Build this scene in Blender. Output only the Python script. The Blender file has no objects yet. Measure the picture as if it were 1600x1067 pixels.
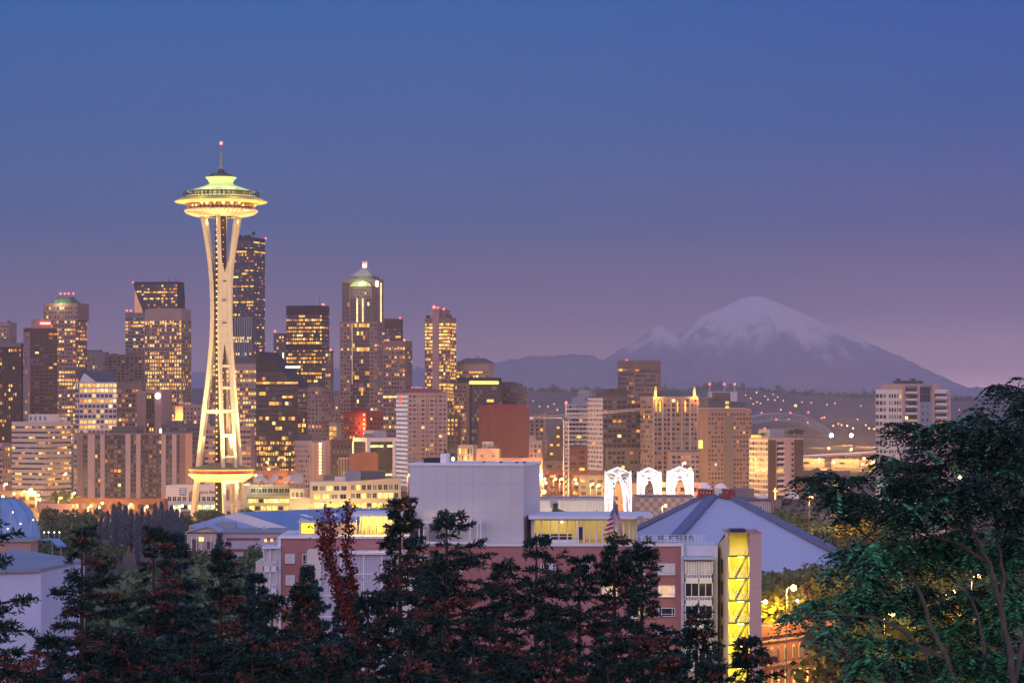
import bpy, math, random
import numpy as np
from mathutils import Vector, Matrix
random.seed(7); rng = np.random.default_rng(7)
R = math.radians
scene = bpy.context.scene; COL = scene.collection
# ---------------------------------------------------------------- camera, sky, sun, exposure
F, CXP, HY, CZ = 4100.0, 800.0, 625.0, 60.0
cam = bpy.data.cameras.new('camera'); camo = bpy.data.objects.new('camera', cam); COL.objects.link(camo)
camo.location = (0, 0, CZ); camo.rotation_euler = (R(90), 0, 0)
cam.sensor_width = 36; cam.lens = 36*F/1600; cam.shift_y = (HY-533.5)/1600
cam.clip_start = 0.5; cam.clip_end = 90000
scene.camera = camo
world = bpy.data.worlds.new('World'); scene.world = world; world.use_nodes = True
SUN_EL, SUN_ROT = R(1.5), R(205)
def make_world():
    nt = world.node_tree; N = nt.nodes; L = nt.links
    for n in list(N): N.remove(n)
    out = N.new('ShaderNodeOutputWorld'); bg = N.new('ShaderNodeBackground')
    tc = N.new('ShaderNodeTexCoord'); sp = N.new('ShaderNodeSeparateXYZ')
    L.new(tc.outputs['Generated'], sp.inputs[0])
    def ramp(stops):
        r = N.new('ShaderNodeValToRGB'); e = r.color_ramp.elements
        while len(e) > 1: e.remove(e[-1])
        e[0].position = stops[0][0]; e[0].color = (*stops[0][1], 1)
        for p, c in stops[1:]:
            k = e.new(p); k.color = (*c, 1)
        r.color_ramp.interpolation = 'EASE'
        return r
    front = ramp(SKY_FRONT); back = ramp(SKY_BACK)
    L.new(sp.outputs['Z'], front.inputs[0]); L.new(sp.outputs['Z'], back.inputs[0])
    mr = N.new('ShaderNodeMapRange'); mr.inputs['From Min'].default_value = 0.85; mr.inputs['From Max'].default_value = -0.5
    mr.interpolation_type = 'SMOOTHSTEP'
    L.new(sp.outputs['Y'], mr.inputs['Value'])
    mx = N.new('ShaderNodeMix'); mx.data_type = 'RGBA'
    east = ramp(SKY_EAST); L.new(sp.outputs['Z'], east.inputs[0])
    me_ = N.new('ShaderNodeMapRange'); me_.interpolation_type = 'SMOOTHSTEP'; me_.inputs['From Min'].default_value = -.05; me_.inputs['From Max'].default_value = .24
    L.new(sp.outputs['X'], me_.inputs['Value'])
    m2 = N.new('ShaderNodeMix'); m2.data_type = 'RGBA'; L.new(me_.outputs[0], m2.inputs[0]); L.new(front.outputs[0], m2.inputs[6]); L.new(east.outputs[0], m2.inputs[7])
    L.new(mr.outputs[0], mx.inputs[0]); L.new(m2.outputs[2], mx.inputs[6]); L.new(back.outputs[0], mx.inputs[7])
    # azimuth drift: the east side (right of the view) a little pinker low down
    sky = N.new('ShaderNodeTexSky'); sky.sky_type = 'NISHITA'; sky.sun_disc = False
    sky.sun_elevation = SUN_EL; sky.sun_rotation = SUN_ROT
    ml = N.new('ShaderNodeVectorMath'); ml.operation = 'SCALE'; ml.inputs['Scale'].default_value = 0.006
    L.new(sky.outputs[0], ml.inputs[0])
    ad = N.new('ShaderNodeVectorMath'); ad.operation = 'ADD'
    L.new(mx.outputs[2], ad.inputs[0]); L.new(ml.outputs[0], ad.inputs[1])
    L.new(ad.outputs[0], bg.inputs[0]); bg.inputs[1].default_value = 1.0
    L.new(bg.outputs[0], out.inputs[0])
HAZE_D, HAZE_C = 6.3e-5, (.90, .84, .90)
SKY_FRONT = [(0.0, (.80, .48, .58)), (.015, (.52, .34, .42)), (.04, (.20, .165, .28)), (.07, (.04, .135, .35)), (.11, (.02, .12, .38)), (.16, (.0, .115, .41)), (.4, (.03, .11, .34)), (1, (.30, .33, .62))]
SKY_EAST = [(0.0, (1.9, 1.12, 1.25)), (.015, (.90, .56, .66)), (.04, (.25, .18, .30)), (.07, (.07, .10, .32)), (.11, (.0, .09, .36)), (.16, (.0, .08, .40)), (.4, (.04, .11, .40)), (1, (.30, .33, .62))]
SKY_BACK = [(0.0, (2.1, 1.25, 1.25)), (.08, (1.8, 1.15, 1.3)), (.25, (1.0, .85, 1.2)), (.5, (.52, .56, 1.0)), (1, (.30, .33, .62))]
make_world()
sl = bpy.data.lights.new('sun', 'SUN'); sl.energy = 0.4; sl.angle = R(25); sl.color = (1, .72, .66)
so = bpy.data.objects.new('sun', sl); COL.objects.link(so)
so.rotation_euler = (R(72), 0, R(-22))     # low afterglow from behind the viewer
vs = scene.view_settings; vs.view_transform = 'Standard'; vs.look = 'None'; vs.exposure = 0.0; vs.gamma = 1.0
scene.display_settings.display_device = 'sRGB'
cy = scene.cycles
cy.max_bounces = 5; cy.diffuse_bounces = 2; cy.glossy_bounces = 2; cy.transmission_bounces = 2; cy.transparent_max_bounces = 6
cy.volume_bounces = 3; cy.sample_clamp_indirect = 3.0; cy.use_denoising = True
cy.caustics_reflective = False; cy.caustics_refractive = False
# ---------------------------------------------------------------- helpers
def W(px, py, Y): return Vector(((px-CXP)/F*Y, Y, CZ-(py-HY)/F*Y))
def X(px, Y): return (px-CXP)/F*Y
def Z(py, Y): return CZ-(py-HY)/F*Y
def YZ(py, z): return (CZ-z)*F/(py-HY)     # distance at which height z falls on row py
MATS = {}
def mat(name, col, rough=.8, noise=.12, scale=.4, metal=0, bump=0, alpha=None, spec=.4, detail=3, kind='noise', coat=0):
    if name in MATS: return MATS[name]
    m = bpy.data.materials.new(name); m.use_nodes = True; nt = m.node_tree; N = nt.nodes; L = nt.links
    b = N['Principled BSDF']; b.inputs['Roughness'].default_value = rough; b.inputs['Metallic'].default_value = metal
    b.inputs['Specular IOR Level'].default_value = spec
    b.inputs['Base Color'].default_value = (*col, 1)
    if noise:
        tc = N.new('ShaderNodeTexCoord'); nz = N.new('ShaderNodeTexNoise')
        nz.inputs['Scale'].default_value = scale; nz.inputs['Detail'].default_value = detail
        nz.inputs['Roughness'].default_value = .6
        L.new(tc.outputs['Object'], nz.inputs['Vector'])
        mr = N.new('ShaderNodeMapRange'); mr.inputs['From Min'].default_value = .3; mr.inputs['From Max'].default_value = .7
        mr.inputs['To Min'].default_value = 1-noise; mr.inputs['To Max'].default_value = 1+noise
        L.new(nz.outputs[0], mr.inputs[0])
        mx = N.new('ShaderNodeVectorMath'); mx.operation = 'SCALE'; mx.inputs[0].default_value = col
        L.new(mr.outputs[0], mx.inputs['Scale']); L.new(mx.outputs[0], b.inputs['Base Color'])
        if bump:
            bp = N.new('ShaderNodeBump'); bp.inputs['Strength'].default_value = bump; bp.inputs['Distance'].default_value = .05
            L.new(nz.outputs[0], bp.inputs['Height']); L.new(bp.outputs[0], b.inputs['Normal'])
    MATS[name] = m; return m
def emis(name, col, strength, noise=0.0, scale=.8, sample='NONE', base=(.02, .02, .02)):
    if name in MATS: return MATS[name]
    m = bpy.data.materials.new(name); m.use_nodes = True; nt = m.node_tree; N = nt.nodes; L = nt.links
    b = N['Principled BSDF']; b.inputs['Base Color'].default_value = (*base, 1); b.inputs['Roughness'].default_value = .4
    b.inputs['Emission Color'].default_value = (*col, 1); b.inputs['Emission Strength'].default_value = strength
    if noise:
        tc = N.new('ShaderNodeTexCoord'); nz = N.new('ShaderNodeTexNoise'); nz.inputs['Scale'].default_value = scale
        nz.inputs['Detail'].default_value = 2
        gm = N.new('ShaderNodeNewGeometry')
        L.new(gm.outputs['Position'], nz.inputs['Vector'])
        mr = N.new('ShaderNodeMapRange'); mr.inputs['From Min'].default_value = .3; mr.inputs['From Max'].default_value = .7
        mr.inputs['To Min'].default_value = strength*(1-noise); mr.inputs['To Max'].default_value = strength*(1+noise)
        L.new(nz.outputs[0], mr.inputs[0]); L.new(mr.outputs[0], b.inputs['Emission Strength'])
    m.cycles.emission_sampling = sample
    MATS[name] = m; return m
def link(name, me, parent=None):
    o = bpy.data.objects.new(name, me); COL.objects.link(o)
    if parent is not None: o.parent = parent
    return o
def tag(o, label=None, cat=None, group=None, kind=None):
    if label: o['label'] = label
    if cat: o['category'] = cat
    if group: o['group'] = group
    if kind: o['kind'] = kind
    return o
def empty(name, loc, label, cat, group=None, rz=0):
    o = bpy.data.objects.new(name, None); COL.objects.link(o); o.location = loc; o.rotation_euler = (0, 0, rz)
    o.empty_display_size = .5
    return tag(o, label, cat, group)
def copy_tree(o, parent=None):
    c = o.copy(); COL.objects.link(c)
    if parent is not None: c.parent = parent
    for ch in list(o.children): copy_tree(ch, c)
    return c
class MB:
    def __init__(s): s.v = []; s.f = []; s.m = []; s.mats = []
    def mi(s, m):
        if m is None: return 0
        if m not in s.mats: s.mats.append(m)
        return s.mats.index(m)
    def face(s, pts, m=None):
        n = len(s.v); s.v += [tuple(p) for p in pts]; s.f.append(tuple(range(n, n+len(pts)))); s.m.append(s.mi(m)); return s
    def mesh(s, vs, fs, m=None):
        n = len(s.v); s.v += [tuple(p) for p in vs]; k = s.mi(m)
        for f in fs: s.f.append(tuple(n+i for i in f)); s.m.append(k)
        return s
    def box(s, x0, x1, y0, y1, z0, z1, m=None):
        if x1 < x0: x0, x1 = x1, x0
        if y1 < y0: y0, y1 = y1, y0
        if z1 < z0: z0, z1 = z1, z0
        v = [(x0,y0,z0),(x1,y0,z0),(x1,y1,z0),(x0,y1,z0),(x0,y0,z1),(x1,y0,z1),(x1,y1,z1),(x0,y1,z1)]
        return s.mesh(v, [(0,3,2,1),(4,5,6,7),(0,1,5,4),(1,2,6,5),(2,3,7,6),(3,0,4,7)], m)
    def prism(s, poly, z0, z1, m=None, top=1.0, ctr=None):      # poly: (x,y) counterclockwise
        n = len(poly)
        if ctr is None: ctr = (sum(p[0] for p in poly)/n, sum(p[1] for p in poly)/n)
        tp = [(ctr[0]+(p[0]-ctr[0])*top, ctr[1]+(p[1]-ctr[1])*top) for p in poly]
        v = [(p[0], p[1], z0) for p in poly]+[(p[0], p[1], z1) for p in tp]
        return s.mesh(v, [tuple(range(n-1, -1, -1)), tuple(range(n, 2*n))]+[(i, (i+1)%n, n+(i+1)%n, n+i) for i in range(n)], m)
    def extrude_xz(s, poly, y0, y1, m=None):                    # poly (x,z), counterclockwise seen from -y
        n = len(poly); v = [(p[0], y0, p[1]) for p in poly]+[(p[0], y1, p[1]) for p in poly]
        return s.mesh(v, [tuple(range(n)), tuple(range(2*n-1, n-1, -1))]+[((i+1)%n, i, n+i, n+(i+1)%n) for i in range(n)], m)
    def cyl(s, c, r0, r1, h, n=12, m=None):
        return s.lathe([(r0, 0), (r1, h)], n, m, c, True)
    def lathe(s, prof, n=24, m=None, c=(0, 0, 0), caps=False):
        v = []; k = len(prof)
        for r, z in prof:
            for i in range(n):
                a = 2*math.pi*i/n; v.append((c[0]+r*math.cos(a), c[1]+r*math.sin(a), c[2]+z))
        f = [(j*n+i, j*n+(i+1)%n, (j+1)*n+(i+1)%n, (j+1)*n+i) for j in range(k-1) for i in range(n)]
        if caps: f += [tuple(range(n-1, -1, -1)), tuple((k-1)*n+i for i in range(n))]
        return s.mesh(v, f, m)
    def tube(s, pts, rad, n=6, m=None, cap=True):
        pts = [Vector(p) for p in pts]; k = len(pts)
        if not hasattr(rad, '__len__'): rad = [rad]*k
        v = []; up = Vector((0, 0, 1)); prev = None
        for i, p in enumerate(pts):
            d = (pts[min(i+1, k-1)]-pts[max(i-1, 0)])
            if d.length < 1e-9: d = Vector((0, 0, 1))
            d.normalize()
            if prev is None:
                a = d.cross(up if abs(d.z) < .9 else Vector((1, 0, 0))).normalized()
            else:
                a = prev-d*prev.dot(d)
                a = a.normalized() if a.length > 1e-6 else d.cross(Vector((1, 0, 0))).normalized()
            prev = a; b = d.cross(a)
            for j in range(n):
                t = 2*math.pi*j/n; v.append(p+(a*math.cos(t)+b*math.sin(t))*rad[i])
        f = [(j*n+i, j*n+(i+1)%n, (j+1)*n+(i+1)%n, (j+1)*n+i) for j in range(k-1) for i in range(n)]
        if cap: f += [tuple(range(n-1, -1, -1)), tuple((k-1)*n+i for i in range(n))]
        return s.mesh(v, f, m)
    def beam(s, a, b, w, h, m=None):                             # rectangular bar a-b, w across (horizontal), h other
        a = Vector(a); b = Vector(b); d = (b-a).normalized()
        u = d.cross(Vector((0, 0, 1)));
        if u.length < 1e-4: u = Vector((1, 0, 0))
        u.normalize(); t = u.cross(d)
        v = [p+u*sx*w/2+t*sz*h/2 for p in (a, b) for sx, sz in ((-1,-1),(1,-1),(1,1),(-1,1))]
        return s.mesh(v, [(3,2,1,0),(4,5,6,7),(0,1,5,4),(1,2,6,5),(2,3,7,6),(3,0,4,7)], m)
    def sphere(s, c, r, n=10, m=None, sz=1.0):
        k = max(4, n//2); pr = [(max(1e-4, r*math.sin(math.pi*i/k)), -r*sz*math.cos(math.pi*i/k)) for i in range(k+1)]
        return s.lathe(pr, n, m, c)
    def build(s, name, m=None, parent=None, smooth=False, shift=None):
        me = bpy.data.meshes.new(name)
        vs_ = s.v
        if shift is not None: vs_ = [(a-shift[0], b-shift[1], c-shift[2]) for a, b, c in vs_]
        me.from_pydata(vs_, [], s.f)
        ms = s.mats if s.mats else ([m] if m else [])
        if m and s.mats and m not in ms: pass
        for q in ms: me.materials.append(q)
        if len(ms) > 1: me.polygons.foreach_set('material_index', s.m)
        if smooth:
            me.polygons.foreach_set('use_smooth', [True]*len(me.polygons))
            try: me.set_sharp_from_angle(angle=R(40))
            except Exception: pass
        me.update()
        return link(name, me, parent)
def np_mesh(name, verts, nper, m, parent=None, loc=None):
    """verts (n*nper,3): every nper verts form one face"""
    verts = np.asarray(verts, dtype=np.float32)
    if loc is not None: verts = verts-np.array(loc, dtype=np.float32)
    nv = len(verts); nf = nv//nper
    me = bpy.data.meshes.new(name)
    me.vertices.add(nv); me.vertices.foreach_set('co', verts.ravel())
    me.loops.add(nv); me.loops.foreach_set('vertex_index', np.arange(nv, dtype=np.int32))
    me.polygons.add(nf); me.polygons.foreach_set('loop_start', np.arange(0, nv, nper, dtype=np.int32))
    me.polygons.foreach_set('loop_total', np.full(nf, nper, dtype=np.int32))
    me.materials.append(m); me.update(calc_edges=True); me.validate()
    o = link(name, me, parent); return o
def point_light(parent, loc, energy, color, size=.5, name='lamp_light'):
    l = bpy.data.lights.new(name, 'POINT'); l.energy = energy; l.color = color; l.shadow_soft_size = size
    o = bpy.data.objects.new(name, l); COL.objects.link(o); o.location = loc
    if parent is not None: o.parent = parent
    return o
def spot_light(parent, loc, target, energy, color, ang=60, size=.6, name='flood_beam'):
    l = bpy.data.lights.new(name, 'SPOT'); l.energy = energy; l.color = color; l.spot_size = R(ang); l.spot_blend = .6; l.shadow_soft_size = size
    o = bpy.data.objects.new(name, l); COL.objects.link(o); o.location = loc
    d = Vector(target)-Vector(loc); o.rotation_euler = d.to_track_quat('-Z', 'Y').to_euler()
    if parent is not None: o.parent = parent
    return o
# ---------------------------------------------------------------- land, far hills, mountain
def vnoise(x, y, seed=0):
    """smooth value noise, numpy"""
    xi = np.floor(x).astype(np.int64); yi = np.floor(y).astype(np.int64); fx = x-xi; fy = y-yi
    fx = fx*fx*(3-2*fx); fy = fy*fy*(3-2*fy)
    def h(a, b):
        n = (a*374761393+b*668265263+seed*2147483) & 0xffffffff
        n = ((n ^ (n >> 13))*1274126177) & 0xffffffff
        return ((n ^ (n >> 16)) & 0xffff)/65535.0
    return (h(xi, yi)*(1-fx)+h(xi+1, yi)*fx)*(1-fy)+(h(xi, yi+1)*(1-fx)+h(xi+1, yi+1)*fx)*fy
def fbm(x, y, o=5, seed=0, ridged=False):
    t = np.zeros_like(x, dtype=float); a = .5
    for k in range(o):
        n = vnoise(x*2**k, y*2**k, seed+k)
        if ridged: n = 1-np.abs(2*n-1)
        t += a*n; a *= .5
    return t
def grid_obj(name, xs, ys, zf, m, smooth=True):
    gx, gy = np.meshgrid(xs, ys); gz = zf(gx, gy); nx, ny = len(xs), len(ys)
    v = np.stack([gx.ravel(), gy.ravel(), gz.ravel()], 1)
    i = np.arange((ny-1)*nx).reshape(ny-1, nx)[:, :-1].ravel()
    f = np.stack([i, i+1, i+nx+1, i+nx], 1)
    me = bpy.data.meshes.new(name); me.vertices.add(len(v)); me.vertices.foreach_set('co', v.astype(np.float32).ravel())
    me.loops.add(f.size); me.loops.foreach_set('vertex_index', f.astype(np.int32).ravel())
    me.polygons.add(len(f)); me.polygons.foreach_set('loop_start', np.arange(0, f.size, 4, dtype=np.int32))
    me.polygons.foreach_set('loop_total', np.full(len(f), 4, dtype=np.int32))
    if smooth: me.polygons.foreach_set('use_smooth', np.ones(len(f), dtype=bool))
    me.materials.append(m); me.update(calc_edges=True)
    return link(name, me)
GP = ([-300, -20, 6, 10, 20, 45, 70, 100, 180, 250, 400, 520, 30000], [58, 58, 57.9, 56, 50, 42, 36, 30, 19, 12, 4, 0, 0])
def ground_z(x, y): return np.interp(y, GP[0], GP[1])
m_ground = mat('ground_town', (.055, .05, .048), .9, .45, .01, detail=8)
xs = np.concatenate([np.linspace(-6400, -700, 8), np.linspace(-600, 600, 41), np.linspace(700, 6400, 8)])
ys = np.array([-250, -100, -40, -10, 0, 4, 8, 14, 20, 30, 45, 60, 80, 100, 140, 180, 215, 250, 300, 350, 400, 460, 520, 600, 900, 1300, 2000, 3000, 5000, 8000, 14000, 27400.])
g = grid_obj('ground', xs, ys, lambda x, y: ground_z(x, y), m_ground); tag(g, kind='structure')
m_hill = mat('hill_wood', (.08, .085, .085), .95, .3, .02, detail=6)
HILLF = {}
def ridge_obj(name, Y, prof, m, depth=900, seed=1, rough=6, nx=500, foot=0):
    px = [p[0] for p in prof]; pz = [Z(p[1], Y) for p in prof]; xw = [X(p, Y) for p in px]
    xs = np.linspace(xw[0], xw[-1], nx); ys = np.linspace(Y-depth, Y+depth, 36)
    def zf(x, y):
        crest = np.interp(x, xw, pz); t = np.clip(1-np.abs(y-Y)/depth, 0, 1); s = t*t*(3-2*t)
        return foot-3+(crest-foot+3)*s+rough*(fbm(x/90, y/90, 4, seed)-.5)*s
    o = grid_obj(name, xs, ys, zf, m); HILLF[name] = zf; return tag(o, kind='structure')
ridge_obj('hills', 9500, [(-600, 612), (300, 606), (600, 612), (830, 612), (900, 614), (980, 610), (1060, 612), (1130, 607), (1180, 611), (1250, 618), (1330, 622), (1380, 620), (1440, 624), (1500, 626), (1560, 627), (1700, 622), (2200, 620)], m_hill, 3000, 3, 9)
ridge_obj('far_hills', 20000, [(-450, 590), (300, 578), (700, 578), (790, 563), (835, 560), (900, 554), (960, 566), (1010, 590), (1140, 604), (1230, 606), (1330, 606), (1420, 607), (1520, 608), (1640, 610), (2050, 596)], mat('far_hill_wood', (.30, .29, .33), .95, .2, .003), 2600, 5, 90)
# snow mountain
m_mtn = bpy.data.materials.new('mountain_snow_rock'); m_mtn.use_nodes = True
def _mtn():
    nt = m_mtn.node_tree; N = nt.nodes; L = nt.links; b = N['Principled BSDF']; b.inputs['Roughness'].default_value = .8
    gm = N.new('ShaderNodeNewGeometry'); sp = N.new('ShaderNodeSeparateXYZ'); L.new(gm.outputs['Position'], sp.inputs[0])
    mp = N.new('ShaderNodeMapping'); mp.inputs['Scale'].default_value = (.0034, .0034, .0012)
    nz = N.new('ShaderNodeTexNoise'); nz.inputs['Scale'].default_value = 1; nz.inputs['Detail'].default_value = 8; nz.inputs['Roughness'].default_value = .65
    L.new(gm.outputs['Position'], mp.inputs[0]); L.new(mp.outputs[0], nz.inputs['Vector'])
    mr = N.new('ShaderNodeMapRange'); mr.clamp = False; mr.inputs['From Min'].default_value = 330; mr.inputs['From Max'].default_value = 1150
    L.new(sp.outputs['Z'], mr.inputs[0])
    sc_ = N.new('ShaderNodeMath'); sc_.operation = 'MULTIPLY'; sc_.inputs[1].default_value = 1.7; L.new(nz.outputs[0], sc_.inputs[0]); ad = N.new('ShaderNodeMath'); ad.operation = 'ADD'; L.new(mr.outputs[0], ad.inputs[0]); L.new(sc_.outputs[0], ad.inputs[1])
    r = N.new('ShaderNodeValToRGB'); r.color_ramp.elements[0].position = .57; r.color_ramp.elements[0].color = (.31, .29, .34, 1)
    r.color_ramp.elements[1].position = .71; r.color_ramp.elements[1].color = (.92, .84, .86, 1)
    hf = N.new('ShaderNodeMath'); hf.operation = 'MULTIPLY'; hf.inputs[1].default_value = .5; hf.use_clamp = True; L.new(ad.outputs[0], hf.inputs[0]); L.new(hf.outputs[0], r.inputs[0]); L.new(r.outputs[0], b.inputs['Base Color'])
_mtn()
MY = 26000
def mtn_z(x, y):
    px = [800, 1000, 1060, 1090, 1110, 1130, 1150, 1160, 1166, 1180, 1190, 1198, 1210, 1230, 1260, 1290, 1320, 1360, 1420, 1490, 1600]
    py = [640, 588, 528, 507, 494, 483, 471, 466, 464, 463, 464, 466, 472, 482, 498, 514, 530, 549, 576, 603, 640]
    ctr = X(1180, MY)
    dx = x-ctr; dy = y-MY; r = np.sqrt(dx*dx+dy*dy); a = np.arctan2(dy, dx)
    side = (np.cos(a)+1)/2       # 1 right, 0 left
    rl = np.interp(r, [X(1180, MY)-X(p, MY) for p in px[::-1] if p <= 1180], [Z(q, MY) for p, q in zip(px[::-1], py[::-1]) if p <= 1180])
    rr = np.interp(r, [X(p, MY)-ctr for p in px if p >= 1180], [Z(q, MY) for p, q in zip(px, py) if p >= 1180])
    z = rl*(1-side)+rr*side
    amp = np.clip((r-90)/700, 0, 1)*np.clip(z/420, 0, 1)
    z = z+330*amp*(fbm(a*3.0+20, r/2600+4, 6, 11, True)-.66)+150*amp*(fbm(x/330, y/330, 6, 5, True)-.62)
    # little side peak on the left
    k = X(1026, MY); z2 = Z(512, MY)-np.abs(x-k)*.62-np.abs(y-(MY-350))*.5+110*(fbm(x/260, y/260, 5, 8)-.5)
    return np.maximum(np.maximum(z, z2), 60)
mo = grid_obj('mountain', np.linspace(X(930, MY), X(1600, MY), 330), np.linspace(MY-2600, MY+1500, 170), mtn_z, m_mtn); tag(mo, kind='structure')
# ---------------------------------------------------------------- tower library
M = {}
def wall(n, c, **k): M[n] = mat('wall_'+n, c, **k)
wall('black', (.010, .011, .020), rough=.55, noise=.1, scale=.02)
wall('navy', (.016, .022, .05), rough=.5, noise=.1, scale=.03)
wall('slate', (.075, .08, .11), rough=.6, noise=.12, scale=.05)
wall('grey', (.17, .16, .17), rough=.8, noise=.15, scale=.06)
wall('steel', (.22, .26, .34), rough=.6, noise=.12, scale=.06)
wall('taupe', (.20, .15, .13), rough=.85, noise=.15, scale=.05)
wall('brown', (.10, .065, .062), rough=.85, noise=.18, scale=.05)
wall('brick', (.26, .10, .075), rough=.9, noise=.2, scale=.12)
wall('red', (.30, .045, .05), rough=.9, noise=.2, scale=.05)
wall('plum', (.24, .07, .075), rough=.9, noise=.15, scale=.05)
wall('pink', (.46, .32, .29), rough=.85, noise=.1, scale=.06)
wall('rose', (.40, .25, .23), rough=.85, noise=.12, scale=.06)
wall('tan', (.34, .25, .21), rough=.85, noise=.12, scale=.06)
wall('beige', (.52, .43, .38), rough=.85, noise=.1, scale=.06)
wall('pale', (.62, .57, .56), rough=.8, noise=.08, scale=.08)
wall('white', (.78, .77, .77), rough=.7, noise=.06, scale=.1)
wall('greenroof', (.06, .13, .09), rough=.6, noise=.2, scale=.1)
wall('blueroof', (.035, .06, .11), rough=.5, noise=.15, scale=.1)
wall('roofgrey', (.10, .10, .115), rough=.9, noise=.2, scale=.1)
wall('stone', (.25, .165, .15), rough=.85, noise=.12, scale=.05)
GLASS = mat('window_glass', (.015, .02, .04), rough=.2, noise=0, spec=.6)
GLASS2 = mat('window_glass_blind', (.16, .15, .17), rough=.35, noise=0, spec=.5)
MULL = mat('mullion', (.10, .10, .12), rough=.5, noise=0)
LIT = [emis('lit_warm', (1, .43, .06), 1.25, .55, .35), emis('lit_yellow', (1, .56, .10), 1.5, .5, .35), emis('lit_orange', (1, .30, .03), .9, .5, .35),
       emis('lit_dim', (1, .36, .08), .4, .5, .35), emis('lit_white', (1, .70, .26), 1.8, .4, .35)]
LITW = {'std': [.30, .26, .14, .20, .10], 'dim': [.15, .1, .3, .4, .05], 'hot': [.30, .40, .08, .04, .18]}
BEACON = emis('beacon_red', (1, .05, .04), 14, base=(.3, .01, .01))
_q = {}
def pane_mesh(w, h, m, d=.0):
    key = (round(w, 2), round(h, 2), m.name)
    if key not in _q:
        me = bpy.data.meshes.new('window')
        me.from_pydata([(-w/2, 0, -h/2), (w/2, 0, -h/2), (w/2, 0, h/2), (-w/2, 0, h/2)], [], [(0, 1, 2, 3)]); me.materials.append(m)
        _q[key] = me
    return _q[key]
class Tower:
    def __init__(s, name, label, cat, x0, xc, x1, ytop, Y, th, wallm, zb=0, group=None, cap=45):
        s.th = R(th); s.sc = Y/F; s.Y = Y; s.xc = xc; s.zb = zb; s.wm = M[wallm] if isinstance(wallm, str) else wallm
        s.a = (xc-x0)*s.sc/math.cos(s.th); s.b = max((x1-xc)*s.sc/max(math.sin(s.th), .02), 6.0) if x1 > xc else 22.0
        if x1 <= xc: s.b = 25
        s.h = Z(ytop, Y)-zb; s.cap = cap
        s.root = empty(name, (X(xc, Y), Y, zb), label, cat, group, -s.th)
        s.wins = []; s.nm = name; s.mb = MB()
    def x(s, px): return (px-s.xc)*s.sc/math.cos(s.th)       # a point on the front plane
    def z(s, py): return Z(py, s.Y)-s.zb
    def vol(s, x0=None, x1=0, y0=0, y1=None, z0=0, z1=None, m=None, rim=.9):
        x0 = -s.a if x0 is None else x0; y1 = s.b if y1 is None else y1; z1 = s.h if z1 is None else z1
        m = m or s.wm; m = M[m] if isinstance(m, str) else m
        s.mb.box(x0, x1, y0, y1, z0, z1, m)
        if rim:
            t = .4
            s.mb.box(x0, x1, y0, y0+t, z1, z1+rim, m); s.mb.box(x0, x1, y1-t, y1, z1, z1+rim, m)
            s.mb.box(x0, x0+t, y0+t, y1-t, z1, z1+rim, m); s.mb.box(x1-t, x1, y0+t, y1-t, z1, z1+rim, m)
    def fac(s, P, ang, L, z0, z1, fh=3.6, bw=3.2, ww=.55, wh=.5, lit=.1, pal='std', rows=.5, style='p', skip=None, glass=None, dims=.25, pm=None, proud=.28):
        """a facade of windows on the plane from P along ang, length L"""
        nf = max(1, int(round((z1-z0)/fh))); nb = max(1, int(round(L/bw))); fh = (z1-z0)/nf; bw = L/nb
        ca, sa = math.cos(ang), math.sin(ang); nx, ny = sa, -ca
        w, h = bw*min(1, ww*1.06), fh*min(.95, wh*1.1)
        pw = LITW[pal]
        off = .06
        for k in range(nf):
            rf = random.random(); lq = lit if lit > .8 else .85*lit
            pr = lq*(1-rows)+(lq*rows*2.2*(rf**2*3) if rows else 0)
            if lit > .04 and rows and random.random() < .05: pr = .8
            run = 0
            for j in range(nb):
                if skip and skip(j, nb, k, nf): continue
                u = (j+.5)*bw; zc = z0+(k+.5)*fh
                on = random.random() < pr or (run and random.random() < .22 and lit > .02)
                run = 1 if on else 0
                mm = LIT[rng.choice(5, p=pw)] if on else ((GLASS2 if random.random() < dims else GLASS) if glass is None else glass)
                s.wins.append((P[0]+ca*u+nx*off, P[1]+sa*u+ny*off, zc, ang, w, h, mm, on))
        pm = M[pm] if isinstance(pm, str) else (pm or s.wm)
        if 'v' in style:           # piers
            for j in range(nb+1):
                u = j*bw; s.obox(P, ang, u-bw*(1-ww)*.42, u+bw*(1-ww)*.42, z0, z1, proud, pm)
        if 'h' in style:           # floor bands
            for k in range(nf+1):
                zc = z0+k*fh; s.obox(P, ang, 0, L, zc-fh*(1-wh)*.42, zc+fh*(1-wh)*.42, proud*.8, pm)
        if 'b' in style:           # balcony slabs
            for k in range(nf):
                zc = z0+k*fh; s.obox(P, ang, L*.02, L*.98, zc-.1, zc+.12, 1.3, pm); s.obox(P, ang, L*.02, L*.98, zc+.12, zc+.95, 1.3, pm, 1.22)
    def obox(s, P, ang, u0, u1, z0, z1, proud, m, inner=-.02):
        ca, sa = math.cos(ang), math.sin(ang); nx, ny = sa, -ca
        pts = []
        for z in (z0, z1):
            for u, d in ((u0, proud), (u1, proud), (u1, inner), (u0, inner)):
                pts.append((P[0]+ca*u+nx*d, P[1]+sa*u+ny*d, z))
        s.mb.mesh(pts, [(3,2,1,0), (4,5,6,7), (0,1,5,4), (1,2,6,5), (2,3,7,6), (3,0,4,7)], m)
    def front(s, z0=None, z1=None, x0=None, x1=0, y=0, **k):
        x0 = -s.a if x0 is None else x0
        s.fac((x0, y), 0, x1-x0, 4 if z0 is None else z0, s.h-1.5 if z1 is None else z1, **k)
    def right(s, z0=None, z1=None, y0=0, y1=None, x=0, **k):
        y1 = s.b if y1 is None else y1
        s.fac((x, y0), math.pi/2, y1-y0, 4 if z0 is None else z0, s.h-1.5 if z1 is None else z1, **k)
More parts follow.
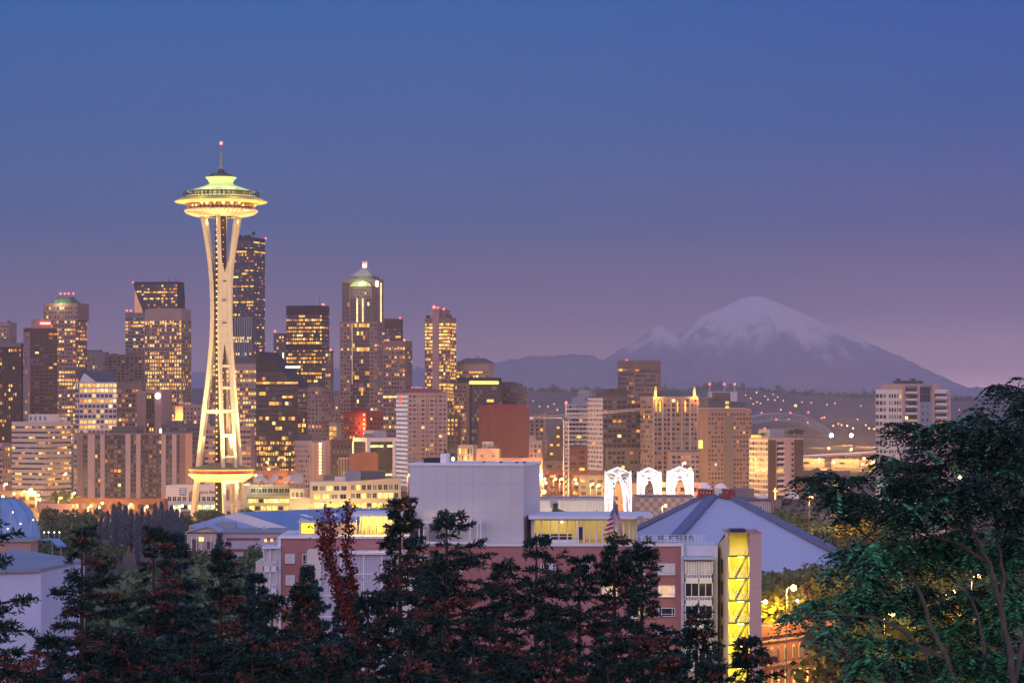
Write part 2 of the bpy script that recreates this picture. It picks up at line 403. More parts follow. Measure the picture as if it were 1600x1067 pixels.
    def part(s, name, mb, m=None, label=None, smooth=False, parent=None):
        o = mb.build(name, m, parent or s.root, smooth)
        if label: o['label'] = label
        return o
    def pent(s, fx0, fx1, fy0, fy1, hh, m='roofgrey', z0=None, name='penthouse'):
        """roof house in fractions of the footprint"""
        z0 = s.h if z0 is None else z0
        b = MB(); x0 = -s.a+fx0*s.a; x1 = -s.a+fx1*s.a
        b.box(x0, x1, fy0*s.b, fy1*s.b, z0, z0+hh, M[m]); n = max(2, int((x1-x0)/3))
        for i in range(n):
            xx = x0+(i+.5)*(x1-x0)/n; b.box(xx-.6, xx+.6, fy0*s.b-.08, fy0*s.b, z0+hh*.3, z0+hh*.75, MULL)
        return s.part(name, b)
    def beacon(s, x, z, y=1, r=.9, hgt=2.0):
        b = MB(); b.cyl((x, y, z), .14, .1, hgt, 5, MULL); p = s.part('beacon_mast', b)
        c = MB(); c.sphere((x, y, z+hgt+r*.6), r, 8, BEACON); s.part('beacon', c, parent=p)
    def done(s, clutter=True):
        s.part('wall', s.mb)
        ws = sorted(s.wins, key=lambda w: (not w[7], -w[4]*w[5]))
        ind = ws if len(ws) <= s.cap else ws[:s.cap]
        rest = ws[len(ind):]
        for (x, y, z, a, w, h, m, on) in ind:
            o = bpy.data.objects.new('window', pane_mesh(w, h, m)); COL.objects.link(o); o.parent = s.root
            o.location = (x, y, z); o.rotation_euler = (0, 0, a)
        if rest:
            b = MB()
            for (x, y, z, a, w, h, m, on) in rest:
                ca, sa = math.cos(a)*w/2, math.sin(a)*w/2
                b.face([(x-ca, y-sa, z-h/2), (x+ca, y+sa, z-h/2), (x+ca, y+sa, z+h/2), (x-ca, y-sa, z+h/2)], m)
            o = s.part('window', b); o['kind'] = 'stuff'
        if clutter and s.h > 12:
            for i in range(random.randint(1, 3)):
                q = MB(); wx = random.uniform(1.2, 2.6); x = random.uniform(-s.a*.85, -s.a*.15); y = random.uniform(s.b*.15, s.b*.6); hh = random.uniform(1.4, 2.6)
                q.box(x-wx, x+wx, y-1.2, y+1.2, s.h, s.h+hh, M['roofgrey']); q.cyl((x, y, s.h+hh), .5, .5, .5, 8, M['roofgrey']); s.part('rooftop_unit', q)
        return s
# ---------------------------------------------------------------- the skyline
HALF = math.pi/2
def simple(name, label, cat, x0, xc, x1, yt, Y, th, wm, fk, rk=None, pent=None, cap=45, m2=None, **kw):
    t = Tower(name, label, cat, x0, xc, x1, yt, Y, th, wm, cap=cap, **kw); t.vol(); t.front(**fk); t.right(**(rk or fk))
    if pent: t.pent(*pent)
    return t.done()
# ---- far left
t = Tower('office_tower', 'pale beige office tower top peeping over the black ribbed tower at the left edge', 'tower', -20, 14, 22, 505, 2700, 20, 'tan', cap=20)
t.vol(); t.front(lit=.03, fh=4, bw=3); t.done()
t = Tower('office_tower', 'black ribbed office tower with few lit windows, leftmost in the skyline', 'tower', -60, 33, 40, 537, 2350, 14, 'black', cap=60)
t.vol(); t.obox((-t.a, 0), 0, 0, t.a, t.h-3.0, t.h+.9, .25, M['grey'])
t.front(z1=t.h-4, lit=.05, fh=3.9, bw=2.0, ww=.7, wh=.55, style='v', rows=.9, dims=.05, proud=.35, pal='std'); t.pent(.55, .8, .2, .7, 5, 'grey'); t.done()
t = Tower('residential_tower', 'purple brown tower with a red lit sign on its roof house', 'tower', 30, 47, 87, 513, 2120, 66, 'brown', cap=60)
t.vol(m='brown'); t.mb.box(-t.a-.8, .8, -.8, t.b+.8, t.h, t.h+1.1, M['rose'])
t.obox((-t.a, 0), 0, .3, t.a-.3, 2, t.h-3, .5, M['rose'])
t.fac((-t.a, -.5), 0, t.a, 6, t.h-3, fh=3.0, bw=4.2, ww=.8, wh=.62, lit=.02, dims=.9, pal='dim')
t.right(z0=6, z1=t.h-3, lit=.015, fh=3.0, bw=3.6, ww=.72, wh=.45, style='h', pal='dim', dims=.1, proud=.5, pm='brown')
b = MB(); b.box(-t.a*.7, -1, t.b*.2, t.b*.78, t.h+1.1, t.h+7.5, M['rose']); pp = t.part('penthouse', b)
b = MB(); sred = emis('sign_red', (1, .06, .03), 7)
b.box(0, .35, t.b*.36, t.b*.74, t.h+3.2, t.h+5.2, sred)
for i in range(7): b.box(.35, .42, t.b*(.385+.052*i), t.b*(.385+.052*i)+.55, t.h+3.7, t.h+4.7, emis('sign_letter', (1, .45, .3), 9))
t.part('rooftop_sign', b, parent=pp); t.done(False)
t = Tower('office_tower', 'stepped stone office tower with a lit green pyramid roof and red roof lamps', 'tower', 59, 118, 129, 500, 2650, 14, 'stone', cap=100)
z = t.z
t.vol(z1=t.h); t.vol(x0=t.x(64), x1=t.x(121), y0=2, z0=t.h, z1=z(475)); 
t.front(z1=z(500), lit=.30, fh=3.9, bw=3.0, ww=.66, wh=.5, rows=.3, pal='hot'); t.fac((t.x(64), 2), 0, t.x(121)-t.x(64), z(500)+1, z(478), fh=3.9, bw=3, ww=.6, wh=.5, lit=.12)
t.right(lit=.2, fh=3.9, bw=3, ww=.6)
b = MB(); xa, xb = t.x(72), t.x(111); hw = (xb-xa)/2; cx = (xa+xb)/2
b.prism([(xa, 3), (xb, 3), (xb, 3+2*hw), (xa, 3+2*hw)], z(476), z(463), M['greenroof'], top=.48)
rf = t.part('roof', b)
b = MB()
for i in range(9):
    xx = xa+(i+.5)*(xb-xa)/9; b.box(xx-.8, xx+.8, 2.6, 2.9, z(477.5), z(475), emis('cornice_lamp', (1, .85, .35), 5))
t.part('cornice_lamp', b, parent=rf)
for px in (83, 90, 96, 104): t.beacon(t.x(px), z(463), 3+hw, .8, 3)
point_light(t.root, (cx, -4, z(470)), 11000, (1, .9, .4), 2)
t.done(False)
simple('office_tower', 'plain grey block with faint ribs behind the tan block, left of the slanted tower', 'tower', 118, 165, 168, 551, 2900, 12, 'grey', dict(lit=.01, fh=3.8, bw=3.2, ww=.45, wh=.8, dims=.6, z1=Z(560, 2900)), pent=(.3, .8, .2, .8, 3), cap=30)
simple('office_tower', 'tan hotel block with small square dark windows below the slanted glass tower', 'tower', 160, 236, 238, 555, 2750, 12, 'taupe', dict(lit=.03, fh=3.3, bw=4.6, ww=.5, wh=.5), pent=(.45, .95, .2, .8, 3.5, 'taupe'), cap=40)
# slanted dark tower
t = Tower('office_tower', 'dark blue glass tower whose left edge slants inward over an orange lit wall', 'tower', 206, 279, 282, 441, 3050, 10, 'navy', cap=80)
z = t.z; x = t.x
t.mb.extrude_xz([(x(226), 0), (x(280), 0), (x(280), z(482)), (x(278), z(476)), (x(279), z(470)), (x(277), z(441)), (x(206), z(441)), (x(213), z(464)), (x(222), z(486))], 0, 26, M['navy'])
t.fac((x(223), 0), 0, x(277)-x(223), z(484), z(444), fh=3.7, bw=2.4, ww=.8, wh=.5, lit=.20, rows=.4, dims=.2)
t.fac((x(212), 0), 0, x(223)-x(212), z(462), z(444), fh=3.7, bw=2.4, ww=.8, wh=.5, lit=.2, dims=.2)
b = MB(); om = emis('wall_orange_glow', (1, .42, .22), .62, .25, .1)  # orange light on the left wall, put in as glowing bands
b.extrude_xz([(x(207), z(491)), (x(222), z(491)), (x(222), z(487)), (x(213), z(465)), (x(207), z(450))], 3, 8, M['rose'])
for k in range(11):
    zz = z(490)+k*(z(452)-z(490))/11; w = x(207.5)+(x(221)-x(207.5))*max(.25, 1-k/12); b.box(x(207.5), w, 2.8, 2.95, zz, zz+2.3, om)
t.part('orange_lit_wall', b); t.beacon(x(205.5), z(442), 1, .8, .5)
b = MB(); b.box(x(207), x(278), 1, 25, z(442), z(440), M['black']); b.cyl((x(262), 6, z(440)), .6, .3, 4, 6, MULL); b.cyl((x(272), 6, z(440)), .3, .2, 6, 6, MULL); t.part('roof', b)
t.done(False)
t = Tower('office_tower', 'grey tower with horizontal window bands and red roof lamps behind the ribbed tower', 'tower', 195, 232, 234, 490, 2900, 10, 'grey', cap=50)
t.vol(); t.front(z1=t.h-4, lit=.16, fh=3.8, bw=3, ww=.96, wh=.5, style='', rows=.6, dims=.1); t.beacon(t.x(197), t.h, 1, .9, 3); t.beacon(t.x(202), t.h, 4, .9, 3); t.done(False)
t = Tower('office_tower', 'tan ribbed tower with blank crown band and many lit windows, below the slanted tower', 'tower', 224, 284, 294, 485, 2600, 16, 'tan', cap=100)
z = t.z; t.vol(); t.front(z1=z(500), lit=.30, fh=3.9, bw=2.7, ww=.62, wh=.55, style='v', rows=.65, pal='hot', proud=.8, dims=.05)
t.front(z0=z(508), z1=z(503), lit=.95, fh=3.9, bw=2.7, ww=.62, wh=.55, rows=0, pal='std')
t.right(z1=z(500), lit=.10, fh=3.9, bw=2.7, ww=.6, wh=.55, style='v'); t.mb.box(-t.a+2, -2, 2, t.b-2, t.h, t.h+2, M['tan']); t.done()
t = Tower('office_building', 'pale gridded office block with dark green gabled mansard roof', 'building', 107, 124, 180, 597, 2000, 74, 'pale', cap=100)
z = t.z; t.vol(z1=z(597), rim=0)
t.right(z0=2, z1=z(598), lit=.42, fh=3.9, bw=3.2, ww=.72, wh=.55, style='', rows=.5, pal='hot', dims=.05)
t.fac((-t.a, 0), 0, t.a, 2, z(590), fh=3.9, bw=5, ww=.8, wh=.55, lit=.12)
b = MB(); b.mesh([(-t.a, 0, z(597)), (0, 0, z(597)), (0, t.b, z(597)), (-t.a, t.b, z(597)), (-t.a*.5, 2, z(579)), (-t.a*.5, t.b-1, z(580))], [(0, 1, 4), (1, 2, 5, 4), (2, 3, 5), (3, 0, 4, 5)], M['blueroof'])
t.part('roof', b)
b = MB(); gb = t.b*.27
b.mesh([(.4, 0, z(597)), (.4, gb*1.7, z(597)), (.4, gb*.5, z(583)), (-3, 0, z(597)), (-3, gb*1.7, z(597)), (-3, gb*.5, z(583))], [(0, 1, 2), (1, 4, 5, 2), (3, 0, 2, 5)], M['pale']); t.part('gable', b); t.done(False)
simple('office_building', 'brown office block with blank top storeys and orange lit windows beside the mansard block', 'building', 178, 222, 226, 597, 2250, 14, 'taupe', dict(lit=.22, fh=4, bw=3, ww=.66, wh=.5, z1=Z(607, 2250), pal='dim'), cap=40)
# tan tower with globe
t = Tower('concrete_tower', 'blank pink concrete tower with a dark slot and a glowing white globe', 'tower', 211, 252, 264, 611, 2050, 20, 'rose', cap=20)
z = t.z; t.vol(rim=.3); t.obox((-t.a, 0), 0, t.x(227)+t.a, t.x(241)+t.a, 6, z(614), .12, M['brown'])
t.fac((t.x(228), -.12), 0, t.x(240)-t.x(228), 6, z(616), fh=3.6, bw=2.2, ww=.5, wh=.6, lit=.03)
b = MB(); b.cyl((t.x(248), -1.6, z(625)), .3, .3, z(620)-z(625), 8, MULL); p = t.part('lamp_post', b)
b = MB(); b.sphere((t.x(248), -1.8, z(618.5)), 2.3, 20, emis('globe_white', (1, .88, .72), 4)); t.part('lamp_globe', b, parent=p, smooth=True); t.done(False)
# behind the needle, left
t = Tower('domed_building', 'small orange floodlit stepped tower with a domed top between skyscraper and observation tower', 'building', 268, 290, 293, 646, 2500, 12, 'tan', cap=20)
z = t.z; t.vol(z1=z(655)); t.vol(x0=t.x(273), x1=t.x(288), y0=1, y1=10, z0=z(655), z1=z(636)); t.vol(x0=t.x(277), x1=t.x(285), y0=2.5, y1=8, z0=z(636), z1=z(628), rim=0)
b = MB(); b.lathe([(2.6, 0), (2.4, 1.6), (1.4, 3), (.1, 4)], 12, M['tan'], (t.x(281), 5, z(628))); t.part('dome', b, smooth=True)
point_light(t.root, (t.x(281), -5, z(650)), 26000, (1, .42, .06), 1); t.front(z1=z(657), lit=.5, pal='dim'); t.done(False)
simple('brick_block', 'tan stone block with a few orange windows beside the left leg of the observation tower', 'building', 284, 336, 340, 633, 2350, 14, 'rose', dict(lit=.14, fh=3.8, bw=3.4, ww=.4, wh=.55, pal='std'), cap=40)
simple('apartment_tower', 'dark flat grid apartment block behind the long striped apartments', 'apartment block', 250, 312, 318, 664, 1840, 14, 'slate', dict(lit=.03, fh=3, bw=3.2, ww=.7, wh=.45, style='h', pal='dim'), pent=(.1, .5, .2, .7, 3), cap=50)
simple('office_tower', 'narrow tan office tower seen between the legs of the observation tower', 'tower', 322, 356, 358, 560, 2500, 12, 'taupe', dict(lit=.22, fh=3.9, bw=3, ww=.6, wh=.5), cap=60)
# ---- front row, left
t = Tower('office_building', 'pinkish office building at the left edge beside the banded office block', 'building', -40, 4, 14, 694, 1720, 20, 'rose', cap=30)
t.vol(); t.front(lit=.12, fh=3.6, bw=4, ww=.9, wh=.4); t.right(lit=.2, fh=3.6, bw=3, ww=.5, wh=.5); t.done()
t = Tower('office_building', 'beige office block wrapped in dark horizontal window bands with a blank roof house', 'building', 13, 71, 101, 661, 1650, 26, 'beige', cap=90)
t.vol(); 
for f in ('front', 'right'): getattr(t, f)(z0=2, z1=t.h-1, lit=.10, fh=3.15, bw=2.6, ww=1.0, wh=.32, rows=.6, dims=.12, pal='std')
t.obox((0, 0), HALF, 0, t.b, 0, t.h, .04, M['rose']) if False else None
t.pent(.42, .98, .1, .55, 5.6, 'pale'); b = MB(); b.sphere((-5, t.b*.75, t.h+1.5), 2.0, 12, M['pale']); b.sphere((-1.5, t.b*.8, t.h+1.5), 1.8, 12, M['pale']); t.part('roof_dish', b, smooth=True); t.done(False)
# long striped apartments
t = Tower('apartment_block', 'long striped pink apartment block with vertical bands of small windows', 'apartment block', 112, 290, 292, 678, 1565, 6, 'rose', cap=100)
z = t.z; x = t.x; t.vol(y1=18, rim=0); t.mb.box(-t.a-.3, .3, -.3, 18.3, t.h, t.h+.6, M['grey'])
def col(a, b2, m, pr, **k):
    t.obox((-t.a, 0), 0, x(a)+t.a, x(b2)+t.a, 0, t.h-.3, pr, M[m])
    if k: t.fac((x(a), -pr), 0, x(b2)-x(a), 2, t.h-.5, **k)
W1 = dict(fh=2.95, bw=2.6, ww=.62, wh=.55, lit=.05, pal='std', rows=0)
WD = dict(fh=2.95, bw=2.3, ww=.70, wh=.55, lit=.05, pal='std', rows=0, dims=.5)
for a, b2, m, pr, k in ((112, 118, 'steel', .2, W1), (118, 127, 'stone', .5, {}), (127, 135, 'slate', .1, W1), (135, 146, 'pink', .9, {}), (146, 155, 'slate', .1, dict(W1, bw=1.7)), (155, 162, 'pink', .9, {}),
        (162, 170, 'slate', .3, dict(W1, bw=1.5)), (170, 188, 'brown', .15, WD), (188, 195, 'slate', .3, dict(W1, bw=1.5)), (195, 203, 'pink', .9, {}), (203, 212, 'slate', .1, dict(W1, bw=1.7)), (212, 219, 'pink', .9, {}),
        (219, 225, 'slate', .3, dict(W1, bw=1.5)), (225, 244, 'brown', .15, WD), (244, 252, 'slate', .3, dict(W1, bw=1.5)), (252, 259, 'pink', .9, {}), (259, 269, 'slate', .1, dict(W1, bw=1.7)), (269, 276, 'pink', .9, {}), (276, 281, 'slate', .1, dict(W1, bw=1.7)), (281, 290, 'stone', .6, {})):
    col(a, b2, m, pr, **k)
b = MB(); b.box(x(171), x(215), 3, 15, t.h+.6, t.h+4.5, M['slate']); b.box(x(190), x(212), 1, 2.8, t.h+.6, t.h+3, M['roofgrey']); t.part('penthouse', b)
b = MB(); b.box(x(249), x(251.5), -.2, 1, t.h+.6, t.h+3.2, emis('stair_light', (1, .95, .85), 3)); t.part('stair_lamp', b); t.done(False)
# ---- behind the needle, right
t = Tower('skyscraper', 'tallest black skyscraper behind the observation tower with scattered lit floors', 'skyscraper', 330, 396, 410, 372, 3250, 18, 'navy', cap=100)
z = t.z; x = t.x; t.vol(x0=x(358)); t.vol(x0=x(330), z1=z(500), rim=0) if False else None
FK = dict(fh=3.9, bw=2.2, ww=.86, wh=.5, rows=.9, dims=.15, pal='std')
t.front(x0=x(358), z1=z(376), lit=.07, **FK); t.right(z1=z(376), lit=.05, **FK)
t.obox((x(358), 0), 0, 0, -x(358), z(391), z(388), .1, M['black'])
for px in (366, 372, 380, 386): 
    b = MB(); b.box(x(px)-1.5, x(px)+1.5, 5, 9, t.h, t.h+4, M['black']); t.part('rooftop_unit', b)
b = MB(); b.sphere((x(392), 8, t.h+6.5), 2.2, 12, M['black']); b.cyl((x(392), 8, t.h), .5, .5, 5, 6, M['black']); t.part('radome', b, smooth=True)
t.beacon(x(361), t.h, 1, 1.0, 2); t.beacon(x(404)*.0+1.5, t.h, t.b-1, 1.0, 1); t.done(False)
t = Tower('office_tower', 'blue grey ribbed tower standing in front of the tallest black skyscraper', 'tower', 345, 393, 396, 496, 2900, 10, 'steel', cap=40)
t.vol(m='slate'); t.front(z1=t.h, fh=3.9, bw=2.6, ww=.5, wh=.97, lit=.0, style='v', pm='steel', proud=.9, glass=GLASS, rows=0)
for py in (528, 533, 553): t.front(z0=t.z(py+2), z1=t.z(py-2), fh=3.9, bw=2.6, ww=.5, wh=.8, lit=.85, pal='hot', rows=0, y=-.03)
t.done()
t = Tower('office_building', 'tan office building with rows of lit punched windows beside the observation tower', 'building', 352, 401, 404, 570, 2200, 10, 'tan', cap=90)
z = t.z; t.vol(); t.front(z1=z(577), fh=3.8, bw=2.5, ww=.62, wh=.5, lit=.42, rows=.6, pal='hot'); t.pent(.3, 1, .1, .7, 6, 'slate'); t.done(False)
t = Tower('office_building', 'brown tower block with lit windows behind the dark sloped glass building', 'building', 386, 425, 427, 556, 2350, 10, 'brown', cap=20); t.vol(); t.front(lit=.1); t.done()
# dark sloped glass building
t = Tower('glass_building', 'black glass office building with a roof sloping down to the right and bright lower floors', 'building', 398, 466, 484, 560, 2020, 16, 'black', cap=100)
z = t.z; x = t.x
t.mb.extrude_xz([(-t.a, 0), (0, 0), (0, z(604)), (x(446), z(588)), (x(411), z(551)), (x(403), z(549)), (-t.a, z(549))], 0, t.b, M['black'])
slf = lambda j, nb, k, nf: (k/nf)*(z(553)) > z(553)-max(0, (j+1)/nb*68-12)*t.sc*1.1
t.front(z0=z(735), z1=z(580), fh=3.9, bw=2.6, ww=.92, wh=.62, lit=.10, rows=.8, dims=.03, skip=lambda j, nb, k, nf: (k+1)/nf*155 > 155-max(0, (j/nb*68-44))*1.1, pal='std')
t.front(z0=z(739), z1=z(688), fh=3.9, bw=1.9, ww=.6, wh=.5, lit=.5, rows=.2, y=-.04, pal='std')
t.front(z0=z(600), z1=z(596), fh=3.9, bw=6.2, ww=.9, wh=.75, lit=1, rows=0, y=-.05, pal='std')
t.front(z0=z(622), z1=z(618), fh=3.9, bw=4.2, ww=.9, wh=.75, lit=.5, rows=0, y=-.05, pal='hot', x0=x(440))
t.right(z0=4, z1=z(606), fh=3.9, bw=2.6, ww=.92, wh=.62, lit=.06, rows=.8, dims=.03)
for k in range(14): t.obox((-t.a, 0), 0, 0, t.a, z(735)+k*3.9*3, z(735)+k*3.9*3+.25, .1, M['slate']) if z(735)+k*11.7 < z(606) else None
t.beacon(x(405), z(549), 1, .7, .6)
b = MB(); b.box(x(446), x(468), -.4, 1.5, z(575), z(572), emis('sign_green_white', (.75, 1, .55), 3)); p = t.part('lit_sign_band', b)
t.done(False)
t = Tower('office_tower', 'narrow grey tower with red roof lamp left of the black box tower', 'tower', 427, 444, 448, 522, 2850, 14, 'slate', cap=25)
t.vol(); t.front(lit=.2, fh=3.9, bw=3); t.beacon(t.x(429), t.h, 1, 1, 2.5)
b = MB(); b.box(t.x(441.5), t.x(443.5), -.5, 0, t.z(564), t.z(551), emis('strip_pale', (1, .85, .55), 2.4)); t.part('light_strip', b); t.done(False)
t = Tower('office_tower', 'black box tower with rows of amber lit windows and a plain dark top band', 'tower', 446, 503, 512, 478, 2700, 14, 'black', cap=100)
z = t.z; t.vol(rim=.5); t.front(z0=z(640), z1=z(491), fh=3.9, bw=2.3, ww=.72, wh=.5, lit=.26, rows=.75, dims=.1); t.right(z1=z(491), fh=3.9, bw=2.3, ww=.7, wh=.5, lit=.05)
t.obox((-t.a, 0), 0, 0, t.a, z(547), z(538), .12, M['black'])
t.beacon(t.x(503), t.h, 2, .8, 1.2); t.beacon(t.x(509)*.0-3, t.h, t.b*.6, .8, 1.5)
b = MB(); b.cyl((t.x(497), 5, t.h), .4, .2, 9, 6, MULL); t.part('antenna', b); t.done(False)
t = Tower('office_tower', 'very narrow tower edge with a column of lit windows right of the black box tower', 'tower', 508, 517, 520, 549, 2550, 20, 'taupe', cap=30); t.vol(); t.front(lit=.5, fh=3.9, bw=2.6, ww=.6, pal='std'); t.beacon(t.x(516), t.h, 1, .9, 1); t.done(False)
simple('apartment_tower', 'pinkish grey apartment tower with small dark windows in front of the black box tower', 'apartment block', 480, 503, 515, 607, 1950, 28, 'stone', dict(lit=.05, fh=3.1, bw=3.4, ww=.45, wh=.5, pal='dim'), pent=(.1, .7, .1, .7, 3), cap=50)
simple('office_building', 'distant low brown block in the gap left of the pyramid topped skyscraper', 'building', 514, 533, 535, 620, 2700, 10, 'stone', dict(lit=.06, fh=3.8, bw=3.5), cap=20)
# pyramid-topped skyscraper
t = Tower('skyscraper', 'stepped skyscraper with a lit arch, floodlit ribs and a pyramid roof with lantern', 'skyscraper', 531, 590, 599, 437, 2480, 14, 'stone', cap=100)
z = t.z; x = t.x
t.vol(z1=z(503), x0=x(530), rim=.6); t.vol(x0=x(533), x1=-.8, y0=.8, y1=t.b-.8, z0=z(503), z1=z(437), rim=.8)
t.fac((x(533), .8), 0, x(545)-x(533), z(503), z(441), fh=3.8, bw=2, ww=.85, wh=.85, lit=.03, glass=GLASS, rows=0)
t.fac((x(582), .8), 0, x(590)-x(582)-.8, z(503), z(441), fh=3.8, bw=2, ww=.85, wh=.85, lit=.04, glass=GLASS, rows=0)
t.mb.box(x(545), x(581), 0, .85, z(503), z(441), M['stone'])
t.fac((x(547), 0), 0, x(556)-x(547), z(501), z(466), fh=3.8, bw=2, ww=.9, wh=.9, lit=.02, glass=GLASS, rows=0)
t.fac((x(571), 0), 0, x(580)-x(571), z(501), z(466), fh=3.8, bw=2, ww=.9, wh=.9, lit=.02, glass=GLASS, rows=0)
t.fac((x(547), 0), 0, x(580)-x(547), z(466), z(450), fh=3.8, bw=2.4, ww=.6, wh=.5, lit=.2)
t.fac((x(559), 0), 0, x(568)-x(559), z(501), z(468), fh=3.8, bw=2.4, ww=.6, wh=.4, lit=.08, rows=0)
t.front(x0=x(531), x1=x(546), z0=4, z1=z(505), fh=3.8, bw=3.0, ww=.55, wh=.42, lit=.08, rows=.3)
t.front(x0=x(578), x1=0, z0=4, z1=z(505), fh=3.8, bw=3.0, ww=.55, wh=.42, lit=.10, rows=.3)
t.front(x0=x(547), x1=x(577), z0=4, z1=z(505), fh=3.8, bw=2.0, ww=.86, wh=.8, lit=.09, rows=.5, style='', dims=.1)
t.right(z0=4, z1=z(505), fh=3.8, bw=3, ww=.55, wh=.42, lit=.06)
glow = emis('rib_flood_glow', (1, .86, .35), 1.6, .3, .2)  # floodlighting on the ribs is put in as emission
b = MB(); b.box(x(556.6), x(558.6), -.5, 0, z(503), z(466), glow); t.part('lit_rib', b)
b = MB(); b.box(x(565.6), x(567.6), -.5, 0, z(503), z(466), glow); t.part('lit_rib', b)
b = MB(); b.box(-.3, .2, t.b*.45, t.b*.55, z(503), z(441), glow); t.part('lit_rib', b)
b = MB(); b.box(x(549), x(550.4), -.25, 0, z(600), z(505), emis('lit_strip', (1, .7, .5), .5)); t.part('lit_strip', b)
# arch drum + pyramid
b = MB(); cxm = (x(545)+x(582))/2; rr = (x(582)-x(545))/2
pts = [(cxm+rr*math.cos(a), z(448)+(z(438)-z(448))*math.sin(a)) for a in [math.pi*i/14 for i in range(15)]]
b.extrude_xz(pts, -.9, t.b*.8, M['greenroof']); arch = t.part('arch_roof', b)
b = MB(); pts = [(cxm+rr*.9*math.cos(a), z(447.5)+(z(438.6)-z(447.5))*math.sin(a)) for a in [math.pi*i/14 for i in range(15)]]
b.extrude_xz(pts, -1.15, -.95, emis('arch_glow', (.95, .95, .30), .8, .35, .15)); t.part('arch_window', b, parent=arch)
b = MB(); b.box(cxm-1.3, cxm+1.3, -1.6, -1.2, z(446.5), z(442), emis('white_hot', (1, .97, .8), 5)); t.part('arch_lamp', b, parent=arch)
b = MB(); hw = rr*.98; yb = 1+2*hw
b.prism([(cxm-hw, 1), (cxm+hw, 1), (cxm+hw, yb), (cxm-hw, yb)], z(441), z(432), M['greenroof'])
for k in range(6):
    f0 = 1-k/6.4; z0 = z(432)+(z(417)-z(432))*k/6; z1 = z(432)+(z(417)-z(432))*(k+1)/6
    b.prism([(cxm-hw*f0, 1+hw-hw*f0), (cxm+hw*f0, 1+hw-hw*f0), (cxm+hw*f0, 1+hw+hw*f0), (cxm-hw*f0, 1+hw+hw*f0)], z0, z0+(z1-z0)*.62, M['grey'], top=.9)
    b.prism([(cxm-hw*f0*.86, 1+hw-hw*f0*.86), (cxm+hw*f0*.86, 1+hw-hw*f0*.86), (cxm+hw*f0*.86, 1+hw+hw*f0*.86), (cxm-hw*f0*.86, 1+hw+hw*f0*.86)], z0+(z1-z0)*.62, z1, M['pale'])
pyr = t.part('pyramid_roof', b)
b = MB(); b.box(cxm-1.6, cxm+1.6, 1+hw-1.6, 1+hw+1.6, z(417), z(411.5), emis('lantern', (1, .93, .55), 3)); b.box(cxm-1.9, cxm+1.9, hw-.9, hw+2.9, z(411.5), z(410.5), M['pale']); t.part('lantern', b, parent=pyr)
point_light(t.root, (cxm, -9, z(440)), 8000, (.9, 1, .55), 2)
t.beacon(cxm-1.2, z(410.5), 1+hw, .8, .4); t.beacon(cxm+1.4, z(410.5), 1+hw, .8, .4)
b = MB(); b.box(x(589.3)-1.4, x(590)+.4, .2, 1, z(448), z(439), emis('white_hot', (1, .97, .8), 5)); t.part('corner_lamp', b); t.done(False)
t = Tower('office_tower', 'dark brown tower with red roof lamp just right of the pyramid topped skyscraper', 'tower', 596, 626, 629, 499, 2750, 10, 'black', cap=30); t.vol(m='brown'); t.front(z1=t.z(512), lit=.04, fh=3.9, bw=2.6, ww=.9, wh=.5); t.beacon(t.x(625), t.h, 1, .9, .6); t.done(False)
t = Tower('office_tower', 'gridded stone tower with amber windows right of the pyramid topped skyscraper', 'tower', 598, 633, 643, 534, 2300, 20, 'stone', cap=90)
t.vol(); t.front(z1=t.z(541), fh=3.8, bw=2.7, ww=.62, wh=.5, lit=.15, rows=.4); t.front(z0=t.z(547), z1=t.z(543), fh=3.8, bw=2.7, ww=.62, wh=.5, lit=.9, rows=0, y=-.03); t.front(z0=t.z(622), z1=t.z(618), fh=3.8, bw=2.7, ww=.9, wh=.7, lit=1, rows=0, y=-.03, pal='hot')
t.right(z1=t.z(541), fh=3.8, bw=2.7, ww=.62, wh=.5, lit=.06); t.beacon(t.x(605), t.h, 1, 1.0, .8); t.beacon(t.x(631), t.h, 1, 1.0, .8); t.done(False)
# red hotel
t = Tower('hotel_building', 'red brick hotel with an orange lit stair column', 'hotel', 534, 572, 598, 645, 2050, 48, 'red', cap=60)
z = t.z; t.vol(y0=0); t.front(z1=t.h-3, fh=3.6, bw=3.4, ww=.42, wh=.45, lit=.35, rows=0, pal='dim', x1=-3)
b = MB()
for k in range(8): b.sphere((-1.6, -.8, z(648+k*7.2)), .62, 8, emis('lamp_orange', (1, .32, .05), 11))
t.part('stair_lamps', b); t.right(y0=t.b*.2, z1=t.h-3, fh=3.6, bw=3.6, ww=.4, wh=.45, lit=.05)
point_light(t.root, (-2, -5, z(665)), 16000, (1, .28, .05), 1); t.pent(.2, .6, .2, .6, 3, 'red'); t.done(False)
t = Tower('low_building', 'small building glowing orange inside beside the red brick hotel', 'building', 514, 526, 533, 661, 1900, 30, 'tan', cap=20)
t.vol(); t.front(z1=t.h-2, lit=.8, fh=3.6, bw=4, ww=.8, wh=.6, pal='std'); point_light(t.root, (-3, -8, 14), 9000, (1, .5, .1), 1); t.done()
simple('brick_block', 'dull brown office block between the stair lit pink block and the red hotel', 'building', 512, 549, 552, 690, 1720, 12, 'brown', dict(lit=.02, fh=3.4, bw=2.6, ww=.5, wh=.55), cap=30)
t = Tower('hotel_building', 'pink blank walled block with a vertical row of lit stair windows', 'hotel', 457, 484, 514, 691, 1600, 58, 'pink', cap=30)
z = t.z; t.vol(); t.fac((-t.a, 0), 0, t.a, 3, t.h-1, fh=3, bw=2.8, ww=.5, wh=.5, lit=.02, dims=.7)
for k in range(10):
    b = MB(); b.box(0, .4, t.b*.47, t.b*.56, z(695+k*5.1), z(695+k*5.1)+1.15, emis('stair_yellow', (1, .68, .2), 4) if k else emis('white_hot', (1, .97, .8), 5)); t.part('stair_window', b)
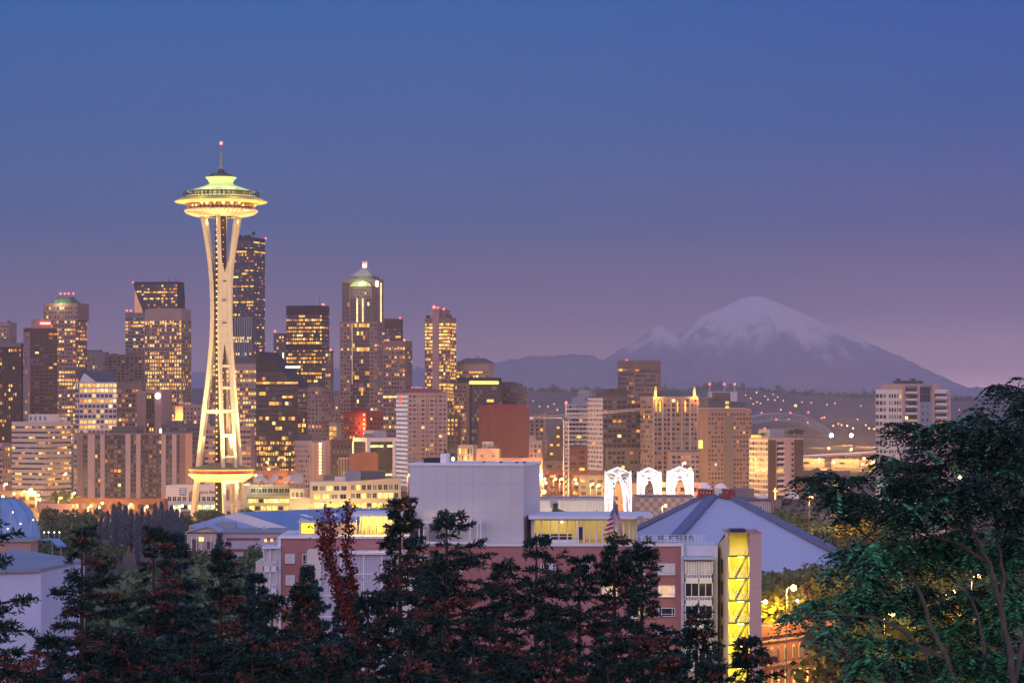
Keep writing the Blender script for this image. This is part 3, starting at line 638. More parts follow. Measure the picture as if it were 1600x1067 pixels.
for yy in (.04, .25, .8, .96): t.obox((0, 0), HALF, t.b*yy, t.b*yy+.9, 0, t.h, .25, M['rose'])
t.pent(.1, 1.0, .1, .55, 5, 'slate'); t.done(False)
t = Tower('brick_block', 'blank terracotta block with a lower wing in front of the dark framed office', 'building', 545, 583, 590, 710, 1585, 22, 'brick', cap=10)
t.vol(rim=.4); t.vol(x0=t.x(560), x1=t.x(580), y0=2, y1=t.b-1, z0=t.h, z1=t.z(707), rim=.2); t.vol(x0=t.x(526), x1=t.x(545), y0=1, z1=t.z(716), m='tan', rim=.3)
for k in range(4): t.mb.box(t.x(527+k*4.6), t.x(529.4+k*4.6), .9, 1.0, 2, t.z(718), M['black'])
t.done(False)
# dark glass with pale frame
t = Tower('office_building', 'dark glass office building in a pale concrete frame with bright green windows', 'building', 550, 574, 618, 684, 1640, 62, 'pale', cap=60)
z = t.z; t.vol(m='navy', z1=z(690)); t.mb.box(-t.a-.3, .4, -.4, t.b+.4, z(690), z(684), M['pale'])
for xx in (-t.a, -.3): t.mb.box(xx-1.0, xx+1.0, -.6, .2, 0, z(690), M['pale'])
for yy in (.02, .9): t.mb.box(-.4, .5, t.b*yy-.7, t.b*yy+1.4, 0, z(690), M['pale'])
t.right(z0=3, z1=z(690), y0=2, y1=t.b*.88, fh=3.6, bw=2.2, ww=.94, wh=.85, lit=.02, glass=GLASS, rows=0)
t.fac((-t.a+1, 0), 0, t.a-2, 3, z(690), fh=3.6, bw=2.2, ww=.94, wh=.85, lit=.03, glass=GLASS, rows=0)
lg = emis('lit_green', (.80, .95, .25), 1.5, .5, .5)
for a, b2, py in ((.08, .55, 697), (.68, .88, 697), (.3, .6, 737), (.62, .85, 742)):
    b = MB(); b.box(.12, .2, t.b*a, t.b*b2, z(py+1.8), z(py-1.8), lg); t.part('lit_window_band', b)
b = MB(); b.box(.12, .2, t.b*.22, t.b*.3, z(690), z(688), emis('lit_teal', (.1, .9, .8), 2)); t.part('lit_window_band', b)
t.pent(.1, .9, .3, .7, 4.5, 'steel', z0=z(684)); t.done(False)
# hexagonal-cornered apartment tower
t = Tower('apartment_tower', 'tan apartment tower with maroon cap and a column of white lit bays on its left', 'apartment block', 616, 637, 698, 613, 1720, 72, 'pink', cap=100)
z = t.z; t.vol(z1=z(613), rim=0)
b = MB(); b.mesh([(-t.a-.6, -.6, z(613)), (.6, -.6, z(613)), (.6, t.b+.6, z(613)), (-t.a-.6, t.b+.6, z(613)), (-t.a*.7, t.b*.28, z(606.5)), (-t.a*.3, t.b*.28, z(606.5)), (-t.a*.3, t.b*.72, z(606.5)), (-t.a*.7, t.b*.72, z(606.5))], [(0,1,5,4), (1,2,6,5), (2,3,7,6), (3,0,4,7), (4,5,6,7), (0, 3, 2, 1)], M['plum']); t.part('roof', b)
b = MB(); b.box(-t.a*.6, -t.a*.4, t.b*.3, t.b*.5, z(606.5), z(604), M['pale']); t.part('penthouse', b)
wl = emis('lit_lilac', (.95, .85, 1), .75, .35, .4)
t.fac((-t.a, 0), 0, t.a, 3, z(616), fh=2.9, bw=2.4, ww=.6, wh=.5, lit=0, glass=wl, rows=0)
t.right(z0=3, z1=z(616), fh=2.9, bw=3.0, ww=.62, wh=.45, lit=.05, dims=.35, pal='dim')
for f in (.02, .28, .5, .74, .98): t.obox((0, 0), HALF, t.b*f-.5, t.b*f+.5, 0, z(614), .55, M['rose'] if f in (.5, .74) else M['pink'])
t.obox((-t.a, 0), 0, t.a*.3, t.a*.45, z(632), z(616), .3, emis('sign_red_dim', (1, .08, .05), 1.3)); t.done(False)
# slim lit tower
t = Tower('residential_tower', 'slim tower with fully lit upper floors, a central pier and a glaring red roof lamp', 'tower', 663, 703, 712, 497, 2300, 20, 'stone', cap=100)
z = t.z; x = t.x; t.vol(rim=.5); t.vol(x0=x(676), x1=x(686), y0=-1.2, y1=6, z1=z(482), m='rose', rim=.3); t.vol(x0=x(686), x1=x(695), y0=3, y1=12, z0=t.h, z1=z(484), rim=.3)
FK = dict(fh=3.15, bw=1.9, ww=.8, wh=.55, rows=.3)
for a, b2 in ((663.5, 676), (686, 702.5)):
    t.front(x0=x(a), x1=x(b2), z0=z(547), z1=z(504), lit=.95, pal='hot', fh=3.15, bw=1.9, ww=.85, wh=.55, rows=0)
    t.front(x0=x(a), x1=x(b2), z0=z(655), z1=z(547), lit=.42, **FK)
t.right(z0=z(655), z1=z(504), lit=.5, **FK)
t.beacon(x(678), z(482), 0, 1.3, .6); t.beacon(x(684), z(483), 0, .9, .4); t.beacon(x(690), z(484), 5, .8, .4)
b = MB(); b.box(x(664), x(668), 2, 6, t.h, t.h+2.8, M['brown']); b.box(x(697), x(701), 2, 8, t.h, t.h+3, M['slate']); t.part('rooftop_unit', b); t.done(False)
t = Tower('residential_tower', 'octagonal stone tower with a low hip roof beside the slim lit tower', 'tower', 713, 763, 771, 567, 2320, 14, 'tan', cap=40)
z = t.z; t.vol(rim=0); t.front(z1=z(579), lit=.1, fh=3.4, bw=3, ww=.6, wh=.5); t.front(x0=t.x(728), x1=t.x(755), z0=z(583.5), z1=z(579.5), lit=.95, pal='hot', rows=0, y=-.03, bw=2.2, ww=.8)
b = MB(); b.mesh([(-t.a-.8, -.8, z(567)), (.8, -.8, z(567)), (.8, t.b+.8, z(567)), (-t.a-.8, t.b+.8, z(567)), (t.x(724), t.b*.4, z(559.5)), (t.x(755), t.b*.4, z(559.5))], [(0,1,5,4), (1,2,5), (2,3,4,5), (3,0,4), (0,3,2,1)], M['slate'])
b.cyl((t.x(741), t.b*.4, z(560)), .3, .15, 3.5, 5, MULL); b.cyl((t.x(745), t.b*.4, z(560)), .3, .15, 3, 5, MULL); t.part('roof', b)
b = MB(); b.prism([(t.x(650)*0+t.x(655), 3), (t.x(655)+4, 3), (t.x(655)+4, 7), (t.x(655), 7)], 0, .1, M['slate']); t.done(False)
# glass complex with yellow band
t = Tower('glass_building', 'stepped blue glass apartment building with a bright yellow band under its roof', 'building', 713, 737, 784, 590, 2050, 62, 'slate', cap=80)
z = t.z; t.vol(m='navy', rim=.3); t.right(z0=z(725), z1=z(603), fh=3.1, bw=2.2, ww=.9, wh=.75, lit=.015, glass=None, dims=.12, rows=0)
t.vol(x0=-t.a, x1=-t.a*.15, y0=-3, y1=2, z1=z(600), m='stone'); t.fac((-t.a, -3), 0, t.a*.85, z(725), z(602), fh=3.1, bw=3, ww=.7, wh=.6, lit=.16, pal='dim')
b = MB(); b.box(-1, 1.4, -1.5, t.b*.86, z(600), z(595.5), emis('yellow_band', (1, .85, .12), 2.6)); b.box(-1, 1.6, -1.6, t.b*.88, z(594), z(593), M['slate']); t.part('lit_band', b)
b = MB(); b.box(.15, .3, t.b*.5, t.b*.72, z(628), z(624), LIT[1]); t.part('lit_window_band', b); t.done(False)
t = Tower('residential_tower', 'dark stepped apartment wing with balconies right of the yellow banded building', 'apartment block', 776, 818, 823, 604, 2080, 14, 'slate', cap=40)
z = t.z; t.vol(rim=.3); t.vol(x0=t.x(783), x1=t.x(803), y0=2, z0=t.h, z1=z(597), rim=.3); t.front(z0=z(720), fh=3.1, bw=2.6, ww=.6, wh=.6, lit=.015, dims=.2, style='v', proud=.4)
t.right(z0=z(720), fh=3.1, bw=3, ww=.6, wh=.5, lit=0, style='b'); t.done()
t = Tower('storage_block', 'windowless deep red block with a dark red roof edge', 'building', 747, 768, 827, 640, 1680, 68, 'plum', cap=10)
z = t.z; t.vol(rim=0); t.mb.box(-t.a-.3, .3, -.3, t.b+.3, t.h, t.h+1.6, M['red'])
b = MB(); b.mesh([(-t.a, 0, t.h+1.6), (0, 0, t.h+1.6), (0, t.b, t.h+1.6), (-t.a, t.b, t.h+1.6), (-t.a*.5, t.b*.15, t.h+3.6), (-t.a*.5, t.b*.85, t.h+3.6)], [(0,1,4), (1,2,5,4), (2,3,5), (3,0,4,5)], M['red']); t.part('roof', b)
for k in range(7): t.obox((-t.a, 0), 0, t.a*(.12+.12*k), t.a*(.12+.12*k)+.15, 2, t.h, .1, M['red'])
t.done(False)
t = Tower('apartment_tower', 'brown narrow block between the maroon capped tower and the glass building', 'building', 698, 716, 720, 650, 1950, 20, 'brown', cap=30); t.vol(); t.front(lit=.1, fh=3.4, bw=3, ww=.45, wh=.5, pal='std'); t.done()
t = Tower('classical_building', 'small cream floodlit building with tall columns glowing yellow', 'building', 716, 739, 746, 697, 1800, 24, 'beige', cap=20)
z = t.z; t.vol(); t.front(z1=t.h-1, lit=.6, fh=5, bw=2.4, ww=.5, wh=.7, pal='hot', style='v'); point_light(t.root, (-6, -7, 12), 14000, (1, .62, .15), 1); point_light(t.root, (2, -5, 10), 6000, (1, .62, .15), 1); t.done(False)
simple('brick_block', 'pinkish low block with a lavender roof house in front of the deep red block', 'building', 744, 780, 783, 703, 1570, 10, 'rose', dict(lit=.0, fh=4, bw=6, ww=.2, wh=.3), pent=(.25, .7, .2, .7, 5, 'steel'), cap=12)
simple('apartment_tower', 'tan distant block with red roof lamp right of the deep red block', 'building', 828, 850, 854, 646, 2150, 14, 'tan', dict(lit=.04, fh=3.4, bw=3.4, ww=.45, wh=.5), cap=25)
t = Tower('apartment_tower', 'orange lit low rooms stepping down behind the tower crane', 'building', 815, 846, 852, 690, 1900, 14, 'pink', cap=20); t.vol(); t.front(lit=.25, fh=3.4, bw=3.2, ww=.5, wh=.5, pal='std'); t.vol(x0=t.x(818), x1=t.x(836), y0=2, y1=9, z0=t.h, z1=t.z(682)); point_light(t.root, (-6, -9, 12), 9000, (1, .45, .15), 1); t.done()
# triangular block
t = Tower('triangular_building', 'dark brown building with a slanted left edge and lone lit windows behind the crane', 'building', 853, 878, 884, 664, 1900, 16, 'brown', cap=20)
z = t.z; x = t.x; t.mb.extrude_xz([(x(853), 0), (0, 0), (0, z(664)), (x(874), z(664)), (x(857), z(700)), (x(853), z(714))], 0, t.b, M['brown'])
for px, py in ((872, 668), (872, 682), (862, 695), (872, 695), (862, 709), (864, 721), (868, 721)):
    b = MB(); b.box(x(px)-1, x(px)+1, -.15, -.05, z(py+1.6), z(py-1.6), LIT[1]); t.part('window', b)
t.done(False)
# ---- right centre
AP = dict(fh=2.95, bw=3.0, ww=.68, wh=.5)
t = Tower('apartment_tower', 'bluish white balconied apartment tower right of the crane mast', 'apartment block', 883, 922, 932, 626, 1750, 16, 'steel', cap=80)
z = t.z; x = t.x; t.vol(z1=z(632)); t.vol(x0=x(893), x1=x(926), y0=2, z0=z(632), z1=z(622)); t.vol(x0=x(901), x1=x(918), y0=4, z0=z(622), z1=z(612))
t.front(z0=4, z1=z(633), lit=.03, style='b', pm='pale', dims=.3, fh=2.95, bw=2.4, ww=.8, wh=.6); t.right(z0=4, z1=z(633), lit=.04, pal='dim', **AP)
b = MB(); b.box(x(902), x(909), -1.5, -1.3, z(684), z(681), LIT[1]); t.part('lit_window_band', b); t.done()
t = Tower('office_tower', 'plain brown office tower with a blank crown standing behind the apartment towers', 'tower', 967, 990, 1034, 564, 2050, 64, 'taupe', cap=70)
z = t.z; t.vol(rim=.6); 
t.right(z1=z(576), lit=.03, fh=3.6, bw=2.6, ww=1.0, wh=.42, rows=.9, pal='dim', dims=.2, y0=1.5, y1=t.b*.9); t.fac((-t.a, 0), 0, t.a, 4, z(574), fh=3.6, bw=4, ww=.9, wh=.42, lit=.05, pal='dim')
for f in (.0, .92): t.obox((0, 0), HALF, t.b*f, t.b*f+1.2, 0, t.h, .5, M['stone'])
b = MB(); b.box(.2, .3, t.b*.02, t.b*.2, z(580), z(577), LIT[2]); t.part('lit_window_band', b); t.beacon(-t.a*.5, t.h, 1, .5, .5); t.done(False)
t = Tower('apartment_tower', 'dark grey apartment tower with a pale left flank and a lower podium', 'apartment block', 920, 942, 1002, 622, 1620, 70, 'slate', cap=100)
z = t.z; t.vol(z1=z(622)); t.fac((-t.a, 0), 0, t.a, 3, z(623), fh=2.95, bw=2.6, ww=.55, wh=.5, lit=.04, dims=.5, pal='dim'); t.obox((-t.a, 0), 0, 0, t.a, 0, t.h, .04, M['pale'])
t.right(z0=z(700), z1=z(624), lit=.03, dims=.2, **AP)
b = MB(); b.box(-t.a*.8, -t.a*.2, t.b*.15, t.b*.72, t.h, z(608), M['blueroof']); b.box(-t.a*.85, -t.a*.1, t.b*.2, t.b*.6, z(608), z(607), M['slate']); t.part('penthouse', b)
t.vol(x0=-t.a-1, x1=3, y0=2, y1=t.b+2, z1=z(702), m='grey'); t.right(x=3, y0=2, z0=3, z1=z(704), lit=.02, dims=.5, **AP); t.done(False)
# chimney lit tower
t = Tower('apartment_tower', 'tan apartment tower with curved dark roof and two orange lit roof fins', 'apartment block', 1003, 1020, 1093, 620, 1600, 72, 'tan', cap=100)
z = t.z; t.vol(rim=.2); t.fac((-t.a, 0), 0, t.a, 3, z(624), fh=2.95, bw=2.6, ww=.6, wh=.5, lit=.03, dims=.6, pal='dim')
t.right(z0=3, z1=z(622), lit=.04, dims=.35, pal='dim', **AP)
for f in (0, .2, .38, .62, .8, .96): t.obox((0, 0), HALF, t.b*f, t.b*f+1.0, 0, z(622), .5, M['pink'])
b = MB(); n = 10; L0, L1 = t.b*.3, t.b*.92
pr = [(-t.a*.9, z(620))]+[(-t.a*.9+(t.a*.8)*i/n, z(620)+3.6*math.sin(math.pi*i/n)) for i in range(1, n)]+[(-t.a*.1, z(620))]
b.mesh([(p[0], L0, p[1]) for p in pr]+[(p[0], L1, p[1]) for p in pr], [tuple(range(n+1)), tuple(range(2*n+1, n, -1))]+[(i+1, i, n+1+i, n+2+i) for i in range(n)], M['blueroof']); t.part('roof', b)
for f, zt in ((.08, 603), (.93, 604)):
    b = MB(); b.extrude_xz([(-.9, z(620)), (.9, z(620)), (.5, z(610)), (.3, z(zt)), (-.2, z(zt)), (-.9, z(612))], 0, .9, M['beige']); o = t.part('roof_fin', b); o.location = (-1.2, t.b*f, 0); o.rotation_euler = (0, 0, HALF)
    point_light(t.root, (2.5, t.b*f, z(618)), 5000, (1, .45, .05), .5)
for f in (.05, .14, .52, .69):
    b = MB(); b.box(.55, .9, t.b*f, t.b*f+.7, z(643), z(626), emis('strip_orange', (1, .5, .06), 2.0, .4, .3)); t.part('lit_strip', b)
t.vol(x0=-t.a, x1=7, y0=t.b*.32, y1=t.b*1.04, z1=z(708), m='pink'); t.right(x=7, y0=t.b*.32, y1=t.b*1.04, z0=3, z1=z(710), lit=.06, dims=.3, pal='dim', **AP)
b = MB(); b.box(.2, 6.8, t.b*.35, t.b, z(708)+.9, z(708)+1.5, M['blueroof']); t.part('podium_roof', b); t.done(False)
# brown gridded tower
t = Tower('apartment_tower', 'brown brick apartment tower with rows of tiny windows and a dark penthouse', 'apartment block', 1096, 1106, 1176, 641, 1520, 80, 'stone', cap=100)
z = t.z; t.vol(rim=.4); t.right(z0=3, z1=t.h-1, fh=2.7, bw=1.9, ww=.5, wh=.42, lit=.025, dims=.25, pal='std', rows=0)
t.obox((0, 0), HALF, t.b*.38, t.b*.58, 2, t.h-3, .35, M['grey']); 
for k in range(32): t.obox((0, 0), HALF, t.b*.38, t.b*.58, 3+k*2.7, 3+k*2.7+.9, 1.0, M['taupe']) if 3+k*2.7 < t.h-4 else None
b = MB(); b.box(-t.a*.95, -.3, 0.3, t.b*.88, t.h+.4, z(627), M['blueroof']); b.box(-t.a, 0, 0, t.b*.9, z(638.5), z(637.5), M['pale']); p = t.part('penthouse', b)
b = MB(); b.box(-t.a*.8, -3, t.b*.26, t.b*.54, z(627), z(613), M['slate']); b.box(-t.a*.6, -2, t.b*.02, t.b*.18, z(627), z(621), M['slate']); t.part('plant_room', b, parent=p)
for py in (629, 636): b = MB(); b.box(-.25, -.1, t.b*.40, t.b*.48, z(py+2), z(py-2), LIT[1]); t.part('lit_window_band', b)
t.done(False)
simple('residential_tower', 'pale slim block visible between the fin roofed tower and the brown brick tower', 'apartment block', 1090, 1108, 1110, 629, 1750, 10, 'pink', dict(lit=.01, fh=3, bw=3, ww=.4, wh=.5), cap=10)
b = MB(); q = tag(MB().box(X(1092, 1512), X(1097.5, 1512), 1511, 1512, Z(700, 1512), Z(688, 1512), emis('sign_yellow', (1, .78, .1), 3.5)).build('lit_sign'), 'small upright yellow lit sign on the left corner of the brown brick tower', 'sign')
# pale condo with rooftop trees
t = Tower('apartment_tower', 'white and maroon condominium with trees on its roof terrace', 'apartment block', 1176, 1200, 1258, 686, 1440, 66, 'pink', cap=100)
z = t.z; t.vol(rim=.8); t.fac((-t.a, 0), 0, t.a, 2, t.h-1, fh=2.95, bw=2.8, ww=.7, wh=.55, lit=.05, dims=.5, style='h', pm='pale')
t.obox((0, 0), HALF, 0, t.b*.22, 0, t.h-.4, .12, M['brown']); t.obox((0, 0), HALF, t.b*.74, t.b, 0, t.h-.4, .12, M['brown'])
t.obox((0, 0), HALF, t.b*.46, t.b*.62, 0, t.h-.4, .5, M['pink'])
t.fac((.12, t.b*.24), HALF, t.b*.2, 2, t.h-1, fh=2.95, bw=3, ww=.95, wh=.6, lit=.08, dims=.1, style='b', pm='pale'); t.fac((.5, t.b*.62), HALF, t.b*.12, 2, t.h-1, fh=2.95, bw=3, ww=.5, wh=.45, lit=.05)
b = MB(); b.box(-t.a*.7, -2, t.b*.1, t.b*.5, t.h, z(671), M['steel']); t.part('penthouse', b)
b = MB(); b.box(-t.a*.95, -t.a*.5, .5, t.b*.08, t.h+.3, z(680), LIT[1]); t.part('terrace_light', b); t.done(False)
# right tower
t = Tower('apartment_tower', 'solitary pale apartment tower with recessed balconies above the right hand tree', 'apartment block', 1378, 1409, 1489, 610, 1150, 66, 'pale', cap=100)
z = t.z; x = t.x; t.vol(z1=z(610), rim=.5, m='pale')
t.fac((-t.a, 0), 0, t.a*.42, 2, z(613), fh=3, bw=3, ww=.7, wh=.5, lit=.02, dims=.4); t.fac((-t.a*.5, 0), 0, t.a*.5, 2, z(613), fh=3, bw=2.2, ww=.6, wh=.5, lit=.02, dims=.5)
B_ = lambda f: t.b*f
t.vol(x0=-t.a*.8, x1=-.2, y0=0.2, y1=t.b*.82, z0=t.h, z1=z(601), rim=.4, m='pink')
t.obox((0, 0), HALF, B_(.02), B_(.3), 2, z(603), .1, M['grey']); t.fac((.1, B_(.04)), HALF, B_(.26), 2, z(604), fh=3, bw=2.4, ww=1, wh=.42, lit=.01, dims=.2, style='b', pm='pale')
for f in (0, .31, .62, .96): t.obox((0, 0), HALF, B_(f), B_(f)+1.2, 0, z(602) if f < .7 else t.h, .9, M['pink'])
t.obox((0, 0), HALF, B_(.36), B_(.60), 2, z(601), .3, M['steel']); t.fac((.3, B_(.37)), HALF, B_(.22), z(628), z(604), fh=3, bw=2.0, ww=.9, wh=.9, lit=0, glass=GLASS, rows=0); t.fac((.3, B_(.38)), HALF, B_(.2), 2, z(630), fh=3, bw=3.2, ww=.3, wh=.4, lit=0)
t.fac((.1, B_(.68)), HALF, B_(.26), 2, z(612), fh=3, bw=2.4, ww=1, wh=.42, lit=.02, dims=.2, style='b', pm='pale')
b = MB(); b.box(-t.a*.6, -2, B_(.15), B_(.5), z(601), z(594.5), M['slate']); b.cyl((-t.a*.5, B_(.2), z(594.5)), 1, 1, 1, 10, M['slate']); b.cyl((-t.a*.3, B_(.4), z(594.5)), 1.2, 1.2, 1, 10, M['slate']); t.part('penthouse', b); t.done(False)
# ---------------------------------------------------------------- the observation tower
NY = 1280.0; ns = NY/F; NX = X(345.5, NY)
cream = mat('tower_cream_paint', (.72, .60, .40), rough=.55, noise=.06, scale=.3)
ringm = mat('tower_ring_gold', (.72, .58, .22), rough=.5, noise=.05)
roofm = mat('tower_roof_paint', (.62, .66, .40), rough=.5, noise=.05)
corem = mat('tower_core_brown', (.075, .045, .035), rough=.7, noise=.2, scale=.4)
darkm = mat('tower_dark_metal', (.05, .05, .06), rough=.5, noise=.1)
tw = empty('observation_tower', (NX, NY, 0), 'tall floodlit tower on three splayed legs with a saucer shaped top and a thin spire', 'tower')
def nz(py): return Z(py, NY)
def part(name, b, m=None, parent=None, smooth=False, label=None):
    o = b.build(name, m, parent or tw, smooth)
    if label: o['label'] = label
    return o
prof = [(338, 27), (360, 23.2), (380, 20), (400, 17.4), (420, 15.3), (440, 13.8), (460, 12.9), (480, 12.5), (500, 12.5), (520, 13), (540, 14.2), (560, 16), (580, 18), (600, 20.2), (640, 25), (680, 29.5), (720, 34), (760, 38.4), (790, 41.8), (822, 45.5)]
sep = [(338, 15), (360, 13), (380, 11), (400, 9.3), (415, 8), (440, 7.6), (540, 8), (580, 8.4), (640, 9), (720, 9.8), (822, 11)]
def RR(py): return np.interp(py, [p[0] for p in prof], [p[1] for p in prof])*ns
def SS(py): return np.interp(py, [p[0] for p in sep], [p[1] for p in sep])*ns
def lp(phi, py, off):       # off: tangential offset in metres
    r = RR(py); c, s_ = math.cos(phi), math.sin(phi); return Vector((c*r-s_*off, s_*r+c*off, nz(py)))
for phi in (R(177), R(-63), R(57)):
    leg = MB()
    ys_ = [338+4*i for i in range(122)]
    c, s_ = math.cos(phi), math.sin(phi)
    def ribbon(y0, y1, o0, o1, rad, m, b):       # box strip between offset functions
        yy = np.linspace(y0, y1, max(2, int((y1-y0)/5)))
        v = []
        for y in yy:
            for oo, rr in ((o0(y), -rad), (o1(y), -rad), (o1(y), rad), (o0(y), rad)):
                p = lp(phi, y, oo); v.append((p.x+c*rr, p.y+s_*rr, p.z))
        n = len(yy); f = [(0, 1, 2, 3), (4*n-1, 4*n-2, 4*n-3, 4*n-4)]
        for i in range(n-1):
            for k in range(4): f.append((4*i+k, 4*i+4+k, 4*i+4+(k+1)%4, 4*i+(k+1)%4))
        b.mesh(v, f, m)
    wv = .72
    for sg in (-1, 1):
        ribbon(338, 822, lambda y: sg*SS(y)-wv, lambda y: sg*SS(y)+wv, 1.0, cream, leg)
    # solid web with U-shaped upper and pointed lower ends
    def inn(y):
        t = SS(y)-wv*.9
        return t
    ribbon(428, 536, lambda y: -inn(y), lambda y: inn(y), .55, cream, leg)
    for i in range(10):                 # U throat
        y0, y1 = 396+i*3.2, 396+(i+1)*3.2; g = 1-((i+1)/10)**2*.98
        for sg in (-1, 1):
            ribbon(y0, y1+.1, (lambda y, g=g, sg=sg: sg*(inn(y)) if sg < 0 else inn(y)*g), (lambda y, g=g, sg=sg: -inn(y)*g if sg < 0 else inn(y)), .55, cream, leg)
    for i in range(8):
        y0, y1 = 536+i*4, 536+(i+1)*4; g = (i+.5)/8
        for sg in (-1, 1):
            ribbon(y0, y1+.1, (lambda y, g=g, sg=sg: sg*(inn(y)) if sg < 0 else inn(y)*g*.8), (lambda y, g=g, sg=sg: -inn(y)*g*.8 if sg < 0 else inn(y)), .55, cream, leg)
    part('leg', leg)
    for y in (572, 606, 642, 680, 714, 752, 785):
        b = MB(); a_ = lp(phi, y, -SS(y)); d_ = lp(phi, y, SS(y)); b.beam(a_, d_, 1.5, 1.3, cream); part('leg_rung', b)
    for y in (440, 470, 505):
        b = MB(); p0 = lp(phi, y, -.9); p1 = lp(phi, y, .9); o = Vector((c*.62, s_*.62, 0)); b.beam(p0+o, p1+o, .2, .5, darkm); part('access_hatch', b)
b = MB()
PH = (R(177), R(-63), R(57))
for i in range(3):
    b.beam(lp(PH[i], 643, 0), lp(PH[(i+1) % 3], 643, 0), 1.6, 1.8, cream); b.beam(lp(PH[i], 643, 0), (0, 0, nz(643)), 1.2, 1.4, cream)
part('ring_beam', b)
b = MB(); b.lathe([(8*ns, 0), (8*ns, nz(338))], 6, corem, (0, 0, 0)); b.box(-8.6*ns, -4.2*ns, -9.0*ns, -6*ns, 0, nz(338), corem); b.box(1.0*ns, 6.5*ns, -9.4*ns, -6*ns, 0, nz(338), corem)
for k in range(90): b.box(-9*ns, 8.2*ns, -6.9*ns, -6.8*ns, k*2.0+.2, k*2.0+.5, darkm) if k*2 < nz(340) else None
core = part('elevator_core', b)
cl = emis('core_lamp_glow', (1, .50, .16), 5)
q = MB(); q.sphere((0, 0, 0), .33, 6, cl); me0 = None
for k in range(55):
    if k == 0: o = q.build('core_lamp', cl, core); me0 = o.data
    else:
        o = bpy.data.objects.new('core_lamp', me0); COL.objects.link(o); o.parent = core
    o.location = (-6.0*ns, -9.5*ns, nz(342+8.72*k))
q = MB(); q.sphere((0, 0, 0), .26, 6, emis('core_lamp_dim', (1, .45, .12), 2)); me0 = None
for k in range(42):
    if k == 0: o = q.build('stair_lamp', MATS['core_lamp_dim'], core); me0 = o.data
    else:
        o = bpy.data.objects.new('stair_lamp', me0); COL.objects.link(o); o.parent = core
    o.location = (4.5*ns, -9.8*ns, nz(345+11.3*k))
# top house profile (px radius at py)
def lathe_px(name, pr, m, n=64, smooth=True, parent=None, label=None):
    b = MB(); b.lathe([(r*ns, nz(y)) for r, y in pr], n, m); return part(name, b, smooth=smooth, parent=parent, label=label)
low = lathe_px('lower_disc', [(20, 338.5), (30, 338), (42, 336), (52, 333), (57.5, 329.5), (57.5, 328.3), (50, 327.2), (20, 327)], cream)
b = MB()
for i in range(48):
    a = 2*math.pi*(i+.5)/48; ca, sa = math.cos(a), math.sin(a)
    pts = [(30, 338.9), (42, 337.2), (52, 334.3), (56.8, 330.6), (53.5, 327.0)]
    b.tube([(ca*r*ns, sa*r*ns, nz(y)) for r, y in pts], .30, 4, cream)
part('soffit_ribs', b, parent=low)
rest = lathe_px('restaurant', [(50.5, 327.2), (52.2, 318)], mat('restaurant_band', (.10, .035, .02), rough=.3, noise=.1))
b = MB()
rl = emis('restaurant_lamp', (1, .55, .14), 7); rd = emis('restaurant_glow', (1, .32, .08), .75, .5, .4)
for i in range(48):
    a = 2*math.pi*i/48; b2 = 2*math.pi*(i+.8)/48; r = 52.4*ns
    b.face([(math.cos(a)*r, math.sin(a)*r, nz(324.6)), (math.cos(b2)*r, math.sin(b2)*r, nz(324.6)), (math.cos(b2)*r*1.005, math.sin(b2)*r*1.005, nz(319.6)), (math.cos(a)*r*1.005, math.sin(a)*r*1.005, nz(319.6))], rd)
o = part('window', b, parent=rest); o['label'] = 'glowing window band'
for ang, rad in ((-118, .8), (-108, 1.05), (-95, .55), (-80, 1.0), (-66, .9), (-52, .7), (-44, .5), (-130, .5), (-140, .5), (60, .8), (100, .8), (140, .8), (10, .8)):
    b = MB(); a = R(ang); b.sphere((math.cos(a)*52.7*ns, math.sin(a)*52.7*ns, nz(319.8 if rad > .5 else 323.5)), rad*.8, 8, rl); part('ceiling_lamp', b, parent=rest)
ring = lathe_px('halo_ring', [(49, 319.3), (60, 319.2), (70, 317.2), (72, 315.9), (71.5, 315.2), (62, 312.2), (56, 309.2), (50, 308.8)], ringm, 96)
b = MB()
for i in range(60):
    a = 2*math.pi*i/60; ca, sa = math.cos(a), math.sin(a); b.beam((ca*55*ns, sa*55*ns, nz(309)), (ca*71*ns, sa*71*ns, nz(314.9)), .22, .22, ringm)
part('ring_spokes', b, parent=ring)
b = MB(); b.lathe([(56.3*ns, nz(309)), (56.6*ns, nz(308)), (55.6*ns, nz(308)), (55.3*ns, nz(309))], 64, emis('rim_light', (1, .95, .55), 2.2)); part('rim_light', b, parent=ring)
deck = lathe_px('observation_deck', [(44, 308.8), (47, 308.4), (47, 299), (40, 298)], mat('deck_wall', (.06, .05, .035), rough=.4, noise=.2))
b = MB()
for i in range(40):
    a = 2*math.pi*i/40; a2 = 2*math.pi*(i+.75)/40; r = 47.3*ns
    b.face([(math.cos(a)*r, math.sin(a)*r, nz(307)), (math.cos(a2)*r, math.sin(a2)*r, nz(307)), (math.cos(a2)*r, math.sin(a2)*r, nz(300.5)), (math.cos(a)*r, math.sin(a)*r, nz(300.5))], emis('deck_glow', (.9, .72, .2), .55, .8, .3))
part('window', b, parent=deck)
b = MB()
for i in range(56):
    a = 2*math.pi*i/56; ca, sa = math.cos(a), math.sin(a); b.tube([(ca*58*ns, sa*58*ns, nz(309)), (ca*59.5*ns, sa*59.5*ns, nz(303)), (ca*56.5*ns, sa*56.5*ns, nz(299.8))], .13, 4, darkm)
for y, r in ((306, 59), (303, 59.6), (300.5, 57.4)):
    b.tube([(math.cos(2*math.pi*i/56)*r*ns, math.sin(2*math.pi*i/56)*r*ns, nz(y)) for i in range(57)], .12, 4, darkm)
b.lathe([(47*ns, nz(309.2)), (59*ns, nz(309.2)), (59*ns, nz(308.8)), (47*ns, nz(308.8))], 64, darkm)
part('guard_cage', b, parent=deck)
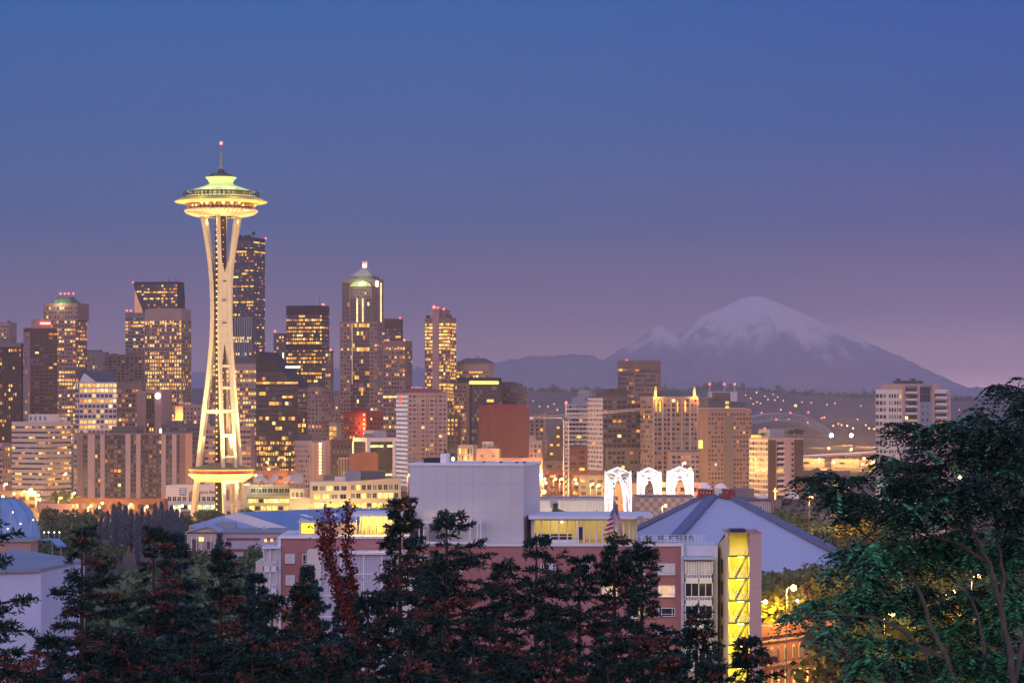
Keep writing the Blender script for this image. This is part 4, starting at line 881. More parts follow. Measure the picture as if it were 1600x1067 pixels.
top = lathe_px('roof', [(52.5, 300.2), (52, 299.2), (44, 297.4), (33, 293.8), (24.5, 290.8), (19.5, 288.3), (18.2, 286.3), (18.8, 283.8), (21.5, 280.5), (24.2, 278.6), (24.2, 277.6), (15, 277.2)], roofm, 72)
b = MB(); b.lathe([(52.8*ns, nz(300.3)), (53*ns, nz(299.5)), (52*ns, nz(299.2))], 64, emis('rim_light', (1, .95, .55), 2.2)); part('rim_light', b, parent=top)
cap_ = lathe_px('cap_disc', [(18, 277.4), (18.4, 275), (17.5, 273), (12, 271.6), (6, 271), (5.5, 267), (3, 265.2), (1.2, 264.9)], darkm, 32)
b = MB()
for px, py in ((333, 270.5), (352, 270), (354, 270.3), (356, 270.8), (337, 271)): b.box((px-345.5)*ns-.4, (px-345.5)*ns+.4, -1, 0, nz(273), nz(py), darkm)
part('roof_equipment', b, parent=cap_)
b = MB(); b.tube([(0, 0, nz(266)), (0, 0, nz(250)), (0, 0, nz(236)), (0, 0, nz(225))], [.85, .6, .38, .16], 6, mat('spire_grey', (.2, .19, .2), rough=.5, noise=.1)); 
for k in range(8): b.lathe([(.95-.08*k, nz(264-4.6*k)), (.95-.08*k, nz(264.6-4.6*k))], 6, darkm)
sp = part('spire', b)
b = MB(); b.sphere((0, 0, nz(224)), .75, 10, BEACON); part('beacon', b, parent=sp)
# skyline level
sk = lathe_px('lower_level', [(8, 722), (20, 724.5), (40, 729.3), (51.5, 732.3), (51.5, 734), (48.5, 734.2), (48.5, 738.6), (51, 739.2), (50.5, 741.8), (46, 746), (40, 750), (35, 752.2), (8, 752.4)], mat('lower_disc_gold', (.26, .19, .08), rough=.5, noise=.06), 72)
b = MB(); b.lathe([(48.9*ns, nz(738.4)), (48.9*ns, nz(734.4))], 72, mat('red_band', (.28, .03, .02), rough=.4, noise=.2)); part('window_band', b, parent=sk)
b = MB()
for i in range(60):
    a = 2*math.pi*i/60; ca, sa = math.cos(a), math.sin(a); b.beam((ca*36*ns, sa*36*ns, nz(752.4)), (ca*50.6*ns, sa*50.6*ns, nz(741.8)), .2, .3, cream)
part('soffit_ribs', b, parent=sk)
# floodlights on the ground around the tower and under the saucer
FW = (1, .74, .34)
for ang in (-63, -120, -20, 177, 60, 120):
    a = R(ang); x0, y0 = math.cos(a)*36, math.sin(a)*36
    f = empty('floodlight', (NX+x0, NY+y0, 0), 'squat floodlight on the plaza aimed up at the observation tower', 'floodlight', 'floodlights round the foot of the observation tower', a)
    b = MB(); b.box(-.5, .5, -.6, .6, .3, 1.1, darkm); b.build('housing', None, f)
    b = MB(); b.box(-.54, -.5, -.5, .5, .4, 1.0, emis('flood_lens', (1, .9, .6), 30)); b.build('lens', None, f)
    spot_light(tw, (x0, y0, 1.6), (0, 0, 75), 250000, FW, 74, 1.0)
for ang in (-63, 177, 57, -120, 0, 120):
    a = R(ang); spot_light(tw, (math.cos(a)*13, math.sin(a)*13, nz(722)), (math.cos(a)*8, math.sin(a)*8, nz(338)), 200000, FW, 50, .8)
for k in range(8):
    a = 2*math.pi*(k+.5)/8; ca, sa = math.cos(a), math.sin(a)
    spot_light(tw, (ca*55*ns, sa*55*ns, nz(291)), (ca*16*ns, sa*16*ns, nz(287)), 5200, (.72, 1, .22), 120, .5)
    point_light(tw, (ca*63*ns, sa*63*ns, nz(324)), 110, (1, .74, .15), .5)
    point_light(tw, (ca*26*ns, sa*26*ns, nz(346)), 300, FW, .5)
    point_light(tw, (ca*66*ns, sa*66*ns, nz(306)), 350, (1, .80, .2), .5)
    point_light(tw, (ca*48*ns, sa*48*ns, nz(761)), 200, (1, .72, .2), .5)
# ---------------------------------------------------------------- middle distance
def bld(name, label, cat, loc, rz=0, group=None): return empty(name, loc, label, cat, group, rz)
def P(root, name, b, m=None, label=None, smooth=False):
    o = b.build(name, m, root, smooth)
    if label: o['label'] = label
    return o
def windows(root, x0, x1, z0, z1, y, n, m, w=.8, rows=1, h=.7, frame=None, lit=None, name='window', depth=.08, ang=0, xf=0):
    """n x rows framed windows on a plane y (facing -y); ang=90 puts them on plane x=xf facing +x"""
    bw = (x1-x0)/n; bh = (z1-z0)/rows
    for r_ in range(rows):
        for i in range(n):
            mm = lit[(r_*n+i) % len(lit)] if lit else m
            cx = x0+(i+.5)*bw; cz = z0+(r_+.5)*bh; ww = bw*w/2; hh = bh*h/2
            b = MB()
            if frame: 
                t = min(.12, ww*.12)
                b.box(cx-ww-t, cx-ww, -depth, .02, cz-hh-t, cz+hh+t, frame); b.box(cx+ww, cx+ww+t, -depth, .02, cz-hh-t, cz+hh+t, frame)
                b.box(cx-ww, cx+ww, -depth, .02, cz+hh, cz+hh+t, frame); b.box(cx-ww, cx+ww, -depth, .02, cz-hh-t, cz-hh, frame)
                b.box(cx-t*.4, cx+t*.4, -depth*.8, .0, cz-hh, cz+hh, frame)
            b.box(cx-ww, cx+ww, -.03, -.005, cz-hh, cz+hh, mm)
            o = b.build(name, None, root)
            if ang: o.rotation_euler = (0, 0, HALF); o.location = (xf, y, 0)
            else: o.location = (0, y, 0)
YEL = emis('lit_interior_yellow', (1, .74, .16), 1.9, .6, .6)
YEL2 = emis('lit_interior_gold', (1, .66, .12), 1.3, .6, .5)
WH = M['white']; PALE = M['pale']
# newspaper style office with banner lettering
Y0 = 1420.0; u = Y0/F
r = bld('office_building', 'long white office building with dark lettering and a blue square emblem behind the observation tower', 'building', (X(259, Y0), Y0, 0))
def lx(px): return (px-259)*u
def lz(py): return Z(py, Y0)
b = MB(); b.box(0, lx(402), 0, 30, 0, lz(759), PALE); b.box(0, lx(402), -.2, 0, lz(759), lz(758), WH); P(r, 'wall', b)
windows(r, lx(261), lx(292), lz(784), lz(774), 0, 4, GLASS, .72, 1, .7, WH)
windows(r, lx(294), lx(302), lz(784), lz(768), 0, 1, GLASS, .75, 1, .9, WH)
windows(r, lx(305), lx(314), lz(784), lz(768), 0, 1, GLASS, .75, 1, .9, WH)
windows(r, lx(315), lx(337), lz(784), lz(774), 0, 3, GLASS, .72, 1, .7, WH)
windows(r, lx(352), lx(376), lz(784), lz(762), 0, 2, GLASS2, .72, 1, .8, WH)
GRN = emis('lit_mint', (.72, 1, .50), 1.4, .6, .4)
windows(r, lx(270), lx(340), lz(796), lz(788), 0, 6, GRN, .85, 1, .8, None, [GRN, GLASS, GRN, YEL, GRN, GRN])
b = MB(); b.box(lx(280.5), lx(291), -.3, -.02, lz(773.5), lz(762), mat('emblem_blue', (.10, .14, .30), noise=.05))
for k in range(3): b.box(lx(282), lx(289.6), -.36, -.3, lz(764.6+3*k), lz(763.5+3*k), WH)
P(r, 'emblem', b)
def text_part(root, s, loc, size, m, name='lettering', rz=0, ext=.05, bold=0.0, align='LEFT'):
    c = bpy.data.curves.new(name, 'FONT'); c.body = s; c.size = size; c.extrude = ext; c.align_x = align; c.offset = bold
    o0 = bpy.data.objects.new('tmp', c); COL.objects.link(o0); bpy.context.view_layer.update()
    me = bpy.data.meshes.new_from_object(o0.evaluated_get(bpy.context.evaluated_depsgraph_get())); bpy.data.objects.remove(o0)
    me.materials.clear(); me.materials.append(m); me.name = name
    o = link(name, me, root); o.location = loc; o.rotation_euler = (HALF, 0, rz); return o
text_part(r, "America's Best", (lx(296.5), -.12, lz(770.8)), 2.5, M['slate'], bold=.02)
# broadcast building with dishes
Y0 = 1330.0; u = Y0/F
r = bld('studio_building', 'low terraced studio building with glowing floors and big satellite dishes on its roof', 'building', (X(384, Y0), Y0, 0))
def lx(px): return (px-384)*u
b = MB(); b.box(0, lx(478), 0, 25, 0, Z(776, Y0), M['tan']); b.box(lx(388), lx(466), 4, 24, Z(776, Y0), Z(757, Y0), M['tan']); b.box(lx(453), lx(476), -2, 18, 0, Z(763, Y0), M['beige']); b.box(lx(386), lx(455), -1.5, 4, Z(776, Y0), Z(773, Y0), M['grey']); b.box(lx(408), lx(452), 2, 4, Z(760, Y0), Z(756.5, Y0), M['rose'])
P(r, 'wall', b)
windows(r, lx(388), lx(452), Z(787, Y0), Z(777.5, Y0), 0, 8, YEL, .88, 1, .6, None, [YEL, YEL2, GLASS, YEL, YEL, GRN, YEL2, YEL])
windows(r, lx(390), lx(452), Z(772, Y0), Z(761, Y0), 4, 7, GLASS, .85, 1, .6, PALE)
windows(r, lx(389), lx(452), Z(798, Y0), Z(789, Y0), 0, 7, YEL, .8, 1, .7, None, [YEL, GLASS, YEL2, YEL])
windows(r, lx(455), lx(475), Z(780, Y0), Z(765, Y0), -2, 3, GLASS, .6, 1, .5, PALE, [GLASS2, GLASS, GLASS]); windows(r, lx(455), lx(475), Z(799, Y0), Z(790, Y0), -2, 3, YEL, .8, 1, .7)
point_light(r, (lx(400), -7, 16), 5000, (.8, 1, .5), 1); point_light(r, (lx(440), -10, 9), 5000, (1, .75, .2), 1); point_light(r, (lx(465), -12, 10), 4000, (1, .75, .2), 1)
b = MB(); b.sphere((lx(404.5), -2.2, Z(751.5, Y0)), .6, 10, emis('floodlight_mint', (.85, 1, .7), 60)); b.cyl((lx(404.5), -2.2, Z(776, Y0)), .15, .15, 7.6, 6, MULL); P(r, 'lamp', b)
def dish(px, py, rad, yaw, lab, lit=False, Yd=1300.0):
    d = empty('satellite_dish', (X(px, Yd), Yd, Z(py, Yd)), lab, 'satellite dish', 'satellite dishes on the studio roof', yaw)
    rr = rad*Yd/F; b = MB(); n = 20
    prf = [(max(.01, rr*i/6), -rr*.28*(1-(i/6)**2)) for i in range(7)]
    v = []; 
    for off in (0, .12):
        for q, zz in prf:
            for k in range(n): a = 2*math.pi*k/n; v.append((q*math.cos(a), -(zz*-1)-off if False else -(-zz)+0-off*-1, q*math.sin(a)))
    f = [(j*n+i, j*n+(i+1) % n, (j+1)*n+(i+1) % n, (j+1)*n+i) for j in range(6) for i in range(n)]
    b.mesh([(p[0], p[1] if True else 0, p[2]) for p in v[:7*n]], f, M['beige'] if lit else M['pale'])
    o = b.build('reflector', None, d, True); o.rotation_euler = (R(-38), 0, 0)
    s = MB(); s.tube([(0, -rr*.0, 0), (0, -rr*.65, 0)], .12, 5, M['pale']); s.sphere((0, -rr*.68, 0), .3, 6, M['grey']); o2 = s.build('feed', None, d); o2.rotation_euler = (R(-38), 0, 0)
    s = MB(); s.cyl((0, .6, -rr*1.35), .35, .3, rr*1.35, 8, M['grey']); s.build('mast', None, d)
dish(404, 747, 9, R(-35), 'grey satellite dish nearest the lower disc of the observation tower')
dish(427, 748, 9.5, R(-50), 'grey satellite dish turned right, second from the observation tower')
dish(414, 749.5, 7, R(60), 'small grey satellite dish between two larger grey dishes')
dish(450, 749, 9.5, R(-60), 'grey satellite dish partly behind the yellow lit dish')
dish(464, 747.5, 10.5, R(12), 'large satellite dish glowing yellow from light below', True)
point_light(r, (lx(464), -16, 14), 3500, (1, .75, .25), 1)
# yellow lit office
Y0 = 1310.0; u = Y0/F
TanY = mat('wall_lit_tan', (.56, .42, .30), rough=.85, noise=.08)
r = bld('office_building', 'two winged tan office building glowing yellow at street level with a grey roof box', 'building', (X(544, Y0), Y0, 0), R(4))
def lx(px): return (px-544)*u
def z_(py): return Z(py, Y0)
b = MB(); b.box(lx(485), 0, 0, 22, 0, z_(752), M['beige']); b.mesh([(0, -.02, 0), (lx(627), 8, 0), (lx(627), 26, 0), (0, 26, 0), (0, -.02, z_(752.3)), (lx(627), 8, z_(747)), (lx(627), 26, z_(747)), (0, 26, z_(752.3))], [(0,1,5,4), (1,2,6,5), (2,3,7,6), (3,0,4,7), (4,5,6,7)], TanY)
b.box(lx(455), lx(485), -1, 12, 0, z_(778), M['beige']); P(r, 'wall', b)
windows(r, lx(487), lx(543), z_(768), z_(757), 0, 5, GLASS, .7, 1, .65, M['pale'], [GLASS, GLASS2, YEL, GLASS, GLASS])
windows(r, lx(489), lx(543), z_(781), z_(770), 0, 4, GLASS, .7, 1, .65, M['pale'], [YEL2, YEL, GLASS2, GLASS])
windows(r, lx(460), lx(541), z_(793), z_(784), -1 if False else 0, 8, YEL, .85, 1, .7, None, [GRN, YEL, YEL2, YEL])
w2 = empty('office_wing', (0, 0, 0), 'x', 'x'); 
for k in ('label', 'category'): del w2[k]
w2.parent = r; w2.rotation_euler = (0, 0, math.atan2(8, lx(627)))
Lw = math.hypot(8, lx(627))
windows(w2, 1, Lw-1, z_(768), z_(755), -.05, 9, GLASS, .68, 1, .62, M['pale'], [GLASS2, YEL2, GLASS, GLASS, GLASS2, GLASS, GLASS, GLASS2, GLASS])
windows(w2, 1, Lw-1, z_(781), z_(768), -.05, 9, GLASS, .74, 1, .58, M['pale'], [GLASS2, GLASS, YEL, GLASS2, GLASS, YEL, YEL, YEL, GLASS])
windows(w2, 1, Lw-1, z_(795), z_(784), -.05, 9, YEL, .8, 1, .6, None, [YEL, YEL2, YEL, GLASS, YEL])
b = MB(); b.box(lx(538), lx(564), 8, 20, z_(752), z_(737.5), M['steel']); b.box(lx(564), lx(603), 10, 22, z_(750), z_(737), M['slate']); b.box(lx(523), lx(540), 6, 12, z_(752), z_(745), PALE); P(r, 'penthouse', b)
for px in (470, 500, 530, 560, 590, 615): point_light(r, (lx(px), -9, 5), 3800, (1, .72, .14), .6)
# blue roofed hall
Y0 = 1000.0; u = Y0/F
r = bld('theatre_hall', 'large hall with a wide blue metal roof, pale gables and two skylights', 'hall', (X(372, Y0), Y0, 0))
def q(px, py, dy=0):   # local point at pixel and extra depth
    Yd = Y0+dy; return (X(px, Yd)-X(372, Y0), dy, Z(py, Yd))
blue = mat('roof_blue_metal', (.13, .26, .50), rough=.45, noise=.08, scale=.1); lav = M['pale']
b = MB()
b.face([q(295, 820, 0), q(456, 852, -30), q(456, 884, -30), q(295, 884, 0)], lav)
b.face([q(295, 821, 0), q(372, 800, 8), q(456, 826, -8), q(458, 850, -30)], lav)
b.face([q(372, 800, 8), q(545, 793, 60), q(660, 800, 90), q(600, 845, 20), q(456, 826, -8)], blue)
b.face([q(456, 826, -8), q(600, 845, 20), q(600, 880, 20), q(456, 880, -8)], M['slate'])
b.face([q(295, 821, 0), q(372, 800, 8), q(545, 793, 60), q(450, 820, 100)], blue)
P(r, 'roof', b)
b = MB(); b.face([q(295, 822, -1), q(345, 806, 2), q(398, 822, -8), q(456, 840, -24), q(340, 836, -24)], mat('roof_lavender', (.30, .36, .55), rough=.5, noise=.1)); P(r, 'lower_roof', b)
for a0, b0 in (((467, 807), (492, 812)), ((464, 813), (490, 818)), ((515, 805), (532, 810))):
    b = MB(); b.face([q(a0[0], a0[1], 18), q(a0[0]+8, a0[1]-.6, 19), q(b0[0], b0[1]-1, 12), q(b0[0]-8, b0[1], 11)], WH); o = P(r, 'skylight', b); o.location.z += .9; o.location.y -= 1
b = MB(); b.box(q(350, 0)[0], q(376, 0)[0], -22, -14, Z(838, 985), Z(815, 985), M['steel']); b.box(q(335, 0)[0], q(352, 0)[0], -18, -12, Z(830, 985), Z(820, 985), M['steel']); P(r, 'roof_box', b)
b = MB(); b.mesh([q(405, 834, -24), q(430, 838, -24), q(412, 820, -20), q(420, 832, -14)], [(0, 1, 2), (1, 3, 2), (0, 2, 3)], mat('roof_lavender', (.3, .36, .55))); P(r, 'dormer', b)
Y1 = 960.0
r = bld('theatre_hall', 'low pale building with a shallow gable front and lit doorway below the blue roofed hall', 'hall', (X(292, Y1), Y1, 0))
def l1(px): return (px-292)*Y1/F
b = MB(); b.extrude_xz([(0, 0), (l1(341), 0), (l1(341), Z(832, Y1)), (l1(325), Z(822.5, Y1)), (l1(292), Z(832, Y1))], 0, 30, M['beige'])
b.box(l1(341), l1(480), 4, 30, 0, Z(833, Y1), mat('wall_lilac', (.42, .40, .55), noise=.08)); b.box(l1(290), l1(342), -.5, .0, Z(832, Y1)-.2, Z(832, Y1)+.2, M['slate']); P(r, 'wall', b)
b = MB(); b.box(l1(338), l1(490), 3, 31, Z(833, Y1), Z(830.5, Y1), M['steel']); b.extrude_xz([(l1(292)-.6, Z(832, Y1)), (l1(325), Z(822.5, Y1)), (l1(341)+.6, Z(832, Y1)), (l1(341)+.6, Z(831, Y1)), (l1(325), Z(821.3, Y1)), (l1(292)-.6, Z(831, Y1))], -1, 31, mat('roof_lavender', (.3, .36, .55))); P(r, 'roof', b)
b = MB(); b.box(l1(299), l1(309), -.1, .02, Z(862, Y1), Z(842, Y1), M['brown']); b.box(l1(311), l1(318), -.1, .02, Z(845, Y1), Z(839, Y1), YEL); b.box(l1(320), l1(332), -.1, .02, Z(858, Y1), Z(846, Y1), M['slate'])
for k in range(5): b.box(l1(299+7.5*k), l1(300.2+7.5*k), -.35, -.1, 0, Z(838, Y1), WH)
P(r, 'entrance', b)
for a0, b0, t_, q_ in ((352, 405, 841, 845), (350, 400, 858, 863), (410, 430, 841, 844)):
    b = MB(); b.box(l1(a0), l1(b0), 3.85, 4.02, Z(q_, Y1), Z(t_, Y1), M['plum']); P(r, 'window_band', b)
for px in (411, 421):
    b = MB(); b.box(l1(px), l1(px+4.5), 3.85, 4.02, Z(847, Y1), Z(842, Y1), LIT[1]); P(r, 'window', b)
# blue glowing dome at the left edge
Y0 = 900.0; u = Y0/F
r = bld('glass_dome', 'rounded blue translucent canopy glowing at the left edge behind the conifers', 'dome', (X(-2, Y0), Y0, 0))
dm = mat('dome_blue_skin', (.16, .32, .62), rough=.3, noise=.3, scale=.06, spec=.8)
b = MB(); n = 28; v = []
for j in range(9):
    a = math.pi/2*j/8
    for i in range(n):
        t = 2*math.pi*i/n; v.append((math.cos(t)*72*u*(math.cos(a)**.6 if j < 8 else 0), math.sin(t)*14*math.cos(a)**.6 if j < 8 else 0, math.sin(a)*(Z(786, Y0)+4-2)*(1 if True else 0)))
b.mesh(v, [(j*n+i, j*n+(i+1) % n, (j+1)*n+(i+1) % n, (j+1)*n+i) for j in range(8) for i in range(n)], dm); P(r, 'canopy', b, smooth=True)
b = MB()
for i in range(0, n, 2):
    b.tube([Vector(v[j*n+i])*1.004 for j in range(9)], .12, 4, M['steel'])
P(r, 'ribs', b)
for px, py, e in ((20, 800, 60), (32, 818, 80), (52, 812, 50), (12, 826, 50)):
    b = MB(); b.cyl((X(px, 868)-X(-2, Y0), -36, Z(py+16, 864)), .1, .1, 3.2, 6, M['pale']); b.sphere((X(px, 864)-X(-2, Y0), -36, Z(py, 864)), .25, 8, emis('white_hot', (1, .97, .8), 5)); P(r, 'lamp', b)
b = MB(); r2 = bld('service_building', 'low flat roofed kiosk with pink fascia in front of the blue canopy', 'building', (X(0, 780), 780, 0))
b.box(X(-20, 780)-X(0, 780), X(48, 780)-X(0, 780), 0, 12, 0, Z(846, 780), M['rose']); b.box(X(-22, 780)-X(0, 780), X(52, 780)-X(0, 780), -1, 13, Z(846, 780), Z(842, 780), M['steel']); b.box(X(-20, 780)-X(0, 780), X(14, 780)-X(0, 780), -6, 0, 0, Z(868, 780), M['plum']); P(r2, 'wall', b)
# covered walkway stair right of dome
r3 = bld('footbridge', 'small blue roofed ramp with lamps among the trees beside the blue canopy', 'footbridge', (X(68, 820), 820, 0))
b = MB(); k8 = lambda px: X(px, 820)-X(68, 820)
b.beam((k8(66), 0, Z(843, 820)), (k8(85), 0, Z(842, 820)), 3, .5, blue); b.beam((k8(85), 0, Z(842, 820)), (k8(101), -4, Z(853, 820)), 3, .5, blue); P(r3, 'deck', b)
b = MB(); b.tube([(k8(80), -1, 0), (k8(83), -1, Z(843, 820))], .25, 6, M['steel']); b.tube([(k8(97), -2, 0), (k8(97), -2, Z(851, 820))], .25, 6, M['steel']); P(r3, 'supports', b)
for px in (68, 75, 84, 92):
    b = MB(); b.cyl((k8(px), 1, Z(843, 820)), .06, .06, 2.2, 5, M['pale']); b.sphere((k8(px), 1, Z(843, 820)+2.3), .22, 6, emis('white_hot', (1, .97, .8), 5)); P(r3, 'lamp', b)
# white arches
aw = mat('arch_white_paint', (.90, .91, .90), rough=.5, noise=.03)
def arch(x0, x1, ytop, ybot, Yd, label, dz=9.0):
    cx = (x0+x1)/2; un = Yd/F; H = (ybot-ytop)*un; hw = (x1-x0)/2*un
    r = empty('lattice_arch', (X(cx, Yd), Yd, Z(ybot, Yd)), label, 'arch', 'floodlit lattice arches')
    sh = H-9*un*1.0; d2 = dz/2
    def oc(t, sg): # outer leg curve
        return (sg*hw*(1-.0*t-.06*max(0, t-.5)), t*sh)
    def ic(t, sg, w=.50): # inner pointed opening
        a = t*math.pi/2*.98; zt = H-19*un
        return (sg*hw*w*math.cos(a)**.75, zt*(math.sin(a)**1.15))
    rad = .11
    for ys in (-d2, d2):
        b = MB()
        for sg in (-1, 1):
            b.tube([(oc(t/8, sg)[0], ys, oc(t/8, sg)[1]) for t in range(9)]+[(0, ys, H)], .25, 5, aw)
            b.tube([(ic(t/14, sg)[0], ys, ic(t/14, sg)[1]) for t in range(15)], .25, 5, aw)
            for w in (.66, .84):      # nested ogive ribs
                b.tube([(sg*hw*(w-(w-.05)*(t/12)**2.6), ys, (H-1.5-(1-w)*7)*(t/12)) for t in range(13)], rad, 4, aw)
                b.tube([(sg*hw*(.97-(1.0-w)*1.9*(1-abs(1-t/6))), ys, sh*.35+(sh*.62)*(t/12)) for t in range(13)], rad*.8, 4, aw)
            for k in range(5):
                z0 = sh*(.55+.09*k)
                b.tube([(sg*hw*.97, ys, z0), (sg*hw*(.70-.05*k), ys, min(H-1.2, z0+H*.10)), (sg*hw*(.45-.06*k), ys, min(H-.8, z0+H*.07))], rad*.8, 4, aw)
        for k in range(6):
            t = k/5; b.tube([(-hw*.55*(1-t), ys, H-8*un+(8*un)*t), (0, ys, H-14*un+13*un*t), (hw*.55*(1-t), ys, H-8*un+8*un*t)], rad*.8, 4, aw)
        b.build('arch_frame', None, r)
    b = MB()
    for sg in (-1, 1):
        for w in (.97, .55):
            for k in range(8):
                z0 = sh*k/8; z1 = sh*(k+1)/8; xx = sg*hw*w
                if w < .9 and k > 5: continue
                b.tube([(xx, -d2, z0), (xx, 0, z1), (xx, d2, z0)], rad*.8, 4, aw)
        b.tube([(sg*hw, -d2, .3), (sg*hw, d2, .3)], .35, 4, aw)
        b.tube([(sg*hw, -d2, sh), (sg*hw, 0, sh+1.0), (sg*hw, d2, sh)], .28, 4, aw)
    b.tube([(0, -d2, H), (0, d2, H)], .3, 4, aw)
    b.build('side_lattice', None, r)
    b = MB(); b.box(-hw-.6, -hw*.45, -d2-.5, d2+.5, -.6, .25, aw); b.box(hw*.45, hw+.6, -d2-.5, d2+.5, -.6, .25, aw); b.build('base', None, r)
    LW = (1, .98, .92)
    for sx in (-.72, .72):
        for zz in (.12, .5, .85):
            point_light(r, (sx*hw, -d2-4.0, H*zz), 1500, LW, .6); point_light(r, (sx*hw, 0, H*zz), 90, LW, .6)
    return r
arch(945.5, 985.5, 730, 803, 1110, 'tallest white lattice arch, leftmost and reaching lowest, glowing behind the flagpole')
arch(996, 1032, 730.5, 774.5, 1230, 'white lattice arch standing between the tallest arch and the one nearest the arena roof')
arch(1042.5, 1082, 729, 774.5, 1230, 'white lattice arch nearest the arena roof with its red truss ends')
# science museum walls
Y0 = 1120.0; u = Y0/F
r = bld('museum_building', 'low cream building with fine vertical wall ribs lit from below beside the tallest arch', 'building', (X(845, Y0), Y0, 0))
b = MB(); L_ = lambda px: (px-845)*u
b.box(L_(826), L_(960), 0, 20, 0, Z(781, Y0), mat('wall_cream', (.72, .70, .62), noise=.05)); b.box(L_(822), L_(962), -.6, 21, Z(781, Y0), Z(778, Y0), M['steel'])
for i in range(34): b.box(L_(876+2.5*i), L_(876+2.5*i)+.32, -.25, 0, 0, Z(781, Y0), M['pale'])
P(r, 'wall', b); b = MB(); b.box(L_(860), L_(871), -.4, -.05, Z(793, Y0), Z(782.5, Y0), M['steel']); b.box(L_(861), L_(870), -.5, -.4, Z(792, Y0), Z(787, Y0), M['rose']); P(r, 'banner', b)
for px in (850, 868, 885, 905, 925): point_light(r, (L_(px), -9, 5), 650, (1, .88, .55), .8)
Y0 = 1150.0; u = Y0/F
r = bld('museum_building', 'windowless block with a tan and cream chequered wall under the two smaller arches', 'building', (X(993, Y0), Y0, 0))
chk = bpy.data.materials.new('wall_chequer'); chk.use_nodes = True
_t = chk.node_tree; _c = _t.nodes.new('ShaderNodeTexChecker'); _c.inputs['Scale'].default_value = 1/1.95; _c.inputs['Color1'].default_value = (.46, .40, .36, 1); _c.inputs['Color2'].default_value = (.33, .20, .16, 1)
_tc = _t.nodes.new('ShaderNodeTexCoord'); _mp = _t.nodes.new('ShaderNodeMapping'); _mp.inputs['Location'].default_value = (0, .5, .3); _t.links.new(_tc.outputs['Object'], _mp.inputs[0]); _t.links.new(_mp.outputs[0], _c.inputs[0]); _t.links.new(_c.outputs[0], _t.nodes['Principled BSDF'].inputs['Base Color'])
b = MB(); b.box(0, (1083-993)*u, 0, 20, 0, Z(776, Y0), chk); P(r, 'wall', b); b = MB(); b.box(-.4, (1085-993)*u, -.5, 20.5, Z(776, Y0), Z(774.6, Y0), M['slate']); b.box((976-993)*u, -.02, 0, 16, 0, Z(777.5, Y0), M['rose']); P(r, 'side_wall', b)
r = bld('domed_building', 'low grey building with pale domed roofs and glass rooms behind the arena roof', 'building', (X(1090, 1300), 1300, 0))
k9 = lambda px: X(px, 1300)-X(1090, 1300)
b = MB(); b.box(k9(1083), k9(1175), 0, 20, 0, Z(777, 1300), M['slate']); b.box(k9(1095), k9(1114), 2, 14, Z(777, 1300), Z(763, 1300), M['pale']); b.box(k9(1117), k9(1140), 2, 14, Z(777, 1300), Z(763, 1300), M['pale']); b.box(k9(1138), k9(1180), 4, 18, 0, Z(764, 1300), M['grey']); P(r, 'wall', b)
for px in (1103, 1128):
    b = MB(); b.lathe([(3.2, 0), (2.8, 1.1), (1.6, 2.0), (.05, 2.4)], 16, WH, (k9(px), 8, Z(763, 1300))); P(r, 'dome', b, smooth=True)
# long ribbed building with cross tower
r = bld('church', 'long hall with ribbed end wall, two pale domes and a tower carrying a lit cross', 'church', (X(1158, 1050), 1050, 0))
k9 = lambda px: X(px, 1050)-X(1158, 1050); z9 = lambda py: Z(py, 1050)
b = MB(); b.box(k9(1156), k9(1206), 0, 20, 0, z9(783), M['tan']); b.box(k9(1154), k9(1252), -.6, 21, z9(783), z9(780), M['slate'])
for i in range(16): b.box(k9(1158+3*i), k9(1158+3*i)+.35, -.3, 0, 0, z9(783), M['pale'])
b.box(k9(1221), k9(1262), 3, 20, 0, z9(783), M['slate']); P(r, 'wall', b)
b = MB(); b.box(k9(1205), k9(1220), -1.5, 4, 0, z9(780), M['stone'])
for i in range(5): b.box(k9(1209), k9(1211), -1.6, -1.5, z9(786+6*i), z9(783+6*i), M['brown']); b.box(k9(1214), k9(1216), -1.6, -1.5, z9(786+6*i), z9(783+6*i), M['brown'])
tw_ = P(r, 'bell_tower', b); b = MB(); b.box(k9(1210.3), k9(1212), -.6, -.3, z9(780), z9(762), emis('cross_gold', (1, .62, .2), 3)); b.box(k9(1207.6), k9(1214.8), -.6, -.3, z9(767.5), z9(766), emis('cross_gold', (1, .62, .2), 3)); o = b.build('cross', None, tw_)
for px, rad in ((1196, 8), (1243, 10.5)):
    b = MB(); rm = rad*1050/F; b.lathe([(rm*math.cos(R(a)), rm*math.sin(R(a))*.95) for a in range(0, 91, 10)], 20, M['pale'], (k9(px), 12, z9(780))); P(r, 'dome', b, smooth=True)
